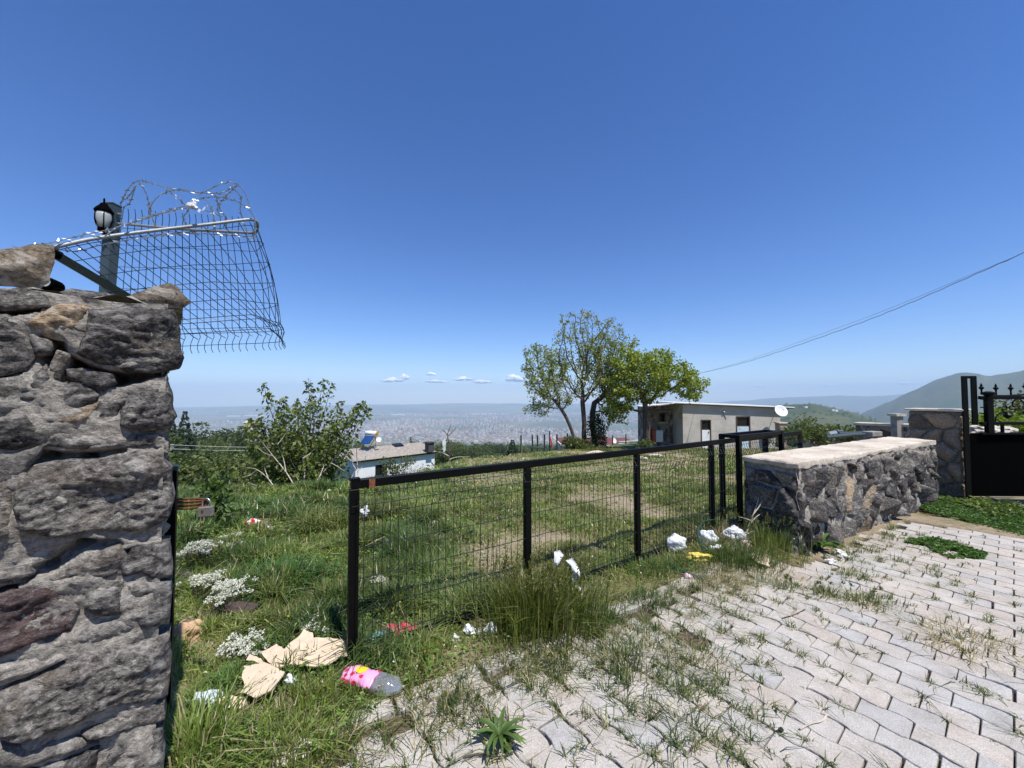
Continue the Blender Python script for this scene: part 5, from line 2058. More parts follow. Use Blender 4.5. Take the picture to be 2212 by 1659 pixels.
r2.z = gz(r2.x, r2.y) - 0.1
tree('tree', 'tree with slender trunk leaning left, its low crown drooping over the city view', 'tree', r2,
     [E(1165, 790, 42, 55, Yt - .6, 1.4), E(1185, 850, 40, 38, Yt - .6, 1.2), E(1140, 890, 14, 16, Yt - .6, .5), E(1160, 835, 30, 30, Yt - .3, 1.0), E(1200, 790, 34, 40, Yt - .4, 1.2), E(1205, 860, 36, 32, Yt - .4, 1.1), E(1165, 880, 26, 22, Yt - .6, .8)], 6, 900, 0.17, 1.4, 0.30, 0.10, 0.010, 4800, 0.125, (0.25, 0.29, 0.095),
     start=[tuple(r2), tuple(at(1238, 940, Yt - .3)), tuple(at(1231, 920, Yt - .4)), tuple(at(1222, 900, Yt - .5)), tuple(at(1213, 885, Yt - .5))], warm=0.25)
r3 = at(1286, 964, Yt + .2)
r3.z = gz(r3.x, r3.y) - 0.1
tree('tree', 'thick dark trunked tree beside the ivy bush, middle of the three trunks and hut', 'tree', r3,
     [E(1325, 810, 48, 50, Yt + .6, 1.6), E(1290, 770, 45, 55, Yt + .4, 1.4), E(1350, 770, 32, 40, Yt + .5, 1.0), E(1372, 745, 16, 24, Yt + .4, .8), E(1330, 868, 40, 34, Yt + .5, 1.2), E(1345, 820, 45, 40, Yt + .5, 1.3)], 7, 1050, 0.17, 1.4, 0.30, 0.17, 0.011, 5200, 0.13, (0.235, 0.28, 0.08),
     start=[tuple(r3), tuple(at(1282, 940, Yt + .2)), tuple(at(1279, 915, Yt + .2)), tuple(at(1280, 890, Yt + .2)), tuple(at(1284, 870, Yt + .3))], warm=0.2)
r4 = at(1399, 966, 22.0)
r4.z = gz(r4.x, r4.y) - 0.1
tree('tree', 'bushy leafy tree standing in front of the hut annex', 'tree', r4,
     [E(1400, 800, 55, 45, 22, 1.7), E(1450, 815, 48, 34, 22.0, 1.4), E(1500, 828, 32, 26, 22.2, .9), E(1345, 830, 46, 40, 22, 1.4), E(1352, 790, 44, 40, 22, 1.3), E(1330, 880, 30, 38, 22.2, .9), E(1425, 780, 40, 30, 22, 1.1), E(1490, 858, 24, 14, 22.2, .7), E(1390, 845, 50, 26, 22, 1.3)], 8, 1450, 0.16, 1.3, 0.28, 0.16, 0.010, 12500, 0.15, (0.25, 0.31, 0.05),
     start=[tuple(r4), tuple(at(1398, 940, 22)), tuple(at(1399, 915, 22)), tuple(at(1396, 890, 22))], warm=0.2)


def blob_plant(name, label, cat, c, rad, n, s, base, seed, group=None, mat=None, stems=6, shape=0.5, zmin=-0.6, part='leaves'):
    """dense low plant: leaves in a lumpy volume on a few stems"""
    rs = np.random.default_rng(seed)
    c = Vector(c)
    rad = np.array(rad)
    t_ = thing(name, label, cat, (c.x, c.y, c.z - rad[2] * 0.95), group)
    k = 9
    cen = rs.normal(size=(k, 3)) * 0.42
    cen[:, 2] = np.clip(cen[:, 2], zmin, 0.6)
    j = rs.integers(0, k, n)
    d = rs.normal(size=(n, 3))
    d /= np.linalg.norm(d, axis=1)[:, None]
    P = (cen[j] + d * shape * (0.55 + 0.45 * rs.random((n, 1)))) * rad + np.array(c)
    D = d + rs.normal(size=(n, 3)) * 0.5
    mk_leaves(part, P, D, s * (0.6 + 0.8 * rs.random(n)), rs, leaf_tints(n, rs, base, 0.25, 0.15), mat or M_leaf, t_, WLOC[t_.name])
    mb = MB()
    for i in range(stems):
        a = np.array([c.x + rs.normal() * rad[0] * .15, c.y + rs.normal() * rad[1] * .15, c.z - rad[2] * 0.98])
        e = np.array(c) + cen[i % k] * rad
        mb.tube([a, (a + e) / 2 + rs.normal(size=3) * rad * .1, e], [max(.006, rad[0] * .03), max(.005, rad[0] * .02), 0.004], 4, caps=False)
    mb.build('stem', M_bark, t_)
    return t_


ivy = blob_plant('ivy_bush', 'dark ivy bush grown against the thick trunk', 'bush', at(1297, 932, 22.6), (0.75, 0.6, 1.25), 2600, 0.11, (0.035, 0.055, 0.016), 31)
blob_plant('shrub', 'green shrub at the foot of the leaning trunks', 'shrub', at(1242, 960, 22.0), (0.95, 0.7, 0.5), 1500, 0.13, (0.09, 0.12, 0.03), 32)
blob_plant('shrub', 'low pale green weed clump on the mound right of the trunks', 'shrub', at(1290, 974, 21), (1.2, 0.6, 0.22), 900, 0.10, (0.13, 0.15, 0.05), 33)
blob_plant('shrub', 'leafy weeds under the tree in front of the hut annex', 'shrub', at(1395, 962, 20.5), (0.5, 0.4, 0.3), 450, 0.12, (0.12, 0.15, 0.05), 34)
WLAB = ['tall loose weeds just right of the brick pier', 'tall loose weeds behind the middle of the low wall coping', 'loose weeds in front of the long far wall', 'lowest weeds close to the pipe heap', 'weeds rising behind the gate guide frame', 'tallest weeds standing up against the green hill']
for k, (px, py, Y, rx, rz) in enumerate(((1725, 930, 15, .55, .42), (1760, 938, 14, .6, .34), (1800, 932, 15.5, .55, .36), (1835, 938, 15, .5, .3), (1712, 945, 12.5, .45, .3), (1745, 918, 17, .4, .6))):
    blob_plant('weed_thicket', WLAB[k], 'weeds', at(px, py, Y), (rx, 0.5, rz), 650, 0.10, (0.10, 0.13, 0.036), 40 + k, group='tall weeds behind the low wall', shape=0.6, part='leaves')
mound = thing('sand_mound', 'smooth pale sand heap in the grass before the trees', 'sand heap', at(1295, 982, 19.5))
mb = MB()
mc = at(1288, 984, 19.5)
vs, fs = [], []
for i in range(9):
    for k in range(24):
        a = k * math.pi / 12
        q = i / 8
        vs.append((mc.x + 1.65 * q * math.cos(a), mc.y + 0.9 * q * math.sin(a), mc.z - 0.25 + 0.5 * (math.cos(q * math.pi) * .5 + .5) + 0.03 * noise.noise(Vector((q * 3 * math.cos(a), q * 3 * math.sin(a), 3)))))
for i in range(8):
    for k in range(24):
        fs.append((i * 24 + k, i * 24 + (k + 1) % 24, (i + 1) * 24 + (k + 1) % 24, (i + 1) * 24 + k))
mb.add(vs, fs)
mb.build('heap', simple('pale sand', (0.47, 0.42, 0.30), 0.95, var=0.15, scale=6, bmp=0.4), mound, smooth=True)
M_palestone = simple('pale field stone', (0.48, 0.44, 0.38), 0.95, var=0.25, scale=12, bmp=0.5)
for k, (px, py, s, lab) in enumerate(((1416, 988, .36, 'flat pale slab lying in the lot behind the third gate panel'), (1386, 992, .22, 'small pale stone just left of the flat slab'))):
    g = on_ground(px, py)
    crumple('field_stone', lab, 'stone', g + Vector((0, 0, .04)), (s * 1.0, s * .7, s * .3), M_palestone, 50 + k, 0.25)

# vine behind the ornate gate
blob_plant('grape_vine', 'bright green vine leaves behind the ornate gate scrolls', 'vine', at(2150, 917, 8.0), (0.7, 0.4, 0.27), 900, 0.10, (0.17, 0.24, 0.03), 61)
blob_plant('grape_vine', 'darker green vine leaves behind the ornate gate close to its right', 'vine', at(2195, 927, 8.2), (0.5, 0.4, 0.3), 700, 0.10, (0.10, 0.16, 0.025), 62)
blob_plant('bush', 'olive bush beyond the garden gate at the far right', 'bush', at(2205, 895, 12), (0.75, 0.6, 0.6), 800, 0.12, (0.11, 0.13, 0.045), 63)
o = MB().tube([at(2182, 915, 10), at(2184, 885, 10)], 0.06, 6).build('fence_post', M_twig, loc=at(2182, 915, 10))
tag(o, 'weathered grey stake behind the gate scrolls', 'post')
for k, (px, py, s) in enumerate(((2112, 928, .12), (2130, 932, .12), (2150, 931, .16), (2172, 933, .12))):
    crumple('field_stone', 'pale stone on the heap seen through the ornate gate', 'stone', at(px, py, 7.0), (s * 1.4, s, s * .7), M_palestone, 70 + k, 0.35, group='pale stones behind the ornate gate')

# the young tree in the middle left: long upright leafy shoots
def shoots_tree(name, label, cat, root, ends, seed, leaf_s, base, per_m, trunk_r, r_sh, top=1.0):
    rs = np.random.default_rng(seed)
    t_ = thing(name, label, cat, root)
    mb = MB()
    P, D = [], []
    for e in ends:
        e = Vector(e)
        h = (e - root)
        f0 = rs.uniform(0.05, 0.22)
        a = root + Vector((rs.normal() * .05, rs.normal() * .05, h.z * f0))
        mid_ = a.lerp(e, 0.5) + Vector((h.x * 0.10 + rs.normal() * .06, rs.normal() * .10, -0.02 * h.z + rs.normal() * .04))
        pts = smooth_pts([a, a.lerp(mid_, .5) + Vector((rs.normal() * .03, rs.normal() * .03, 0)), mid_, mid_.lerp(e, .55) + Vector((rs.normal() * .03, rs.normal() * .03, 0.04)), e], 6)
        n = len(pts)
        mb.tube(pts, [r_sh * (1 - 0.8 * i / n) for i in range(n)], 5, caps=False)
        L = sum((pts[i + 1] - pts[i]).length for i in range(n - 1))
        for _ in range(int(L * per_m)):
            q = rs.random() ** 0.75
            i = min(n - 2, int((0.18 + 0.82 * q) * (n - 1)))
            d = (pts[i + 1] - pts[i]).normalized()
            p = pts[i].lerp(pts[i + 1], rs.random())
            o2 = rs.normal(size=3)
            # side spur with several leaves low down, single leaves near the tip
            sp = (1 - q) * 0.20
            pp = np.array(p) + o2 * sp
            P.append(pp + rs.normal(size=3) * 0.02)
            D.append(np.array(d) * 0.5 + o2 * 0.8 + np.array([0, 0, -0.15]))
    mb.tube([root - Vector((0, 0, .1)), root + Vector((0, 0, .35)), root + Vector((0.02, 0, .8))], [trunk_r, trunk_r * .85, trunk_r * .5], 8)
    mb.build('trunk', M_bark, t_, smooth=True)
    P, D = np.array(P), np.array(D)
    mk_leaves('crown', P, D, leaf_s * (0.6 + 0.8 * rs.random(len(P))), rs, leaf_tints(len(P), rs, base, 0.3, 0.12), M_leaf, t_, WLOC[t_.name], droop=0.3, aspect=0.7)
    return t_


Yb = 9.3
rb = at(657, 1052, Yb)
rb.z = gz(rb.x, rb.y)
EN = [(570, 828), (582, 850), (612, 856), (600, 882), (640, 868), (666, 822), (672, 850), (700, 820), (717, 824), (688, 870), (738, 868), (742, 900), (790, 868), (770, 882), (560, 905), (535, 905), (545, 930), (590, 920), (555, 960), (610, 930), (640, 905), (720, 920), (735, 965), (700, 940), (655, 880), (625, 960), (575, 990), (725, 1000), (600, 1010), (685, 1000), (550, 1000), (725, 970), (640, 990), (560, 1030), (620, 1035), (700, 1030)]
ends = []
for (x, y) in EN:
    ends.append(at(x, y, Yb + random.uniform(-.5, .5)))
    if y > 865:
        for _ in range(1 if y < 920 else 2):
            ends.append(at(x + random.uniform(-22, 22), y + random.uniform(-12, 18), Yb + random.uniform(-.9, .8)))
shoots_tree('young_tree', 'young broadleaf tree with long upright shoots in front of the wooded slope', 'tree', rb, ends, 77, 0.096, (0.14, 0.18, 0.042), 42, 0.06, 0.014)

# dry pale branches standing before it
DB = [
    ('dry_sapling', 'dry pale forked branch leaning left before the young tree', 8.4, [[(640, 1056), (618, 1020), (590, 985), (566, 955), (553, 940)], [(618, 1020), (612, 990), (600, 960), (597, 930)], [(600, 960), (618, 935), (626, 912)], [(590, 985), (570, 978), (556, 966)]]),
    ('dry_sapling', 'twisted bare stem with hooked top before the young tree', 8.5, [[(655, 1050), (658, 1020), (654, 990), (660, 970), (656, 945)], [(654, 990), (672, 978), (680, 965), (674, 955)], [(655, 1050), (640, 1030), (632, 1012)]]),
    ('dry_sapling', 'bare pale branch slanting right before the young tree', 8.5, [[(672, 1058), (690, 1030), (715, 1000), (735, 975), (752, 955)], [(690, 1030), (700, 1005), (703, 985)], [(715, 1000), (730, 1008), (745, 1018)]]),
    ('dry_sapling', 'slim upright bare stem right of the young tree', 8.6, [[(772, 1052), (773, 1020), (771, 990), (770, 965)], [(773, 1020), (762, 1002), (757, 985)], [(773, 1018), (785, 1005), (790, 985)]]),
    ('dry_sapling', 'short pale stick leaning beside the gate post top', 8.2, [[(752, 1050 + 6), (758, 1035), (770, 1012), (778, 996)]]),
    ('dry_sapling', 'low spreading bare twigs at the meadow edge left of the young tree', 8.3, [[(600, 1065), (580, 1035), (556, 1015), (535, 1010)], [(580, 1035), (572, 1010), (578, 992)], [(556, 1015), (540, 1026), (528, 1030)], [(590, 1050), (560, 1050), (535, 1042)]]),
]
for nm, lab, Y, segs in DB:
    base = at(*segs[0][0], Y)
    t_ = thing(nm, lab, 'dry branch', base)
    for k, sg in enumerate(segs):
        pts = smooth_pts([at(x, y, Y + 0.25 * math.sin(i + k)) if i else at(x, y, Y) for i, (x, y) in enumerate(sg)], 5)
        if k == 0:
            pts = [pts[0] - Vector((0, 0, .15))] + pts
        mb = MB()
        n = len(pts)
        mb.tube(pts, [(0.016 if k == 0 else 0.010) * (1 - .7 * i / n) for i in range(n)], 5)
        mb.build('stem' if k == 0 else 'twig', M_twig, t_)

# dead sapling beyond the gate with a torn bag
dsr = at(971, 1010, 14)
t_ = thing('dead_sapling', 'leafless brown sapling with broken branches beyond the gate rail', 'sapling', dsr)
for k, sg in enumerate(([(971, 1014), (970, 985), (969, 955), (967, 938), (974, 918)], [(967, 940), (958, 930), (954, 928)], [(968, 942), (980, 930), (986, 922)], [(969, 985), (955, 978), (945, 976)], [(968, 1003), (973, 992), (990, 987), (1015, 987)], [(970, 975), (978, 968), (990, 960)])):
    pts = smooth_pts([at(x, y, 14 + .1 * i) for i, (x, y) in enumerate(sg)], 4)
    mb = MB()
    n = len(pts)
    mb.tube(pts, [(0.035 if k == 0 else 0.018) * (1 - .75 * i / n) for i in range(n)], 5)
    mb.build('trunk' if k == 0 else 'branch', M_twig if k in (3, 4) else M_bark, t_)
crumple('plastic_bag', 'torn white bag caught on the dead sapling', 'plastic bag', at(959, 962, 13.9), (0.07, 0.04, 0.22), M_white, 81, 0.6)

# shrub and white blossom before the white house
blob_plant('shrub', 'dark green shrub in front of the white house wall', 'shrub', at(858, 1004, 21), (0.8, 0.7, 0.5), 1100, 0.10, (0.09, 0.12, 0.035), 82)
bl = blob_plant('blossom_bush', 'sprawling bush of white blossom beside the white house corner', 'bush', at(905, 1018, 20), (0.9, 0.8, 0.22), 260, 0.09, (0.62, 0.62, 0.58), 83, mat=M_flower, part='blossom')
blob_plant('shrub', 'grey green scrub below the dead sapling beyond the gate', 'shrub', at(975, 1012, 15), (1.3, 0.8, 0.3), 900, 0.10, (0.10, 0.12, 0.055), 84)
blob_plant('shrub', 'leafy dark weed growing at the meadow edge behind the padlock', 'shrub', at(470, 1070, 4.6), (0.17, 0.16, 0.30), 260, 0.085, (0.085, 0.14, 0.03), 85)

# white fence slabs and a terrace glimpsed in the wood
for k, (px, py, w, Y, lab) in enumerate(((380, 960, 34, 60, 'topmost white wall strip glimpsed in the wood'), (405, 1000, 38, 34, 'white wall strip glimpsed beside the yellow heater'), (395, 1028, 22, 26, 'short white wall strip low in the wood'), (448, 1021, 30, 30, 'white wall strip at the foot of the wood near the young tree'))):
    a = at(px - w / 2, py + 1.5, Y)
    bb = at(px + w / 2, py - 2, Y)
    o = MB().bar(a, bb, 0.25, 0.16).build('garden_wall', M_cap, loc=a)
    o2 = MB().bar(a - Vector((0, -.02, .5)), bb - Vector((0, -.02, .5)), 0.2, 0.84).build('wall_body', M_cement, o)
    tag(o, lab, 'wall')
yh = thing('water_heater', 'yellow roof water heater glimpsed just right of the black post top', 'water heater', at(387, 1012, 30))
mb = MB()
mb.tube([at(381, 1000.5, 30), at(389, 1000, 30)], 0.16, 8)
mb.build('tank', M_whitepaint, yh)
mb = MB()
mb.box(at(389, 1006, 30), (0.18, 0.3, 0.7))
mb.box(at(386, 1012, 30), (0.26, 0.3, 0.12))
mb.build('stand', simple('yellow paint', (0.7, 0.36, 0.03), 0.6, var=0.1, scale=5), yh)
for k, (px, py, w, h, Y, col, lab) in enumerate(((545, 914, 26, 5, 320, (0.62, 0.5, 0.36), 'long cream roofed house at the top edge of the wood'), (512, 936, 6, 4, 210, (0.7, 0.7, 0.7), 'tiny white house glimpsed between trees high in the wood'), (548, 943, 10, 6, 170, (0.68, 0.7, 0.74), 'small white house half hidden left of the young tree'), (582, 962, 14, 5, 120, (0.7, 0.7, 0.7), 'white villa glimpsed through the young tree shoots'))):
    c = at(px, py, Y)
    s = Y / 831.
    t_ = thing('house', lab, 'house', c - Vector((0, 0, h * s)))
    mb = MB()
    mb.box(c - Vector((0, 0, h * s * 1.0)), (w * s, w * s * .6, h * s * 2.6))
    mb.build('wall', simple('render %d' % k, col, 0.9, var=0.05, scale=1), t_)
    mb = MB()
    hw, hh = w * s * .55, h * s
    zc = c.z + h * s * .3
    d2 = w * s * .35
    mb.add([(c.x - hw, c.y - d2, zc), (c.x + hw, c.y - d2, zc), (c.x + hw, c.y + d2, zc), (c.x - hw, c.y + d2, zc), (c.x - hw * .6, c.y, zc + hh), (c.x + hw * .6, c.y, zc + hh)], [(0, 1, 5, 4), (1, 2, 5), (2, 3, 4, 5), (3, 0, 4), (3, 2, 1, 0)])
    mb.build('roof', M_cap if k == 0 else M_tile, t_)


# ---- the wooded slope
def crown_mesh(seed, kind, base):
    rs = np.random.default_rng(seed)
    if kind == 'conifer':
        n = 900
        h = rs.random(n) ** 0.7
        lay = np.round(h * 13) / 13
        h = np.where(rs.random(n) < .75, lay, h)
        rad = (1 - h) * 0.30 * (0.35 + 0.65 * rs.random(n)) + 0.01
        an = rs.random(n) * 2 * np.pi
        P = np.stack([rad * np.cos(an), rad * np.sin(an), 0.08 + 0.92 * h - rad * .28], 1)
        D = np.stack([np.cos(an), np.sin(an), -0.35 + 0 * an], 1) + rs.normal(size=(n, 3)) * .2
        sz = 0.075 * (0.5 + (1 - h))
    else:
        n = 1100
        k = 11
        cen = rs.normal(size=(k, 3)) * np.array([.22, .22, .17]) + np.array([0, 0, 0.62])
        j = rs.integers(0, k, n)
        d = rs.normal(size=(n, 3))
        d /= np.linalg.norm(d, axis=1)[:, None]
        P = cen[j] + d * np.array([.19, .19, .16]) * (0.55 + 0.45 * rs.random((n, 1)))
        P[:, 2] = np.maximum(P[:, 2], 0.10 + 0.1 * rs.random(n))
        D = d + rs.normal(size=(n, 3)) * .5
        sz = 0.06 * (0.6 + 0.8 * rs.random(n))
    V, lo, st_, c = leaves_np(P, D, sz, rs, leaf_tints(n, rs, base, 0.24, 0.12), 0.1, 0.75)
    me = mesh_np('crown', V, lo, st_, [M_leaf])
    set_tint(me, 'tint', c)
    return me


trunk_me = MB().tube([(0, 0, -0.05), (0.01, 0, 0.2), (-0.01, 0.01, 0.45), (0.0, 0.0, 0.62)], [0.028, 0.022, 0.014, 0.006], 6).build('trunk', M_bark, loc=(0, 0, 0))
trunk_data = trunk_me.data
bpy.data.objects.remove(trunk_me)
CROWNS = [crown_mesh(900 + k, 'broad', b) for k, b in enumerate(((0.066, 0.095, 0.026), (0.09, 0.122, 0.033), (0.052, 0.076, 0.023), (0.125, 0.155, 0.045)))]
CONI = crown_mesh(950, 'conifer', (0.035, 0.062, 0.032))


def put_tree(x, y, h, crown, label, group, wid=1.0, name='tree'):
    z = gz(x, y)
    t_ = thing(name, label, 'tree', (x, y, z), group)
    a = link('trunk', trunk_data, (x, y, z), t_)
    c = link('crown', crown, (x, y, z), t_)
    s = (h * wid, h * wid, h)
    a.scale = (h, h, h)
    c.scale = s
    c.rotation_euler = (0, 0, random.uniform(0, 6.28))
    return t_


def tree_at(px, ytop, Y, crown, label, group, wid=1.0, name='tree'):
    x = atX(px, Y)
    h = at(px, ytop, Y).z - gz(x, Y)
    if h < 1.0:
        return
    put_tree(x, Y, h, crown, label, group, wid, name)


LABS = ['dark green broadleaf tree in the wood on the left slope', 'mid green broadleaf tree in the wood on the left slope', 'very dark bushy tree in the wood on the left slope', 'light green tree in the wood on the left slope']
tree_at(401, 889, 60, CONI, 'tall dark spruce rising above the wood beside the stone wall', None, 0.62, 'spruce_tree')
tree_at(372, 905, 64, CONI, 'shorter dark spruce behind the tall one, close to the stone wall', None, 0.75, 'spruce_tree')
rt = random.Random(5)
KINDW = ('dark green', 'mid green', 'very dark bushy', 'light green')


def where_left(px, Y):
    a = ['beside the black post', 'above the padlock', 'midway to the young tree', 'just left of the young tree', 'behind the young tree', 'behind the right of the young tree', 'between young tree and white house']
    i = 0 if px < 350 else sum(px > q for q in (405, 465, 525, 590, 655, 710))
    r = 'low' if Y < 45 else ('midway up' if Y < 95 else ('high' if Y < 150 else 'topmost'))
    return '%s in the wood, %s' % (r, a[i])


def where_belt(px, Y):
    a = ['behind the house roof, left', 'behind the house roof, right', 'by the house chimney', 'behind the dead sapling', 'just right of the dead sapling', 'halfway to the green posts', 'left of the green posts', 'behind the green posts']
    i = sum(px > q for q in (840, 895, 945, 985, 1030, 1080, 1125))
    r = 'near' if Y < 100 else ('middle' if Y < 190 else 'far')
    return 'in the %s belt, %s' % (r, a[i])


for k in range(112):
    px = rt.uniform(250, 790)
    Y = 22 * (9.5 ** rt.random())
    top = np.interp(px, [350, 420, 470, 520, 600, 700, 790], [918, 921, 917, 918, 922, 940, 955])
    yt = top + rt.uniform(0, 8) + 95 * (1 - math.log(Y / 22.) / math.log(9.5)) * rt.uniform(.75, 1.1)
    if 700 < px and Y < 60:
        continue
    ci = rt.choices([0, 1, 2, 3], [4, 3, 3, 1.5])[0]
    tree_at(px, yt, Y, CROWNS[ci], KINDW[ci] + ' tree ' + where_left(px, Y), 'trees of the wood on the left slope', rt.uniform(.9, 1.35))
LAB2 = [s.replace('in the wood on the left slope', 'in the belt beyond the meadow and house') for s in LABS]
for k in range(70):
    px = rt.uniform(800, 1240)
    Y = 60 * (6 ** rt.random())
    top = np.interp(px, [800, 870, 930, 985, 1010, 1060, 1110, 1150, 1240], [951, 951, 945, 947, 949, 958, 958, 962, 972])
    yt = top + rt.uniform(0, 7) + 28 * (1 - math.log(Y / 60.) / math.log(6)) * rt.uniform(.7, 1.1)
    ci = rt.choices([0, 1, 2, 3], [4, 3, 3, 1.5])[0]
    tree_at(px, yt, Y, CROWNS[ci], KINDW[ci] + ' tree ' + where_belt(px, Y), 'trees of the belt beyond the meadow', rt.uniform(.95, 1.5))
tree_at(1107, 950, 60, CONI, 'small pointed dark conifer left of the green posts', None, 1.1, 'conifer_tree')
tree_at(888, 944, 130, CONI, 'thin dark cypress rising between house roof and city', None, 0.45, 'cypress_tree')
# bushes in the near edge of the wood, hiding the drop behind the meadow
for k in range(26):
    px = rt.uniform(385, 760)
    Y = rt.uniform(11.5, 19)
    yt = rt.uniform(965, 1022) if px < 540 else rt.uniform(985, 1030)
    if px > 715:
        continue
    ci = rt.choices([0, 1, 2, 3], [3, 3, 2, 1.5])[0]
    tree_at(px, yt, Y, CROWNS[ci], KINDW[ci] + (' taller' if yt < 1000 else ' low') + ' bush below the meadow edge, ' + ['beside the black post', 'under the padlock trees', 'midway to the young tree', 'left of the young tree', 'behind the young tree'][sum(px > q for q in (425, 480, 540, 610))], 'bushes below the meadow edge', rt.uniform(1.0, 1.5), 'bush')

# woodland further down: nobody could count it
rs = np.random.default_rng(44)
n = 6500
azr = np.radians(rs.uniform(-44, 62, n))
rr_ = 260 * (11.5 ** (rs.random(n) ** 0.85))
wx_, wy_ = np.sin(azr) * rr_, np.cos(azr) * rr_
keep = fnoise(wx_ * 0.004 + 9, wy_ * 0.004, 4) > 0.46
wx_, wy_, rr_ = wx_[keep], wy_[keep], rr_[keep]
wz_ = terrain(wx_, wy_)
k = len(wx_)
q = 26
hh = rs.uniform(3, 7, k) * np.clip(rr_ / 900, 0.7, 1.4) * np.where(wx_ > wy_ * .42, .6, 1)
cc = np.repeat(np.stack([wx_, wy_, wz_ + hh * .45], 1), q, 0)
d = rs.normal(size=(k * q, 3))
d /= np.linalg.norm(d, axis=1)[:, None]
hq = np.repeat(hh, q)[:, None]
P = cc + d * hq * np.array([.62, .62, .5]) * rs.uniform(.5, 1, (k * q, 1))
tb = np.array([0.062, 0.092, 0.032]) * rs.uniform(.6, 1.5, (k, 1))
V, lo, st_, c = leaves_np(P, d + rs.normal(size=d.shape) * .5, (hq[:, 0] * .42), rs, np.repeat(tb, q, 0), 0.0, 0.9)
me = mesh_np('woodland', V, lo, st_, [M_leaf])
set_tint(me, 'tint', c)
tag(link('woodland', me), 'scattered distant trees on the slopes below the meadow', 'woodland', kind='stuff')


# ================================================================== grass and low plants
def blades(x, y, z, h, w, tint, rs, lean=0.45, az=None):
    n = len(x)
    a = rs.random(n) * 2 * np.pi if az is None else az
    b_ = a + np.pi / 2 + rs.normal(size=n) * .5
    dx, dy = np.cos(a), np.sin(a)
    sx, sy = np.cos(b_) * w / 2, np.sin(b_) * w / 2
    k = np.abs(rs.normal(size=n)) * lean
    m1, m2 = k * 0.28, k
    P = np.stack([x, y, z], 1)
    S = np.stack([sx, sy, 0 * sx], 1)
    Dv = np.stack([dx, dy, 0 * dx], 1)
    up = np.array([0, 0, 1.0])
    H = h[:, None]
    mid_ = P + up * H * 0.55 + Dv * H * m1[:, None]
    tip = P + up * H * np.maximum(0.25, 1 - 0.35 * m2[:, None]) + Dv * H * m2[:, None]
    V = np.stack([P - S, P + S, mid_ + S * .8, mid_ - S * .8, tip], 1).reshape(-1, 3)
    i = np.arange(n)[:, None] * 5
    loops = (i + np.array([[0, 1, 2, 3, 3, 2, 4]])).ravel()
    starts = (np.arange(n)[:, None] * 7 + np.array([[0, 4]])).ravel()
    return V, loops, starts, np.repeat(tint, 5, 0)


def combine(name, parts, mat, parent=None, loc=(0, 0, 0)):
    V = np.concatenate([p[0] for p in parts]) - np.array(loc)[None, :]
    off, lo, st_, ls = 0, [], [], 0
    for p in parts:
        lo.append(p[1] + off)
        st_.append(p[2] + ls)
        off += len(p[0])
        ls += len(p[1])
    me = mesh_np(name, V, np.concatenate(lo), np.concatenate(st_), [mat])
    set_tint(me, 'tint', np.concatenate([p[3] for p in parts]))
    return link(name, me, loc, parent)


def in_poly(x, y, P):
    r = np.zeros(len(x), bool)
    for i in range(len(P)):
        (x0, y0), (x1, y1) = P[i - 1], P[i]
        c = ((y0 > y) != (y1 > y)) & (x < (x1 - x0) * (y - y0) / ((y1 - y0) or 1e-9) + x0)
        r ^= c
    return r


cb1 = lambda pts: [(493.7 + x / 4.63, 1344 + y / 4.63) for x, y in pts]
rs = np.random.default_rng(77)
GT = {'lush': (0.18, 0.255, 0.058), 'dark': (0.080, 0.165, 0.045), 'yel': (0.30, 0.315, 0.10), 'olive': (0.215, 0.25, 0.08), 'straw': (0.46, 0.385, 0.235)}
NB = 420000
az_ = np.radians(rs.uniform(-56, 50, NB))
r_ = 1.45 * (26 / 1.45) ** rs.random(NB)
x, y = np.sin(az_) * r_, np.cos(az_) * r_
lowpoly = [(A_.x, A_.y), (B_.x + .5, B_.y + .3), (B_.x + TH.x + .4, B_.y + TH.y + .8), (A_.x + TH.x, A_.y + TH.y)]
dgate = (x - GP0.x) * -GN.x + (y - GP0.y) * -GN.y          # > 0 inside the lot
sgate = (x - GP0.x) * GD.x + (y - GP0.y) * GD.y
drv = (x - KP.x) * GN.x + (y - KP.y) * GN.y
ok = ~paved(x, y) & ~in_poly(x, y, lowpoly)
ok &= y < np.interp(x / y, CREST_T, CREST_Y) + 3.5
wallside = (x - WE.x) * WT.y - (y - WE.y) * WT.x            # right of the wall end
ok &= ~((wallside < 0.02) & (y < 2.6))
inlot = dgate > 0.02
ok &= inlot | (x < 3.4)
hutp = (x > hx(1370)) & (y > HY - .3)
ok &= ~hutp
patch = fnoise(x * 0.55, y * 0.55, 4) + 0.22 * (fnoise(x * 2.6, y * 2.6, 3) - .5)
lushn = fnoise(x * 0.9 + 11, y * 0.9 + 4, 3)
left = sstep(0.6, -0.8, x + 0.15 * y - 0.15)                # lush wedge in the open gateway
# bare ground inside the lot
bare = sstep(0.44, 0.60, patch) * inlot * (1 - left * .85) * sstep(0.05, 0.6, dgate)
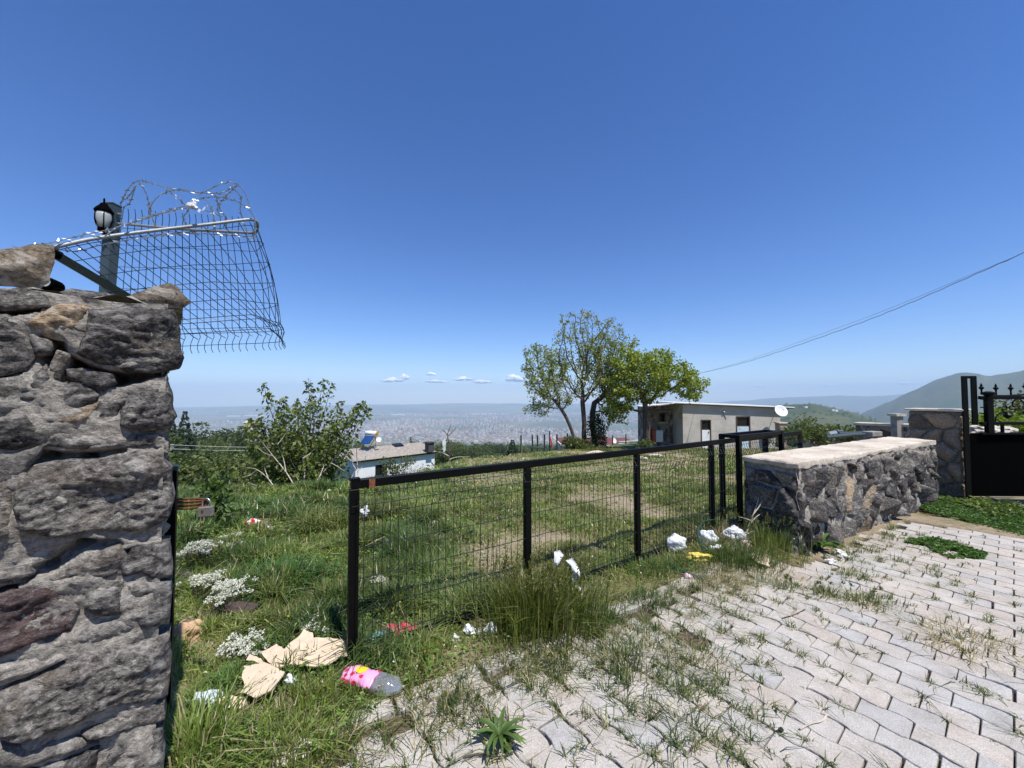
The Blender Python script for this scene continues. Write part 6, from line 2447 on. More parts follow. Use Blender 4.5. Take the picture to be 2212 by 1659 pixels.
# some kerb-side thinning
thin = sstep(0.0, -0.16, drv) if False else 1.0
keep = rs.random(NB) > bare * 0.42
EXC = []
for pl in (cb1([(335, 300), (480, 215), (560, 285), (770, 62), (960, 150), (1215, 165), (1215, 360), (760, 450), (460, 470)]), cb1([(150, 400), (440, 420), (570, 490), (500, 600), (270, 790), (90, 720)]), [(738, 1462), (800, 1462), (868, 1490), (862, 1520), (800, 1520), (738, 1495)], [(470, 1505), (535, 1500), (535, 1540), (470, 1540)], [(780, 1395), (840, 1370), (905, 1360), (910, 1395), (790, 1425)], [(480, 1305), (570, 1305), (570, 1350), (480, 1350)], [(383, 1330), (430, 1340), (430, 1410), (383, 1410)], [(515, 1120), (590, 1120), (590, 1150), (515, 1150)], [(1440, 1165), (1500, 1160), (1500, 1200), (1440, 1205)]):
    EXC.append([tuple(on_ground(*q).xy) for q in pl])
LOWG = [[tuple(on_ground(q[0], q[1] + 42).xy) for q in pl] for pl in ([(555, 1390), (760, 1370), (760, 1450), (600, 1530), (500, 1530), (500, 1440)], [(735, 1450), (870, 1480), (870, 1530), (735, 1500)], [(465, 1495), (540, 1495), (540, 1545), (465, 1545)])]
for pl in LOWG:
    ok &= ~(in_poly(x, y, pl) & (rs.random(NB) < .7))
for pl in EXC:
    ok &= ~(in_poly(x, y, pl) & (rs.random(NB) < .93))
ok &= keep
kerbz = (drv > -0.30) & (~inlot)
ok &= ~(kerbz & (rs.random(NB) < 0.45))
ok &= ~((drv > -0.03) & (~inlot) & (rs.random(NB) < .6))
x, y, r_, patch, lushn, left, bare, inl, dg, sg, dv = [q[ok] for q in (x, y, r_, patch, lushn, left, bare, inlot, dgate, sgate, drv)]
n = len(x)
z = terrain(x, y) + lowered(x, y) - 0.01
h = 0.045 + 0.045 * rs.random(n) + 0.085 * left * (0.5 + 1.0 * lushn) + 0.03 * (y > 7)
h *= np.where(inl, 1.0, 0.85)
nearfence = np.exp(-(dg / 0.14) ** 2) * (sg > 0)
h += nearfence * 0.08 * rs.random(n)
verge = (~inl) & (x > -0.5)
h = np.where(verge, (h * 0.6 + 0.015) * (0.55 + .45 * sstep(0.0, -0.3, dv)), h)
h = np.where((x < -.45) & (y < 2.9), h * 0.7, h)
clump = fnoise(x * 3.7 + 2, y * 3.7 + 6, 3)
h *= (1 - 0.5 * bare) * (0.45 + 1.15 * sstep(.3, .7, clump))
w = np.maximum(0.0048, r_ * 0.0017) * rs.uniform(.6, 1.5, n) * (1 + .5 * left * (clump > .5))
mixv = rs.random((n, 1))
t_l = np.array(GT['lush']) * (1 - lushn[:, None] * .25)
tint = np.where(mixv < .5, t_l, np.where(mixv < .75, np.array(GT['olive']), np.array(GT['yel'])))
dk_ = sstep(.52, .64, lushn)[:, None] * left[:, None]
tint = tint * (1 - dk_ * .7) + np.array(GT['dark']) * dk_ * .7
dryp = (0.03 + 0.34 * bare + 0.16 * (~inl) * (1 - left) + 0.10 * (1 - left))
tint = tint * (0.72 + .56 * sstep(.3, .7, fnoise(x * 1.9 + 31, y * 1.9, 3)))[:, None]
tint = np.where(rs.random((n, 1)) < dryp[:, None], np.array(GT['straw']), tint)
tint = tint * rs.uniform(.65, 1.35, (n, 1))
parts = [blades(x, y, z, h, w, tint, rs, 0.8)]
# low broad leaves among the blades
nb = 70000
az_ = np.radians(rs.uniform(-47, 30, nb))
rb_ = 1.45 * (16 / 1.45) ** rs.random(nb)
xb, yb = np.sin(az_) * rb_, np.cos(az_) * rb_
lf = sstep(0.6, -0.8, xb + 0.15 * yb - 0.15)
okb = ~paved(xb, yb) & ~in_poly(xb, yb, lowpoly) & (rs.random(nb) < (0.15 + .85 * lf)) & (fnoise(xb * 2.2, yb * 2.2, 3) > .44)
ws_ = (xb - WE.x) * WT.y - (yb - WE.y) * WT.x
okb &= ~((ws_ < 0.02) & (yb < 2.6))
okb &= yb < np.interp(xb / yb, CREST_T, CREST_Y) + 2
xb, yb, rb_ = xb[okb], yb[okb], rb_[okb]
nb = len(xb)
zb_ = terrain(xb, yb) + lowered(xb, yb) + rs.uniform(0.0, .07, nb)
aa = rs.random(nb) * 2 * np.pi
Dl = np.stack([np.cos(aa), np.sin(aa), rs.uniform(.1, .9, nb)], 1)
parts.append(leaves_np(np.stack([xb, yb, zb_], 1), Dl, np.maximum(.026, rb_ * .008) * rs.uniform(.6, 1.6, nb), rs, leaf_tints(nb, rs, (0.17, 0.27, 0.06), .3, .12), .25, .45))
# yellow and white specks of bloom
nf = 500
xf, yf = rs.uniform(-3.5, 5, nf), rs.uniform(1.8, 10, nf)
okf = ~paved(xf, yf) & (np.abs(xf) < yf * 1.2) & ~in_poly(xf, yf, lowpoly) & ~((xf < -1.2) & (yf < 2.2))
xf, yf = xf[okf], yf[okf]
nf = len(xf)
af = rs.random(nf) * 6.28
fc = np.where(rs.random((nf, 1)) < .45, np.array([.65, .52, .03]), np.array([.7, .7, .62]))
parts.append(leaves_np(np.stack([xf, yf, terrain(xf, yf) + rs.uniform(.08, .2, nf)], 1), np.stack([np.cos(af), np.sin(af), .5 + 0 * af], 1), rs.uniform(.008, .016, nf), rs, fc, 0, .9))
tag(combine('grass', parts, M_grass), 'rough green meadow grass with dry patches round the gate', 'grass', kind='stuff')

# ---- weeds and straw in the joints of the paving
parts = []
tx, ty, th_ = [], [], []
for k in range(-40, 40):
    for m_i in range(-150, 170):
        s_ = m_i * 0.055 + rs.uniform(-.02, .02)
        q = O_ + U * s_ + Vv * (k * PW)
        if rs.random() < 0.3:
            q = O_ + U * (round(s_ / PL) * PL + (k % 2) * PL / 2) + Vv * (k * PW - PW * rs.random())
        if q.y < 1.2 or q.x > 8 or not bool(paved(q.x, q.y)):
            continue
        dk = (q - KP).dot(GN)
        e = math.exp(-max(0, dk - 0.1) / 0.75) * (1.0 if q.x < 2.2 else .6)
        nz_ = float(fnoise(q.x * 1.1 + 3, q.y * 1.1 + 8, 3))
        pr = (0.24 if q.x < 2 else 0.18) + 0.80 * e + 2.4 * max(0, nz_ - .52)
        if q.x > 2.6:
            pr *= .62
        if rs.random() < pr:
            tx.append(q.x)
            ty.append(q.y)
            th_.append((0.022 + 0.052 * e + 0.10 * max(0, nz_ - .5)) * rs.uniform(.5, 1.6))
tx, ty, th_ = np.array(tx), np.array(ty), np.array(th_)
rep = np.clip((th_ * 260).astype(int) + 4, 4, 24)
X = np.repeat(tx, rep) + rs.normal(size=rep.sum()) * np.repeat(0.004 + th_ * .22, rep)
Y = np.repeat(ty, rep) + rs.normal(size=rep.sum()) * np.repeat(0.004 + th_ * .22, rep)
H = np.repeat(th_, rep) * rs.uniform(.6, 1.3, rep.sum())
n = len(X)
mixv = rs.random((n, 1))
tint = np.where(mixv < .45, np.array([.11, .155, .045]), np.where(mixv < .72, np.array(GT['olive']), np.where(mixv < .85, np.array([.06, .09, .035]), np.array(GT['straw']))))
parts.append(blades(X, Y, np.full(n, -0.012), H, np.full(n, .0046) * rs.uniform(.6, 1.5, n), tint * rs.uniform(.6, 1.3, (n, 1)), rs, 1.5))
# straw lying flat by the kerb
ns = 9000
xs_ = rs.uniform(-1.2, 3.8, ns)
ys_ = rs.uniform(1.45, 4.6, ns)
dk = (xs_ - KP.x) * GN.x + (ys_ - KP.y) * GN.y
kp = (np.abs(dk - .05) < .55 * np.abs(rs.normal(size=ns))) & (fnoise(xs_ * 2.3 + 7, ys_ * 2.3, 3) > .46) & ~in_poly(xs_, ys_, lowpoly)
xs_, ys_ = xs_[kp], ys_[kp]
ns = len(xs_)
aa = rs.random(ns) * 6.28
L = rs.uniform(.03, .12, ns)
P0 = np.stack([xs_, ys_, 0.006 + rs.random(ns) * .02], 1)
D = np.stack([np.cos(aa), np.sin(aa), rs.normal(size=ns) * .12], 1)
Sd = np.stack([-np.sin(aa), np.cos(aa), 0 * aa], 1) * .0017
P1 = P0 + D * L[:, None] * .5 + np.stack([0 * aa, 0 * aa, .006 + 0 * aa], 1) + Sd * rs.normal(size=(ns, 1)) * 3
P2 = P0 + D * L[:, None]
V = np.stack([P0 - Sd, P0 + Sd, P1 + Sd, P1 - Sd, P2 + Sd * .5, P2 - Sd * .5], 1).reshape(-1, 3)
lo = (np.arange(ns)[:, None] * 6 + np.array([[0, 1, 2, 3, 3, 2, 4, 5]])).ravel()
sst = (np.arange(2 * ns) * 4)
stt = np.clip(np.array([.50, .40, .24]) * rs.uniform(.55, 1.25, (ns, 1)), 0, 1)
parts.append((V, lo, sst, np.repeat(stt, 6, 0)))
tag(combine('paving_weeds', parts, M_grass), 'small weeds and dry straw growing from the joints of the paving', 'weeds', kind='stuff')

# ---- creeping clover strips on the right
CL1 = [on_ground(*q) for q in ((1975, 1083), (2060, 1086), (2140, 1100), (2330, 1128), (2330, 1188), (2212, 1158), (2085, 1128), (1995, 1108))]
CL2 = [on_ground(*q) for q in ((1955, 1171), (2000, 1165), (2075, 1180), (2133, 1206), (2085, 1207), (2010, 1187))]
parts = []
for P, nn, cseed in ((CL1, 26000, 1), (CL2, 5200, 2)):
    pp = [(q.x, q.y) for q in P]
    x0, x1 = min(q[0] for q in pp), max(q[0] for q in pp)
    y0, y1 = min(q[1] for q in pp), max(q[1] for q in pp)
    xx, yy = rs.uniform(x0, x1, nn * 3), rs.uniform(y0, y1, nn * 3)
    wob = (fnoise(xx * 4, yy * 4, 3) - .5) * .5 + rs.normal(size=len(xx)) * .05
    k = in_poly(xx + wob, yy + wob * .7, pp) & (fnoise(xx * 6 + 4, yy * 6, 3) > .36)
    xx, yy = xx[k][:nn], yy[k][:nn]
    m_ = len(xx)
    a2 = rs.random(m_) * 6.28
    hh = 0.05 * fnoise(xx * 7, yy * 7, 2)
    parts.append(leaves_np(np.stack([xx, yy, rs.uniform(0, 1, m_) * hh], 1), np.stack([np.cos(a2), np.sin(a2), rs.uniform(.1, .8, m_)], 1), rs.uniform(.018, .04, m_), rs, leaf_tints(m_, rs, (0.085, 0.165, 0.034), .3, .08), .1, .7))
# loose plants on the dirt before the garden gate
xx, yy = rs.uniform(6.3, 9.5, 4500), rs.uniform(5.1, 5.95, 4500)
k = fnoise(xx * 2.1, yy * 2.1, 3) > .54
xx, yy = xx[k], yy[k]
m_ = len(xx)
a2 = rs.random(m_) * 6.28
parts.append(leaves_np(np.stack([xx, yy, rs.uniform(0, .07, m_)], 1), np.stack([np.cos(a2), np.sin(a2), rs.uniform(.1, .8, m_)], 1), rs.uniform(.03, .07, m_), rs, leaf_tints(m_, rs, (0.13, 0.19, 0.045), .3, .2), .1, .6))
tag(combine('clover', parts, M_leaf), 'dark green clover mats creeping over the paving near the garden gate', 'clover', kind='stuff')


# ---- single plants
def tuft(px, py, n, h, spread, label, tint=GT['olive'], heads=0, lean=.4, dry=.15, name='grass_tuft', cat='grass tuft', group=None, w=.005):
    g = on_ground(px, py)
    t_ = thing(name, label, cat, g, group)
    rs = np.random.default_rng(int(px * 7 + py))
    x = g.x + rs.normal(size=n) * spread * .5
    y = g.y + rs.normal(size=n) * spread * .38
    hh = h * rs.uniform(.45, 1.1, n)
    tn = np.array(tint) * (1.75 if tint is not GT['olive'] and max(tint) < .2 else 1) * rs.uniform(.6, 1.4, (n, 1))
    tn = np.where(rs.random((n, 1)) < dry, np.array(GT['straw']) * rs.uniform(.7, 1.2, (n, 1)), tn)
    az = np.arctan2(y - g.y, x - g.x) + rs.normal(size=n) * .7
    p = [blades(x, y, np.full(n, g.z - .01), hh, np.full(n, w) * rs.uniform(.7, 1.4, n), tn, rs, lean, az)]
    combine('blades', p, M_grass, t_, WLOC[t_.name])['kind'] = 'stuff'
    if heads:
        P, D = [], []
        for i in range(heads):
            a = Vector((g.x + rs.normal() * spread * .5, g.y + rs.normal() * spread * .4, g.z))
            b_ = a + Vector((rs.normal() * .25 * h, rs.normal() * .2 * h, h * rs.uniform(.8, 1.15)))
            for j in range(16):
                f = .80 + .20 * j / 16
                q = a.lerp(b_, f)
                P.append(q)
                D.append((b_ - a).normalized() * 1.0 + Vector(rs.normal(size=3)) * .45)
        mk_leaves('seed_heads', np.array(P), np.array(D), np.full(len(P), .026), rs, leaf_tints(len(P), rs, (.16, .17, .05), .2, .2), M_grass, t_, WLOC[t_.name], 0, .28)
    return t_


tuft(1155, 1352, 1700, 0.40, 0.30, 'big dark barley clump hiding the foot of the second gate post', (0.080, 0.098, 0.020), 120, .38, .06, 'barley_clump', 'barley', w=.006)
tuft(1225, 1330, 900, 0.27, 0.34, 'broad grass clump just right of the big barley clump', (0.075, 0.10, 0.022), 20, .45, .1)
tuft(1668, 1192, 420, 0.34, 0.26, 'tall barley stand in front of the dark end of the low wall', (0.10, 0.135, 0.026), 34, .25, .1, 'barley_clump', 'barley')
tuft(1510, 1150, 420, 0.30, 0.30, 'tall grass round the fourth gate post behind the rubbish', (0.075, 0.11, 0.025), 10, .35, .08)
tuft(1580, 1212, 900, 0.22, 0.34, 'lush low grass in front of the white rubbish bags', (0.055, 0.09, 0.022), 10, .6, .08)
tuft(1400, 1232, 800, 0.13, 0.34, 'bright leafy grass between third gate post and paving', (0.07, 0.115, 0.026), 0, .7, .05)
tuft(1700, 1268, 140, 0.075, 0.13, 'grass tuft in the paving nearest the white bags', (0.08, 0.11, 0.03), 4, .8, .2)
tuft(1783, 1282, 200, 0.08, 0.12, 'rounded grass tuft in the middle of the paving', (0.08, 0.11, 0.03), 3, .8, .25)
tuft(1868, 1298, 320, 0.085, 0.21, 'widest grass tuft in the open paving', (0.08, 0.11, 0.03), 6, .8, .25)
tuft(1843, 1243, 170, 0.06, 0.2, 'flat spreading tuft in the paving before the low wall corner', (0.085, 0.11, 0.035), 0, .9, .2)
tuft(1345, 1432, 420, 0.10, 0.19, 'dark tuft with straw in the broken paving edge', (0.05, 0.08, 0.024), 0, .7, .3)
tuft(1290, 1345, 420, 0.11, 0.18, 'bluish grass tuft on the kerb stones', (0.06, 0.092, 0.03), 0, .6, .15)
tuft(1400, 1300, 420, 0.10, 0.18, 'bluish grass tuft where paving meets the verge', (0.055, 0.09, 0.03), 0, .6, .15)
tuft(1205, 1440, 160, 0.09, 0.11, 'upright tuft in the paving near the pink bottle', (0.06, 0.085, 0.03), 4, .5, .25)
tuft(985, 1535, 160, 0.09, 0.12, 'thin tuft beside the kerb right of the pink bottle', (0.055, 0.08, 0.03), 4, .6, .3)
tuft(1500, 1410, 300, 0.07, 0.20, 'long low tuft following a paving joint', (0.08, 0.105, 0.03), 0, .8, .3)
tuft(690, 1530, 900, 0.13, 0.24, 'rounded feathery clump beside the cardboard and kerb', (0.10, 0.125, 0.025), 0, .4, .06, w=.004)
tuft(660, 1630, 500, 0.15, 0.22, 'feathery clump at the left end of the kerb', (0.11, 0.135, 0.03), 0, .5, .15, w=.004)


def rosette(px, py, n, L, w, label, base, up=.5, name='broadleaf_weed', group=None):
    g = on_ground(px, py)
    t_ = thing(name, label, 'weed', g, group)
    rs = np.random.default_rng(int(px + py))
    for i in range(n):
        a = i * 2.4 + rs.normal() * .6
        l = L * rs.uniform(.45, 1.15)
        el = up * rs.uniform(.25, 1.6)
        d = Vector((math.cos(a), math.sin(a), 0))
        sd = Vector((-math.sin(a), math.cos(a), 0))
        vs, fs = [], []
        m = 7
        for j in range(m + 1):
            f = j / m
            p = g + d * l * f * math.cos(el * (1 - f * .9)) + ZUP * (l * (f * math.sin(el) - .55 * math.sin(el) * f * f * f)) + ZUP * .006
            ww = w * (math.sin(math.pi * (0.08 + .9 * f) ** .9) ** .8 + .03) * (1 + .12 * math.sin(j * 2.3 + i))
            vs += [p - sd * ww / 2 + ZUP * ww * .22, p, p + sd * ww / 2 + ZUP * ww * .22]
        for j in range(m):
            q = j * 3
            fs += [(q, q + 1, q + 4, q + 3), (q + 1, q + 2, q + 5, q + 4)]
        mb = MB()
        mb.add(vs, fs)
        o = mb.build('leaf', M_leaf, t_, smooth=True)
        c = np.clip(np.array(base) * 1.5 * rs.uniform(.75, 1.3), 0, 1)
        set_tint(o.data, 'tint', np.tile(c, (len(vs), 1)))
    return t_


rosette(1078, 1600, 34, 0.135, 0.021, 'big leafy weed rosette growing alone in the front paving', (0.075, 0.125, 0.03), .95)
rosette(1772, 1188, 26, 0.24, 0.045, 'broad leafy dock plant against the corner of the low wall', (0.055, 0.105, 0.022), 1.25)
rosette(1910, 1108, 14, 0.13, 0.03, 'small leafy weed at the foot of the low wall', (0.065, 0.11, 0.026), 1.1)
rosette(395, 1600, 12, 0.13, 0.034, 'long leaved plant in the grass under the stone wall', (0.07, 0.12, 0.028), .6)
rosette(470, 1625, 14, 0.12, 0.045, 'large smooth leaved weed at the front of the left grass', (0.065, 0.115, 0.035), .7)
rosette(540, 1600, 14, 0.15, 0.02, 'narrow leaved trailing weed right of the large weed', (0.10, 0.14, 0.035), .4)
rosette(455, 1540, 14, 0.13, 0.022, 'shadowy leafy weed left of the blue and white scrap', (0.06, 0.10, 0.024), .8)
rosette(1030, 1260, 14, 0.12, 0.045, 'bluish thistle weed behind the mesh left of the barley', (0.075, 0.11, 0.05), .9)

# tall dry stalks by the thistle
for k, (px, y0, y1, Y) in enumerate(((1035, 1240, 1110, 3.25), (1052, 1245, 1085, 3.3), (1070, 1235, 1120, 3.3), (1060, 1240, 1130, 3.28))):
    a, bb = at(px, y0, Y), at(px + 4, y1, Y)
    o = MB().tube([a, a.lerp(bb, .5) + Vector((.006, 0, 0)), bb], [.004, .003, .0015], 4).build('weed_stalk', M_bark, loc=a)
    tag(o, 'thin bare brown stalk standing behind the mesh near the thistle', 'stalk', 'bare stalks behind the gate mesh')


def umbels(px, py, n, spread, hgt, label, r=.017):
    g = on_ground(px, py)
    rs = np.random.default_rng(int(px * 3 + py))
    t_ = thing('white_wildflower', label, 'flower', g)
    P, D, S = [], [], []
    mb = MB()
    for i in range(int(n * 2.2)):
        b_ = g + Vector((rs.normal() * spread[0] * .5, rs.normal() * spread[1] * .5, 0))
        top = b_ + Vector((rs.normal() * .02, rs.normal() * .02, hgt * rs.uniform(.75, 1.15)))
        mb.tube([b_, top], [.0018, .0012], 3, caps=False)
        for _ in range(26):
            d = rs.normal(size=3)
            d[2] = abs(d[2]) * .6
            d /= np.linalg.norm(d)
            P.append(np.array(top) + d * r * rs.uniform(.3, 1.1))
            D.append(d + rs.normal(size=3) * .6)
    mk_leaves('blossom', np.array(P), np.array(D), np.full(len(P), .0115), rs, leaf_tints(len(P), rs, (.74, .75, .62), .10, .05), M_flower, t_, WLOC[t_.name], 0, .9)
    mb.build('stem', M_bark, t_)


umbels(437, 1225, 26, (.14, .09), .20, 'upper white flower cluster close to the rusty post')
umbels(500, 1172, 8, (.07, .05), .08, 'tiny white flower head below the red wrapper')
umbels(445, 1300, 18, (.13, .10), .19, 'pale white flower cluster in the middle of the left grass')
umbels(497, 1240, 5, (.05, .04), .07, 'single small white flower head right of the pale cluster')
umbels(487, 1330, 30, (.10, .15), .20, 'largest white flower cluster above the brown log')
umbels(520, 1425, 20, (.12, .10), .10, 'fading white flower cluster left of the cardboard')
umbels(680, 1372, 9, (.10, .08), .08, 'sparse white flowers left of the first gate post')
umbels(823, 1285, 12, (.06, .06), .12, 'white flower cluster seen through the first gate panel')


# ================================================================== stones and litter in the grass
def px_sheet(name, label, cat, pts_px, lift, thick, mat, wave=.012, seed=1, parent=None, tilt=None):
    """a thin sheet (card, paper) lying over the plants; outline in the view, real thickness"""
    base = on_ground(*[sum(p[i] for p in pts_px) / len(pts_px) for i in (0, 1)])
    P0 = Vector((0, 0, base.z + lift))
    nrm = Vector(tilt or (0, 0, 1)).normalized()
    P0 = base + Vector((0, 0, lift))
    A = Vector((1, 0, 0))
    A = (A - nrm * A.dot(nrm)).normalized()
    B = nrm.cross(A)
    poly = []
    for (x, y) in pts_px:
        q = on_plane(x, y, P0, nrm) - P0
        poly.append((q.dot(A), q.dot(B)))
    V, F = stone_mesh(poly, (P0, A, B, nrm), 0.0, .016, seed, back=thick, rough=0, rr=.05, tilt=0.0)
    V2 = []
    for v in V:
        k = wave * noise.noise(Vector((v.x * 7, v.y * 7, seed))) + wave * .4 * noise.noise(Vector((v.x * 22, v.y * 22, seed)))
        V2.append(v + nrm * k)
    mb = MB()
    mb.add(V2, F)
    # underside
    top = [f for f in F if len(f) == 3]
    mb.add([v - nrm * thick for v in V2], [f[::-1] for f in top])
    o = mb.build(name, mat, parent, loc=base if parent is None else None)
    return tag(o, label, cat), (P0, A, B, nrm, poly)


M_corr, nt, b, o = newmat('corrugated cardboard')
g_ = N(nt, 'ShaderNodeTexWave', Scale=38.0, Distortion=1.2)
g_.inputs['Detail'].default_value = 2
nt.links.new(wpos(nt), g_.inputs['Vector'])
c = ramp(nt, g_.outputs['Fac'], [(0.2, (0.50, 0.40, 0.29)), (0.8, (0.64, 0.53, 0.40))])
nt.links.new(c, b.inputs['Base Color'])
b.inputs['Roughness'].default_value = 0.9
bump(nt, b, g_.outputs['Fac'], .25, .003)
o1, fr1 = px_sheet('cardboard_sheet', 'large torn tan cardboard sheet with printed figures lying left of the gate post', 'cardboard', cb1([(335, 300), (480, 215), (560, 285), (770, 62), (840, 95), (850, 150), (960, 150), (1100, 170), (1215, 165), (1215, 330), (1120, 340), (1000, 430), (760, 420), (580, 430), (460, 450), (380, 400), (345, 340)]), .13, .006, M_card, .02, 11, tilt=(0.05, -.22, 1))
o2, fr2 = px_sheet('cardboard_sheet', 'smaller ribbed cardboard sheet lying below the printed one', 'cardboard', cb1([(150, 430), (300, 418), (440, 440), (560, 500), (500, 590), (410, 700), (330, 730), (270, 768), (200, 720), (105, 705), (160, 600), (138, 560)]), .12, .006, M_corr, .014, 12, tilt=(-.05, -.30, 1))
WLOC[o2.name] = o2.location.copy()
fl_, _ = px_sheet('flap', None, None, cb1([(178, 384), (222, 320), (330, 366), (445, 455), (345, 430), (250, 385)]), .17, .005, M_card, .012, 13, parent=o2, tilt=(-.2, -.5, 1))
# printed figures
tc = bpy.data.curves.new('printed_figures', 'FONT')
tc.body = "15.50.13"
tc.size = 0.042
tc.space_character = 0.95
tc.materials.append(M_ink)
WLOC[o1.name] = o1.location.copy()
P0, A_x, B_y, nrm_, _ = fr1
p_a = on_plane(*cb1([(632, 312)])[0], P0 + nrm_ * .024, nrm_)
p_b = on_plane(*cb1([(745, 225)])[0], P0 + nrm_ * .024, nrm_)
tc.extrude = 0.0006
xax = (p_b - p_a).normalized()
yax = nrm_.cross(xax)
tc.size = (p_b - p_a).length / 4.3
tmp = bpy.data.objects.new('tmp', tc)
COL.objects.link(tmp)
bpy.context.view_layer.update()
tme = bpy.data.meshes.new_from_object(tmp.evaluated_get(bpy.context.evaluated_depsgraph_get()))
bpy.data.objects.remove(tmp)
tme.transform(Matrix.Translation(p_a - o1.location) @ Matrix((xax, yax, nrm_)).transposed().to_4x4())
tme.name = 'printed_figures'
link('printed_figures', tme, o1.location, o1)

# carton and scrap further down
o3, _ = px_sheet('carton', 'squashed brown carton half hidden in the left grass', 'carton', [(474, 1508), (500, 1502), (532, 1508), (530, 1522), (512, 1534), (486, 1530), (472, 1520)], .07, .03, M_card, .012, 15, tilt=(0, -.5, 1))
WLOC[o3.name] = o3.location.copy()
px_sheet('tape', None, None, [(512, 1512), (518, 1512), (517, 1524), (511, 1524)], .088, .003, M_blackmatt, .0, 16, parent=o3, tilt=(0, -.5, 1))
crumple('paper_scrap', 'crumpled blue and white wrapper left of the brown carton', 'wrapper', on_ground(442, 1532) + Vector((0, 0, .05)), (.055, .04, .035), simple('pale blue white print', (.55, .63, .68), .5, var=.35, scale=14), 91, .5)
crumple('paper_scrap', 'white torn paper upright in grass below the ribbed cardboard', 'paper', on_ground(588, 1500) + Vector((0, 0, .04)), (.014, .012, .045), M_white, 92, .5)
crumple('paper_scrap', 'small white crumpled paper right of the ribbed cardboard', 'paper', on_ground(628, 1492) + Vector((0, 0, .05)), (.03, .02, .025), M_white, 93, .6)
for k, (px, py, s_, lab) in enumerate(((612, 1606, .05, 'white plaster lump at the left end of the kerb'), (648, 1622, .055, 'broken white slab piece touching the kerb end'), (600, 1645, .045, 'grey white rubble piece nearest the lower edge'))):
    crumple('rubble_piece', lab, 'rubble', on_ground(px, py) + Vector((0, 0, .01)), (s_ * 1.4, s_, s_ * .5), M_palestone if k == 2 else simple('white plaster lump', (.66, .64, .6), .9, var=.15, scale=20, bmp=.5), 94 + k, .4)


def rock(px, py, size, mat, label, seed, lift=.3, lumps=.35):
    g = on_ground(px, py)
    crumple('rock', label, 'rock', g + Vector((0, 0, size[2] * lift)), size, mat, seed, lumps, subdiv=4)


rock(400, 1385, (.085, .08, .10), simple('sandy rock', (.46, .30, .18), .9, var=.25, scale=22, bmp=.6), 'sandy tan rock beside the foot of the black post', 121)
rock(392, 1218, (.12, .12, .09), M_rock, 'grey rock behind the black post under the upper flowers', 122)
rock(395, 1262, (.10, .10, .07), M_rock, 'second grey rock below the first behind the black post', 123)
lg = on_ground(526, 1335)
o = MB().tube([lg + Vector((-.11, .03, .05)), lg + Vector((-.04, .0, .055)), lg + Vector((.05, -.01, .055)), lg + Vector((.11, -.03, .05))], [.052, .058, .056, .05], 12).build('log', simple('rough dark log bark', (.075, .052, .045), .95, var=.6, scale=60, bmp=1.0, bdist=.02), loc=lg)
tag(o, 'short dark brown log lying in grass below the largest flowers', 'log')

# red wrapper and scrap
M_wrap, nt, b, o = newmat('red wrapper print')
n1 = nz(nt, wpos(nt), 16, 2, .5)
c = ramp(nt, n1, [(.52, (.62, .035, .02)), (.56, (.70, .80, .85))], 'CONSTANT')
nt.links.new(c, b.inputs['Base Color'])
b.inputs['Roughness'].default_value = .3
wr = on_ground(546, 1142)
crumple('snack_wrapper', 'bright red and white snack wrapper in the grass', 'wrapper', wr + Vector((0, 0, .075)), (.105, .045, .04), M_wrap, 131, .35)
crumple('paper_scrap', 'little white paper right of the red wrapper', 'paper', on_ground(578, 1150) + Vector((0, 0, .06)), (.025, .02, .02), M_white, 132, .5)
crumple('paper_scrap', 'white paper caught behind the first gate post', 'paper', at(788, 1105, 3.3), (.035, .02, .04), M_white, 133, .5)
crumple('field_stone', 'flat brownish stone in the grass above the red wrapper', 'stone', on_ground(603, 1106) + Vector((0, 0, .05)), (.09, .06, .03), M_palestone, 134, .4)
crumple('paper_scrap', 'small white scrap in grass behind the first gate panel', 'paper', on_ground(936, 1142) + Vector((0, 0, .07)), (.04, .03, .02), M_white, 135, .5)


def bottle(name, label, pa, pb, r, lab_mat, clear_frac, seed, spots=False):
    a, bb = Vector(pa), Vector(pb)
    t_ = thing(name, label, 'bottle', (a + bb) / 2 - Vector((0, 0, r)))
    d = (bb - a)
    L = d.length
    q = d.to_track_quat('Z', 'Y').to_matrix()

    def part(nm, z0, z1, mat, k=1.0, ends=False):
        m = 24
        vs, fs = [], []
        nseg = 30
        for i in range(m + 1):
            z = z0 + (z1 - z0) * i / m
            f = z / L
            rr = r * k
            if f < .12:
                rr *= math.sqrt(max(.08, 1 - ((.12 - f) / .12) ** 2 * .9))
            if f > .80:
                rr *= max(.3, 1 - ((f - .80) / .20) ** 1.6 * .72)
            for j in range(nseg):
                an = 2 * math.pi * j / nseg
                w_ = 1 + .26 * noise.noise(Vector((math.cos(an) * 1.4, math.sin(an) * 1.4, z * 22 + seed))) + .13 * abs(noise.noise(Vector((math.cos(an) * 3.1, math.sin(an) * 3.1, z * 55 + seed)))) + .05 * noise.noise(Vector((math.cos(an) * 7, math.sin(an) * 7, z * 140 + seed)))
                fl_ = 0.66
                p = Vector((rr * w_ * math.cos(an), rr * w_ * math.sin(an), z))
                p = a + q @ p
                p.z = (p.z - a.z) * fl_ + a.z
                vs.append(p)
        for i in range(m):
            for j in range(nseg):
                j2 = (j + 1) % nseg
                fs.append((i * nseg + j, i * nseg + j2, (i + 1) * nseg + j2, (i + 1) * nseg + j))
        fs.append(tuple(range(nseg - 1, -1, -1)))
        fs.append(tuple(m * nseg + j for j in range(nseg)))
        mb = MB()
        mb.add(vs, fs)
        return mb.build(nm, mat, t_, smooth=True)
    part('label', 0.0, L * (1 - clear_frac), lab_mat, 1.02)
    part('clear_end', L * (1 - clear_frac) + .001, L, M_clear, 1.0)
    return t_, a, q, L


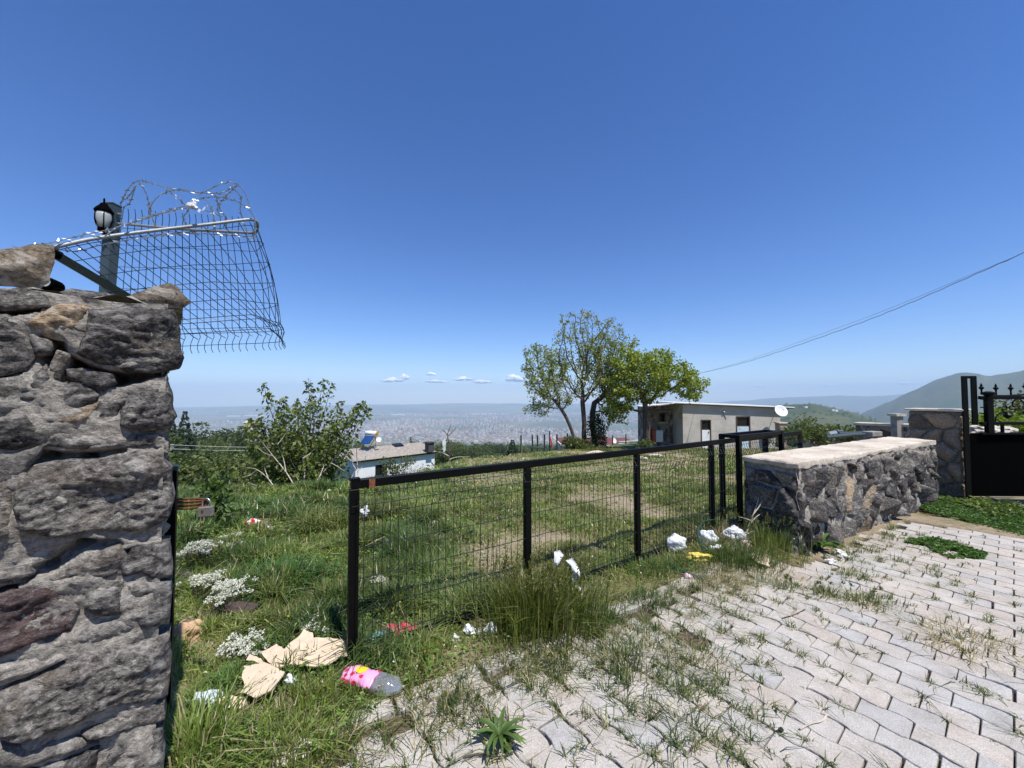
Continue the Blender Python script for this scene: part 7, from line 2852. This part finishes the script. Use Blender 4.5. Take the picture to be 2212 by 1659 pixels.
M_clear, nt, b, o = newmat('clear thin plastic')
tr = N(nt, 'ShaderNodeBsdfTransparent')
tr.inputs['Color'].default_value = (.97, .97, .97, 1)
gl = N(nt, 'ShaderNodeBsdfGlossy')
gl.inputs['Roughness'].default_value = .08
gl.inputs['Color'].default_value = (.85, .86, .88, 1)
mx = N(nt, 'ShaderNodeMixShader')
mx.inputs[0].default_value = .3
nt.links.new(tr.outputs[0], mx.inputs[1])
nt.links.new(gl.outputs[0], mx.inputs[2])
df = N(nt, 'ShaderNodeBsdfTranslucent')
df.inputs['Color'].default_value = (.9, .9, .9, 1)
df2 = N(nt, 'ShaderNodeBsdfDiffuse')
df2.inputs['Color'].default_value = (.88, .88, .88, 1)
ad = N(nt, 'ShaderNodeMixShader')
ad.inputs[0].default_value = .5
nt.links.new(df.outputs[0], ad.inputs[1])
nt.links.new(df2.outputs[0], ad.inputs[2])
m2 = N(nt, 'ShaderNodeMixShader')
m2.inputs[0].default_value = .24
nt.links.new(mx.outputs[0], m2.inputs[1])
nt.links.new(ad.outputs[0], m2.inputs[2])
nt.links.new(m2.outputs[0], o.inputs['Surface'])
M_pink, nt, b, o = newmat('pink fruit label')
v = N(nt, 'ShaderNodeTexVoronoi', Scale=24.0)
nt.links.new(wpos(nt), v.inputs['Vector'])
c = ramp(nt, v.outputs['Distance'], [(.0, (.50, .018, .05)), (.36, (.62, .03, .07)), (.40, (.78, .33, .56)), (1., (.80, .38, .60))])
nt.links.new(c, b.inputs['Base Color'])
b.inputs['Roughness'].default_value = .3
ba, bb_ = on_ground(744, 1478), on_ground(866, 1512)
ba.z = bb_.z = .06
bot, a_, q_, L_ = bottle('drink_bottle', 'crushed pink and red labelled clear plastic bottle lying at the kerb', ba, bb_, .056, M_pink, .42, 2)
# plain yellow oval on the label
oc = a_ + q_ @ Vector((0, 0, L_ * .30))
mb = MB()
vs = []
dz = (q_ @ Vector((0, 0, 1))).normalized()
sd = dz.cross(ZUP).normalized()
for i in range(5):
    for j in range(16):
        an = 2 * math.pi * j / 16
        f = i / 4
        u, v_ = f * .034 * math.cos(an), f * .030 * math.sin(an)
        an2 = .15 + v_ / .056
        p = oc + dz * u + (ZUP * math.cos(an2) * .66 - sd * math.sin(an2)) * -1 * -1 * .060
        vs.append(p + ZUP * .0035)
fs = []
for i in range(4):
    for j in range(16):
        fs.append((i * 16 + j, i * 16 + (j + 1) % 16, (i + 1) * 16 + (j + 1) % 16, (i + 1) * 16 + j))
mb.add(vs, fs)
mb.build('printed_oval', simple('yellow print', (.80, .58, .03), .35, var=.08, scale=60), bot)
ba, bb_ = on_ground(785, 1408), on_ground(838, 1385)
ba.z = bb_.z = .05
bottle('drink_bottle', 'smaller bottle with pale blue label lying behind the first gate post', ba, bb_, .034, simple('pale blue label', (.30, .55, .68), .3, var=.35, scale=40), .3, 7)
crumple('red_cloth', 'crumpled pinkish red cloth under the gate mesh', 'cloth', on_ground(868, 1378) + Vector((0, 0, .05)), (.085, .035, .045), simple('pinkish red cloth', (.50, .05, .09), .7, var=.4, scale=30), 141, .55)
crumple('paper_scrap', 'flat white paper right of the red cloth', 'paper', on_ground(903, 1376) + Vector((0, 0, .03)), (.04, .02, .008), M_white, 142, .4)
for k, (px, py, sx, sz, lab) in enumerate(((1016, 1368, .045, .03, 'rounded white rubbish lump under the gate rail'), (1055, 1372, .04, .045, 'upright white scraps left of the barley clump'), (985, 1385, .02, .02, 'tiny white scrap left of the rounded lump'))):
    crumple('paper_scrap', lab, 'rubbish', on_ground(px, py) + Vector((0, 0, .02)), (sx, sx * .6, sz), M_white, 143 + k, .6)
hose = smooth_pts([on_ground(795, 1330) + Vector((0, 0, .05)), on_ground(820, 1345) + Vector((0, 0, .03)), on_ground(870, 1338) + Vector((0, 0, .03)), on_ground(915, 1332) + Vector((0, 0, .03)), on_ground(945, 1322) + Vector((0, 0, .03))], 5)
tag(MB().tube(hose, .009, 6).build('cable_scrap', M_black, loc=hose[0]), 'black cable lying on bare soil behind the gate mesh', 'cable')

# torn white film in the barley
for k, (pts, lab) in enumerate((([(1197, 1192), (1210, 1188), (1218, 1200), (1212, 1212), (1204, 1222), (1198, 1218)], 'small torn white film at the top of the barley clump'), ([(1222, 1210), (1236, 1205), (1248, 1222), (1254, 1240), (1252, 1246), (1238, 1236), (1234, 1222)], 'pointed torn white film right of the barley clump'), ([(1234, 1240), (1246, 1238), (1248, 1250), (1238, 1258)], 'little white film hanging under the pointed one'))):
    c = at(sum(p[0] for p in pts) / len(pts), sum(p[1] for p in pts) / len(pts), 2.85)
    nn = Vector((-.2, -1, .5)).normalized()
    A = ZUP.cross(nn).normalized()
    B = nn.cross(A)
    poly = []
    for (x_, y_) in pts:
        q = on_plane(x_, y_, c, nn) - c
        poly.append((q.dot(A), q.dot(B)))
    V, F = stone_mesh(poly, (c, A, B, nn), .012, .008, 150 + k, back=.002, rough=.9, rr=.02, tilt=.3)
    mb = MB()
    mb.add(V, F)
    tag(mb.build('film_scrap', M_white, loc=c), lab, 'plastic film')
crumple('paper_scrap', 'white scrap low in the grass right of the barley clump', 'paper', on_ground(1245, 1285) + Vector((0, 0, .05)), (.03, .02, .025), M_white, 154, .5)

# the rubbish heap at the end of the gate
hp_ = lambda px, py, dz_=0.: on_ground(px, py) + Vector((0, 0, dz_))
M_film = simple('translucent white film', (.66, .68, .70), .35, var=.1, scale=30)
crumple('plastic_bag', 'plump white plastic bag, leftmost on the rubbish heap', 'plastic bag', hp_(1462, 1192, .09), (.105, .08, .085), M_white, 161, .2, subdiv=4)
crumple('plastic_bag', 'grey translucent bag in the middle of the rubbish heap', 'plastic bag', hp_(1532, 1180, .09), (.085, .06, .085), M_film, 162, .3, subdiv=4)
crumple('plastic_bag', 'white plastic bag under the bare branch on the rubbish heap', 'plastic bag', hp_(1588, 1175, .10), (.12, .08, .085), M_white, 163, .28, subdiv=4)
M_rw, nt, b, o = newmat('red printed white film')
n1 = nz(nt, wpos(nt), 26, 2, .5, 1.0)
c = ramp(nt, n1, [(.5, (.72, .68, .66)), (.54, (.55, .06, .05)), (.62, (.72, .68, .66))])
nt.links.new(c, b.inputs['Base Color'])
crumple('plastic_bag', 'round white bag with red print beside the low wall end', 'plastic bag', hp_(1612, 1190, .06), (.06, .05, .055), M_rw, 164, .25)
crumple('plastic_bag', 'flattened yellow bag in front of the plump white bag', 'plastic bag', hp_(1508, 1215, .06), (.10, .05, .035), simple('yellow film', (.70, .55, .10), .4, var=.25, scale=20), 165, .5)
crumple('paper_scrap', 'white tissue scraps in front of the grey translucent bag', 'paper', hp_(1548, 1198, .06), (.06, .04, .03), M_white, 166, .6)
crumple('paper_scrap', 'crumpled pink and white paper alone on the straw edge', 'paper', hp_(1487, 1252, .022), (.032, .028, .026), simple('pink white paper', (.70, .5, .56), .7, var=.35, scale=40), 167, .5)
px_sheet('cardboard_sheet', 'flat dirty cardboard piece at the right of the rubbish heap', 'cardboard', [(1618, 1198), (1640, 1192), (1664, 1200), (1660, 1222), (1636, 1215)], .05, .005, M_corr, .012, 17)
M_hose = simple('dark green hose', (.012, .06, .045), .45, var=.15, scale=20)
hs_ = smooth_pts([hp_(1444, 1228, .05), hp_(1470, 1240, .03), hp_(1500, 1250, .02), hp_(1525, 1252, .02)], 6)
tag(MB().tube(hs_, .014, 7).build('hose', M_hose, loc=hs_[0]), 'dark green hose piece at the front of the rubbish heap', 'hose')
hs_ = smooth_pts([hp_(1530, 1205, .05), hp_(1512, 1190, .10), hp_(1508, 1178, .15), hp_(1520, 1165, .19), hp_(1545, 1158, .19)], 6)
tag(MB().tube(hs_, .008, 6).build('hose', M_hose, loc=hs_[0]), 'thin green hose loop between the white bags', 'hose')
db = thing('dry_branch', 'bare pale forked branch leaning on the low wall end over the rubbish', 'branch', hp_(1600, 1185))
Yd = 4.15
for k, sg in enumerate(([(1598, 1182), (1612, 1150), (1622, 1125), (1632, 1100), (1640, 1072)], [(1622, 1125), (1610, 1120), (1594, 1116)], [(1618, 1135), (1632, 1118), (1646, 1108)], [(1628, 1110), (1640, 1094), (1646, 1082)], [(1612, 1150), (1596, 1155), (1582, 1150)], [(1608, 1158), (1625, 1148), (1645, 1150)])):
    pts = smooth_pts([at(x_, y_, Yd + .03 * i) for i, (x_, y_) in enumerate(sg)], 5)
    n = len(pts)
    mb = MB()
    mb.tube(pts, [(.011 if k == 0 else .006) * (1 - .6 * i / n) for i in range(n)], 5)
    mb.build('stem' if k == 0 else 'twig', M_twig, db)
stw = tuft(1565, 1172, 900, .22, .46, 'heap of dry brown straw and twigs behind the bags', (.26, .19, .12), 0, 1.1, .6, 'straw_heap', 'straw')
tuft(1555, 1268, 300, .09, .22, 'pulled out straw tuft at the front of the rubbish heap', (.42, .33, .18), 0, 1.4, .8, 'straw_heap', 'straw')
tuft(2080, 1405 - 20, 260, .10, .3, 'dry straw plant pulled flat on the right paving', (.36, .29, .15), 0, 2.2, .7, 'straw_heap', 'straw')
tuft(1465, 1222, 420, .15, .22, 'grass growing up through the left end of the rubbish heap', (0.075, 0.11, 0.025), 0, .6, .2)
tuft(1625, 1215, 380, .16, .22, 'grass growing before the red printed bag', (0.075, 0.11, 0.025), 6, .5, .2)
tuft(1540, 1232, 420, .07, .30, 'flattened straw along the front of the rubbish heap', (.40, .31, .18), 0, 1.6, .7, 'straw_heap', 'straw')
tuft(1660, 1245, 260, .06, .26, 'thin straw and grass on the paving edge right of the heap', (.2, .2, .08), 0, 1.3, .5)
tuft(1125, 1425, 420, .08, .30, 'straw and short grass over the kerb below the barley', (.2, .2, .08), 0, 1.2, .5)
tuft(900, 1470, 420, .10, .22, 'olive grass between the pink bottle and the kerb', (.11, .13, .03), 8, .7, .25)
tuft(420, 1640, 500, .22, .22, 'long bent grass at the foot of the tall wall', (.10, .14, .03), 0, .9, .1, w=.008)
tuft(590, 1640, 420, .16, .26, 'long trailing grass beside the white rubble', (.12, .15, .035), 0, 1.1, .2, w=.007)
tuft(610, 1270, 900, .26, .34, 'lush dark grass tuft in the open gateway', (.05, .10, .025), 0, .75, .03, w=.009)
tuft(560, 1215, 600, .24, .30, 'second dark grass tuft behind the lush one', (.05, .10, .025), 0, .7, .03, w=.009)
# sticks and pebbles on the paving
for k, (pts, r, lab) in enumerate((([(1728, 1578), (1752, 1566), (1775, 1560), (1788, 1545)], .004, 'pale curved stick on the front paving'), ([(1000, 1640), (1040, 1632), (1075, 1640), (1110, 1628)], .004, 'dark forked stick near the lower edge of the paving'), ([(1060, 1500), (1090, 1488), (1130, 1470)], .0035, 'thin brown stalk on the paving above the rosette'), ([(1690, 1338), (1716, 1330), (1740, 1318)], .003, 'thin brown twig on the paving below the rubbish heap'))):
    P = smooth_pts([hp_(x_, y_, .008) for x_, y_ in pts], 5)
    tag(MB().tube(P, r, 5).build('stick', M_twig if k in (0,) else M_bark, loc=P[0]), lab, 'stick')
crumple('pebble', 'dark grey pebble on the front paving', 'pebble', hp_(1687, 1581, .01), (.013, .012, .011), M_rock2, 171, .2, subdiv=2)
crumple('pebble', 'small red scrap stone on the front paving', 'pebble', hp_(1518, 1532, .006), (.009, .007, .006), M_red, 172, .3, subdiv=2)
crumple('pebble', 'pale stone chip at the foot of the low wall', 'pebble', hp_(1907, 1118, .02), (.035, .03, .03), M_palestone, 173, .3, subdiv=3)
for k, (px, py) in enumerate(((1795, 1216), (1822, 1205), (1812, 1196))):
    crumple('pebble', 'white stone chip lying by the corner of the low wall', 'pebble', hp_(px, py, .015), (.045, .035, .025), simple('white chip', (.62, .6, .56), .9, var=.1, scale=20), 174 + k, .4, subdiv=3, group='white chips by the low wall corner')


# ================================================================== the city on the plain
rs = np.random.default_rng(99)
CC = np.array([[.54, .53, .52], [.48, .41, .34], [.40, .27, .20], [.30, .30, .30], [.54, .49, .41], [.42, .31, .24]])
n = 30000
tt = rs.uniform(-.92, .66, n)
yy = 3500 * (10200 / 3500.) ** rs.random(n)
xx = tt * yy
den = fnoise(xx * .0011 + 4, yy * .0011, 4)
pr = sstep(.40, .55, den) * (0.25 + 0.75 * sstep(-.60, -.40, tt))
pr *= np.where(yy < 4300, .35, 1)
k = rs.random(n) < pr
tt, xx, yy, den = tt[k], xx[k], yy[k], den[k]
n = len(xx)
tower = rs.random(n) < np.where(yy > 4300, .42, .04)
hgt = np.where(tower, rs.uniform(24, 46, n), rs.uniform(8, 17, n))
wid = np.where(tower, rs.uniform(15, 24, n), rs.uniform(12, 26, n))
dep = wid * rs.uniform(.7, 1.4, n)
ang = fnoise(xx * .0006, yy * .0006, 2) * 3.0 + np.where(rs.random(n) < .5, 0, np.pi / 2)
zz = terrain(xx, yy) - 2
ci = rs.integers(0, len(CC), n)
size_px = hgt * wid / yy ** 2
order = np.argsort(-size_px)
NI = 290
ind, rest_ = order[:NI], order[NI:]


def boxes_np(ii):
    c, s = np.cos(ang[ii]), np.sin(ang[ii])
    corn = []
    for zt in (0, 1):
        for a, b_ in ((-.5, -.5), (.5, -.5), (.5, .5), (-.5, .5)):
            lx, ly = a * wid[ii], b_ * dep[ii]
            corn.append(np.stack([xx[ii] + lx * c - ly * s, yy[ii] + lx * s + ly * c, zz[ii] + zt * (hgt[ii] + 2)], 1))
    V = np.stack(corn, 1).reshape(-1, 3)
    f = np.array([0, 1, 5, 4, 1, 2, 6, 5, 2, 3, 7, 6, 3, 0, 4, 7, 4, 5, 6, 7])
    lo = (np.arange(len(ii))[:, None] * 8 + f[None, :]).ravel()
    st_ = np.arange(len(ii) * 5) * 4
    col = np.repeat(CC[ci[ii]] * rs.uniform(.7, 1.15, (len(ii), 1)), 8, 0)
    return V, lo, st_, np.clip(col, 0, .85)


M_city, nt, b, o = newmat('city render')
a = N(nt, 'ShaderNodeAttribute', attribute_name='tint')
nt.links.new(a.outputs['Color'], b.inputs['Base Color'])
b.inputs['Roughness'].default_value = .9
V, lo, st_, c = boxes_np(rest_)
me = mesh_np('city', V, lo, st_, [M_city])
set_tint(me, 'tint', c)
tag(link('city', me), 'hazy sprawl of pale city blocks filling the plain', 'city', kind='stuff')
BM = []
for k, nm in enumerate(('white', 'beige', 'terracotta', 'grey', 'cream', 'tan')):
    mb = MB()
    mb.add([(x_, y_, z_) for z_ in (0, 1) for x_, y_ in ((-.5, -.5), (.5, -.5), (.5, .5), (-.5, .5))], [(0, 1, 5, 4), (1, 2, 6, 5), (2, 3, 7, 6), (3, 0, 4, 7), (4, 5, 6, 7)])
    o = mb.build('apartment_block', simple('far %s render' % nm, tuple(CC[k]), .9, var=.1, scale=.02), loc=(0, 0, 0))
    BM.append(o.data)
    bpy.data.objects.remove(o)
CITYW = ('left of the young tree', 'behind the young tree', 'above the solar heater', 'above the house ridge', 'behind the dead sapling', 'right of the dead sapling', 'left of the green posts', 'behind the leaning trunk', 'between trunks and hut', 'beyond the hut')
CN = ('white', 'beige', 'terracotta', 'grey', 'cream', 'tan')
for i in ind:
    o = link('apartment_block', BM[ci[i]], (xx[i], yy[i], zz[i]))
    o.scale = (wid[i], dep[i], hgt[i] + 2)
    o.rotation_euler = (0, 0, ang[i])
    tag(o, 'tiny distant %s apartment block on the city plain, %s' % (CN[ci[i]], CITYW[int(sum((1106 + 831 * tt[i]) > q for q in (500, 760, 850, 940, 1000, 1060, 1120, 1250, 1380)))]), 'building', 'distant city apartment blocks')
# villages on the slope between: small roofs, far too many to count
n = 1500
tt = rs.uniform(-.55, .55, n)
yy = 1100 * (3600 / 1100.) ** (rs.random(n) ** .6)
xx = tt * yy
k = (fnoise(xx * .003, yy * .003, 3) > .47) & (rs.random(n) < .25 + .75 * sstep(-.2, .1, tt))
xx, yy = xx[k], yy[k]
n = len(xx)
wid, dep, hgt = rs.uniform(8, 14, n), rs.uniform(8, 12, n), rs.uniform(4, 8, n)
ang = rs.random(n) * 3.14
zz = terrain(xx, yy) - 1
ci = rs.choice(len(CC), n, p=[.45, .1, .15, .1, .15, .05])
V, lo, st_, c = boxes_np(np.arange(n))
me = mesh_np('village', V, lo, st_, [M_city])
set_tint(me, 'tint', c)
tag(link('village', me), 'scattered tiny pale houses on the slope below the city', 'village', kind='stuff')
# long pale works at the foot of the far hills
for k, (px, py, w_, Y) in enumerate(((1035, 897, 30, 9800), (1075, 898, 60, 9900), (1180, 897, 26, 9800), (1260, 896, 50, 10000), (505, 903, 26, 8800), (550, 902, 44, 9000), (570, 906, 24, 8500), (860, 900, 30, 9500))):
    c = at(px, py, Y)
    s_ = Y / 831.
    o = MB().box((c.x, c.y, float(terrain(c.x, c.y)) + 9), (w_ * s_, 60, 22)).build('works_hall', M_whitepaint, loc=(c.x, c.y, float(terrain(c.x, c.y))))
    tag(o, 'long pale works hall at the foot of the far hills', 'building', 'pale works at the foot of the hills')
# two white houses and a track on the green hill
for k, (px, py) in enumerate(((1798, 900), (1806, 900.5), (1741, 908))):
    Y = 1330.
    c = at(px, py, Y)
    z_ = float(terrain(c.x, c.y))
    o = MB().box((c.x, c.y, z_ + 2), (9, 8, 8)).build('house', M_whitepaint, loc=(c.x, c.y, z_))
    tag(o, 'tiny white house on the flank of the green hill', 'house', 'tiny houses on the green hill')

# ================================================================== clouds
M_cloud, nt, b, o = newmat('cloud')
b.inputs['Base Color'].default_value = (.92, .92, .93, 1)
b.inputs['Roughness'].default_value = 1.0
b.inputs['Specular IOR Level'].default_value = 0.0
import bmesh


def cloud_mesh(seed):
    rr = random.Random(seed)
    bm = bmesh.new()
    for k in range(11):
        f = rr.uniform(-1, 1)
        r = rr.uniform(.22, .42) * (1.15 - abs(f) * .7)
        M = Matrix.Translation((f * .8, rr.uniform(-.4, .4), rr.uniform(-.1, .55) * (1 - abs(f) * .8))) @ Matrix.Diagonal((r * 1.2, r, r * 1.5, 1))
        bmesh.ops.create_icosphere(bm, subdivisions=3, radius=1, matrix=M)
    for v in bm.verts:
        q = v.co * 3 + Vector((seed, 0, 0))
        v.co += Vector((noise.noise(q), noise.noise(q + Vector((9, 0, 0))), noise.noise(q + Vector((0, 9, 0))))) * .14 + Vector((noise.noise(q * 2.7), 0, noise.noise(q * 2.7 + Vector((4, 4, 0))))) * .07
        if v.co.z < -.25:
            v.co.z = -.25 + (v.co.z + .25) * .3
    me = bpy.data.meshes.new('cloud')
    bm.to_mesh(me)
    bm.free()
    me.materials.append(M_cloud)
    me.polygons.foreach_set('use_smooth', [True] * len(me.polygons))
    return me


CM = [cloud_mesh(k + 1) for k in range(4)]
YC = 27000.
for k, (px, py, w_, h_, dn, lab) in enumerate(((846, 823, 26, 9, 1.0, 'small white cloud, leftmost of the row above the hills'), (873, 817, 12, 10, 1.0, 'little upright white puff beside the leftmost cloud'), (931, 810, 13, 6, .6, 'tiny faint cloud highest in the row'), (940, 825, 26, 7, .8, 'flat pale cloud under the tiny faint one'), (1000, 820, 22, 8, 1.0, 'small white cloud in the middle of the row'), (1040, 826, 24, 6, .8, 'flat thin cloud next left of the brightest puff'), (1110, 822, 24, 13, 1.6, 'brightest white puff of cloud beside the tall tree'), (1640, 835, 16, 4, .6, 'faint streak of cloud above the hut roof'), (1796, 833, 16, 4, .6, 'faint streak of cloud above the green hill'), (1955, 829, 20, 4, .7, 'faint streak of cloud left of the mountain'))):
    c = at(px, py, YC)
    s_ = YC / 831.
    o = link('cloud', CM[k % 4], c)
    o.scale = (w_ * s_, w_ * s_ * .8, h_ * s_)
    o.rotation_euler = (0, 0, k * .01)
    tag(o, lab, 'cloud')

# ================================================================== air
hz_top, hz_bot = 640.0, -520.0
hb = MB().box((0, 0, (hz_top + hz_bot) / 2), (43000, 43000, hz_top - hz_bot))
hm = bpy.data.materials.new('hazy air')
hm.use_nodes = True
nt = hm.node_tree
nt.nodes.clear()
out = nt.nodes.new('ShaderNodeOutputMaterial')
pv = N(nt, 'ShaderNodeVolumePrincipled')
pv.inputs['Color'].default_value = (0.60, 0.76, 0.96, 1)
pv.inputs['Density'].default_value = 1.0e-4
pv.inputs['Anisotropy'].default_value = 0.0
nt.links.new(pv.outputs[0], out.inputs['Volume'])
tag(hb.build('haze', hm, loc=(0, 0, 0)), kind='stuff')
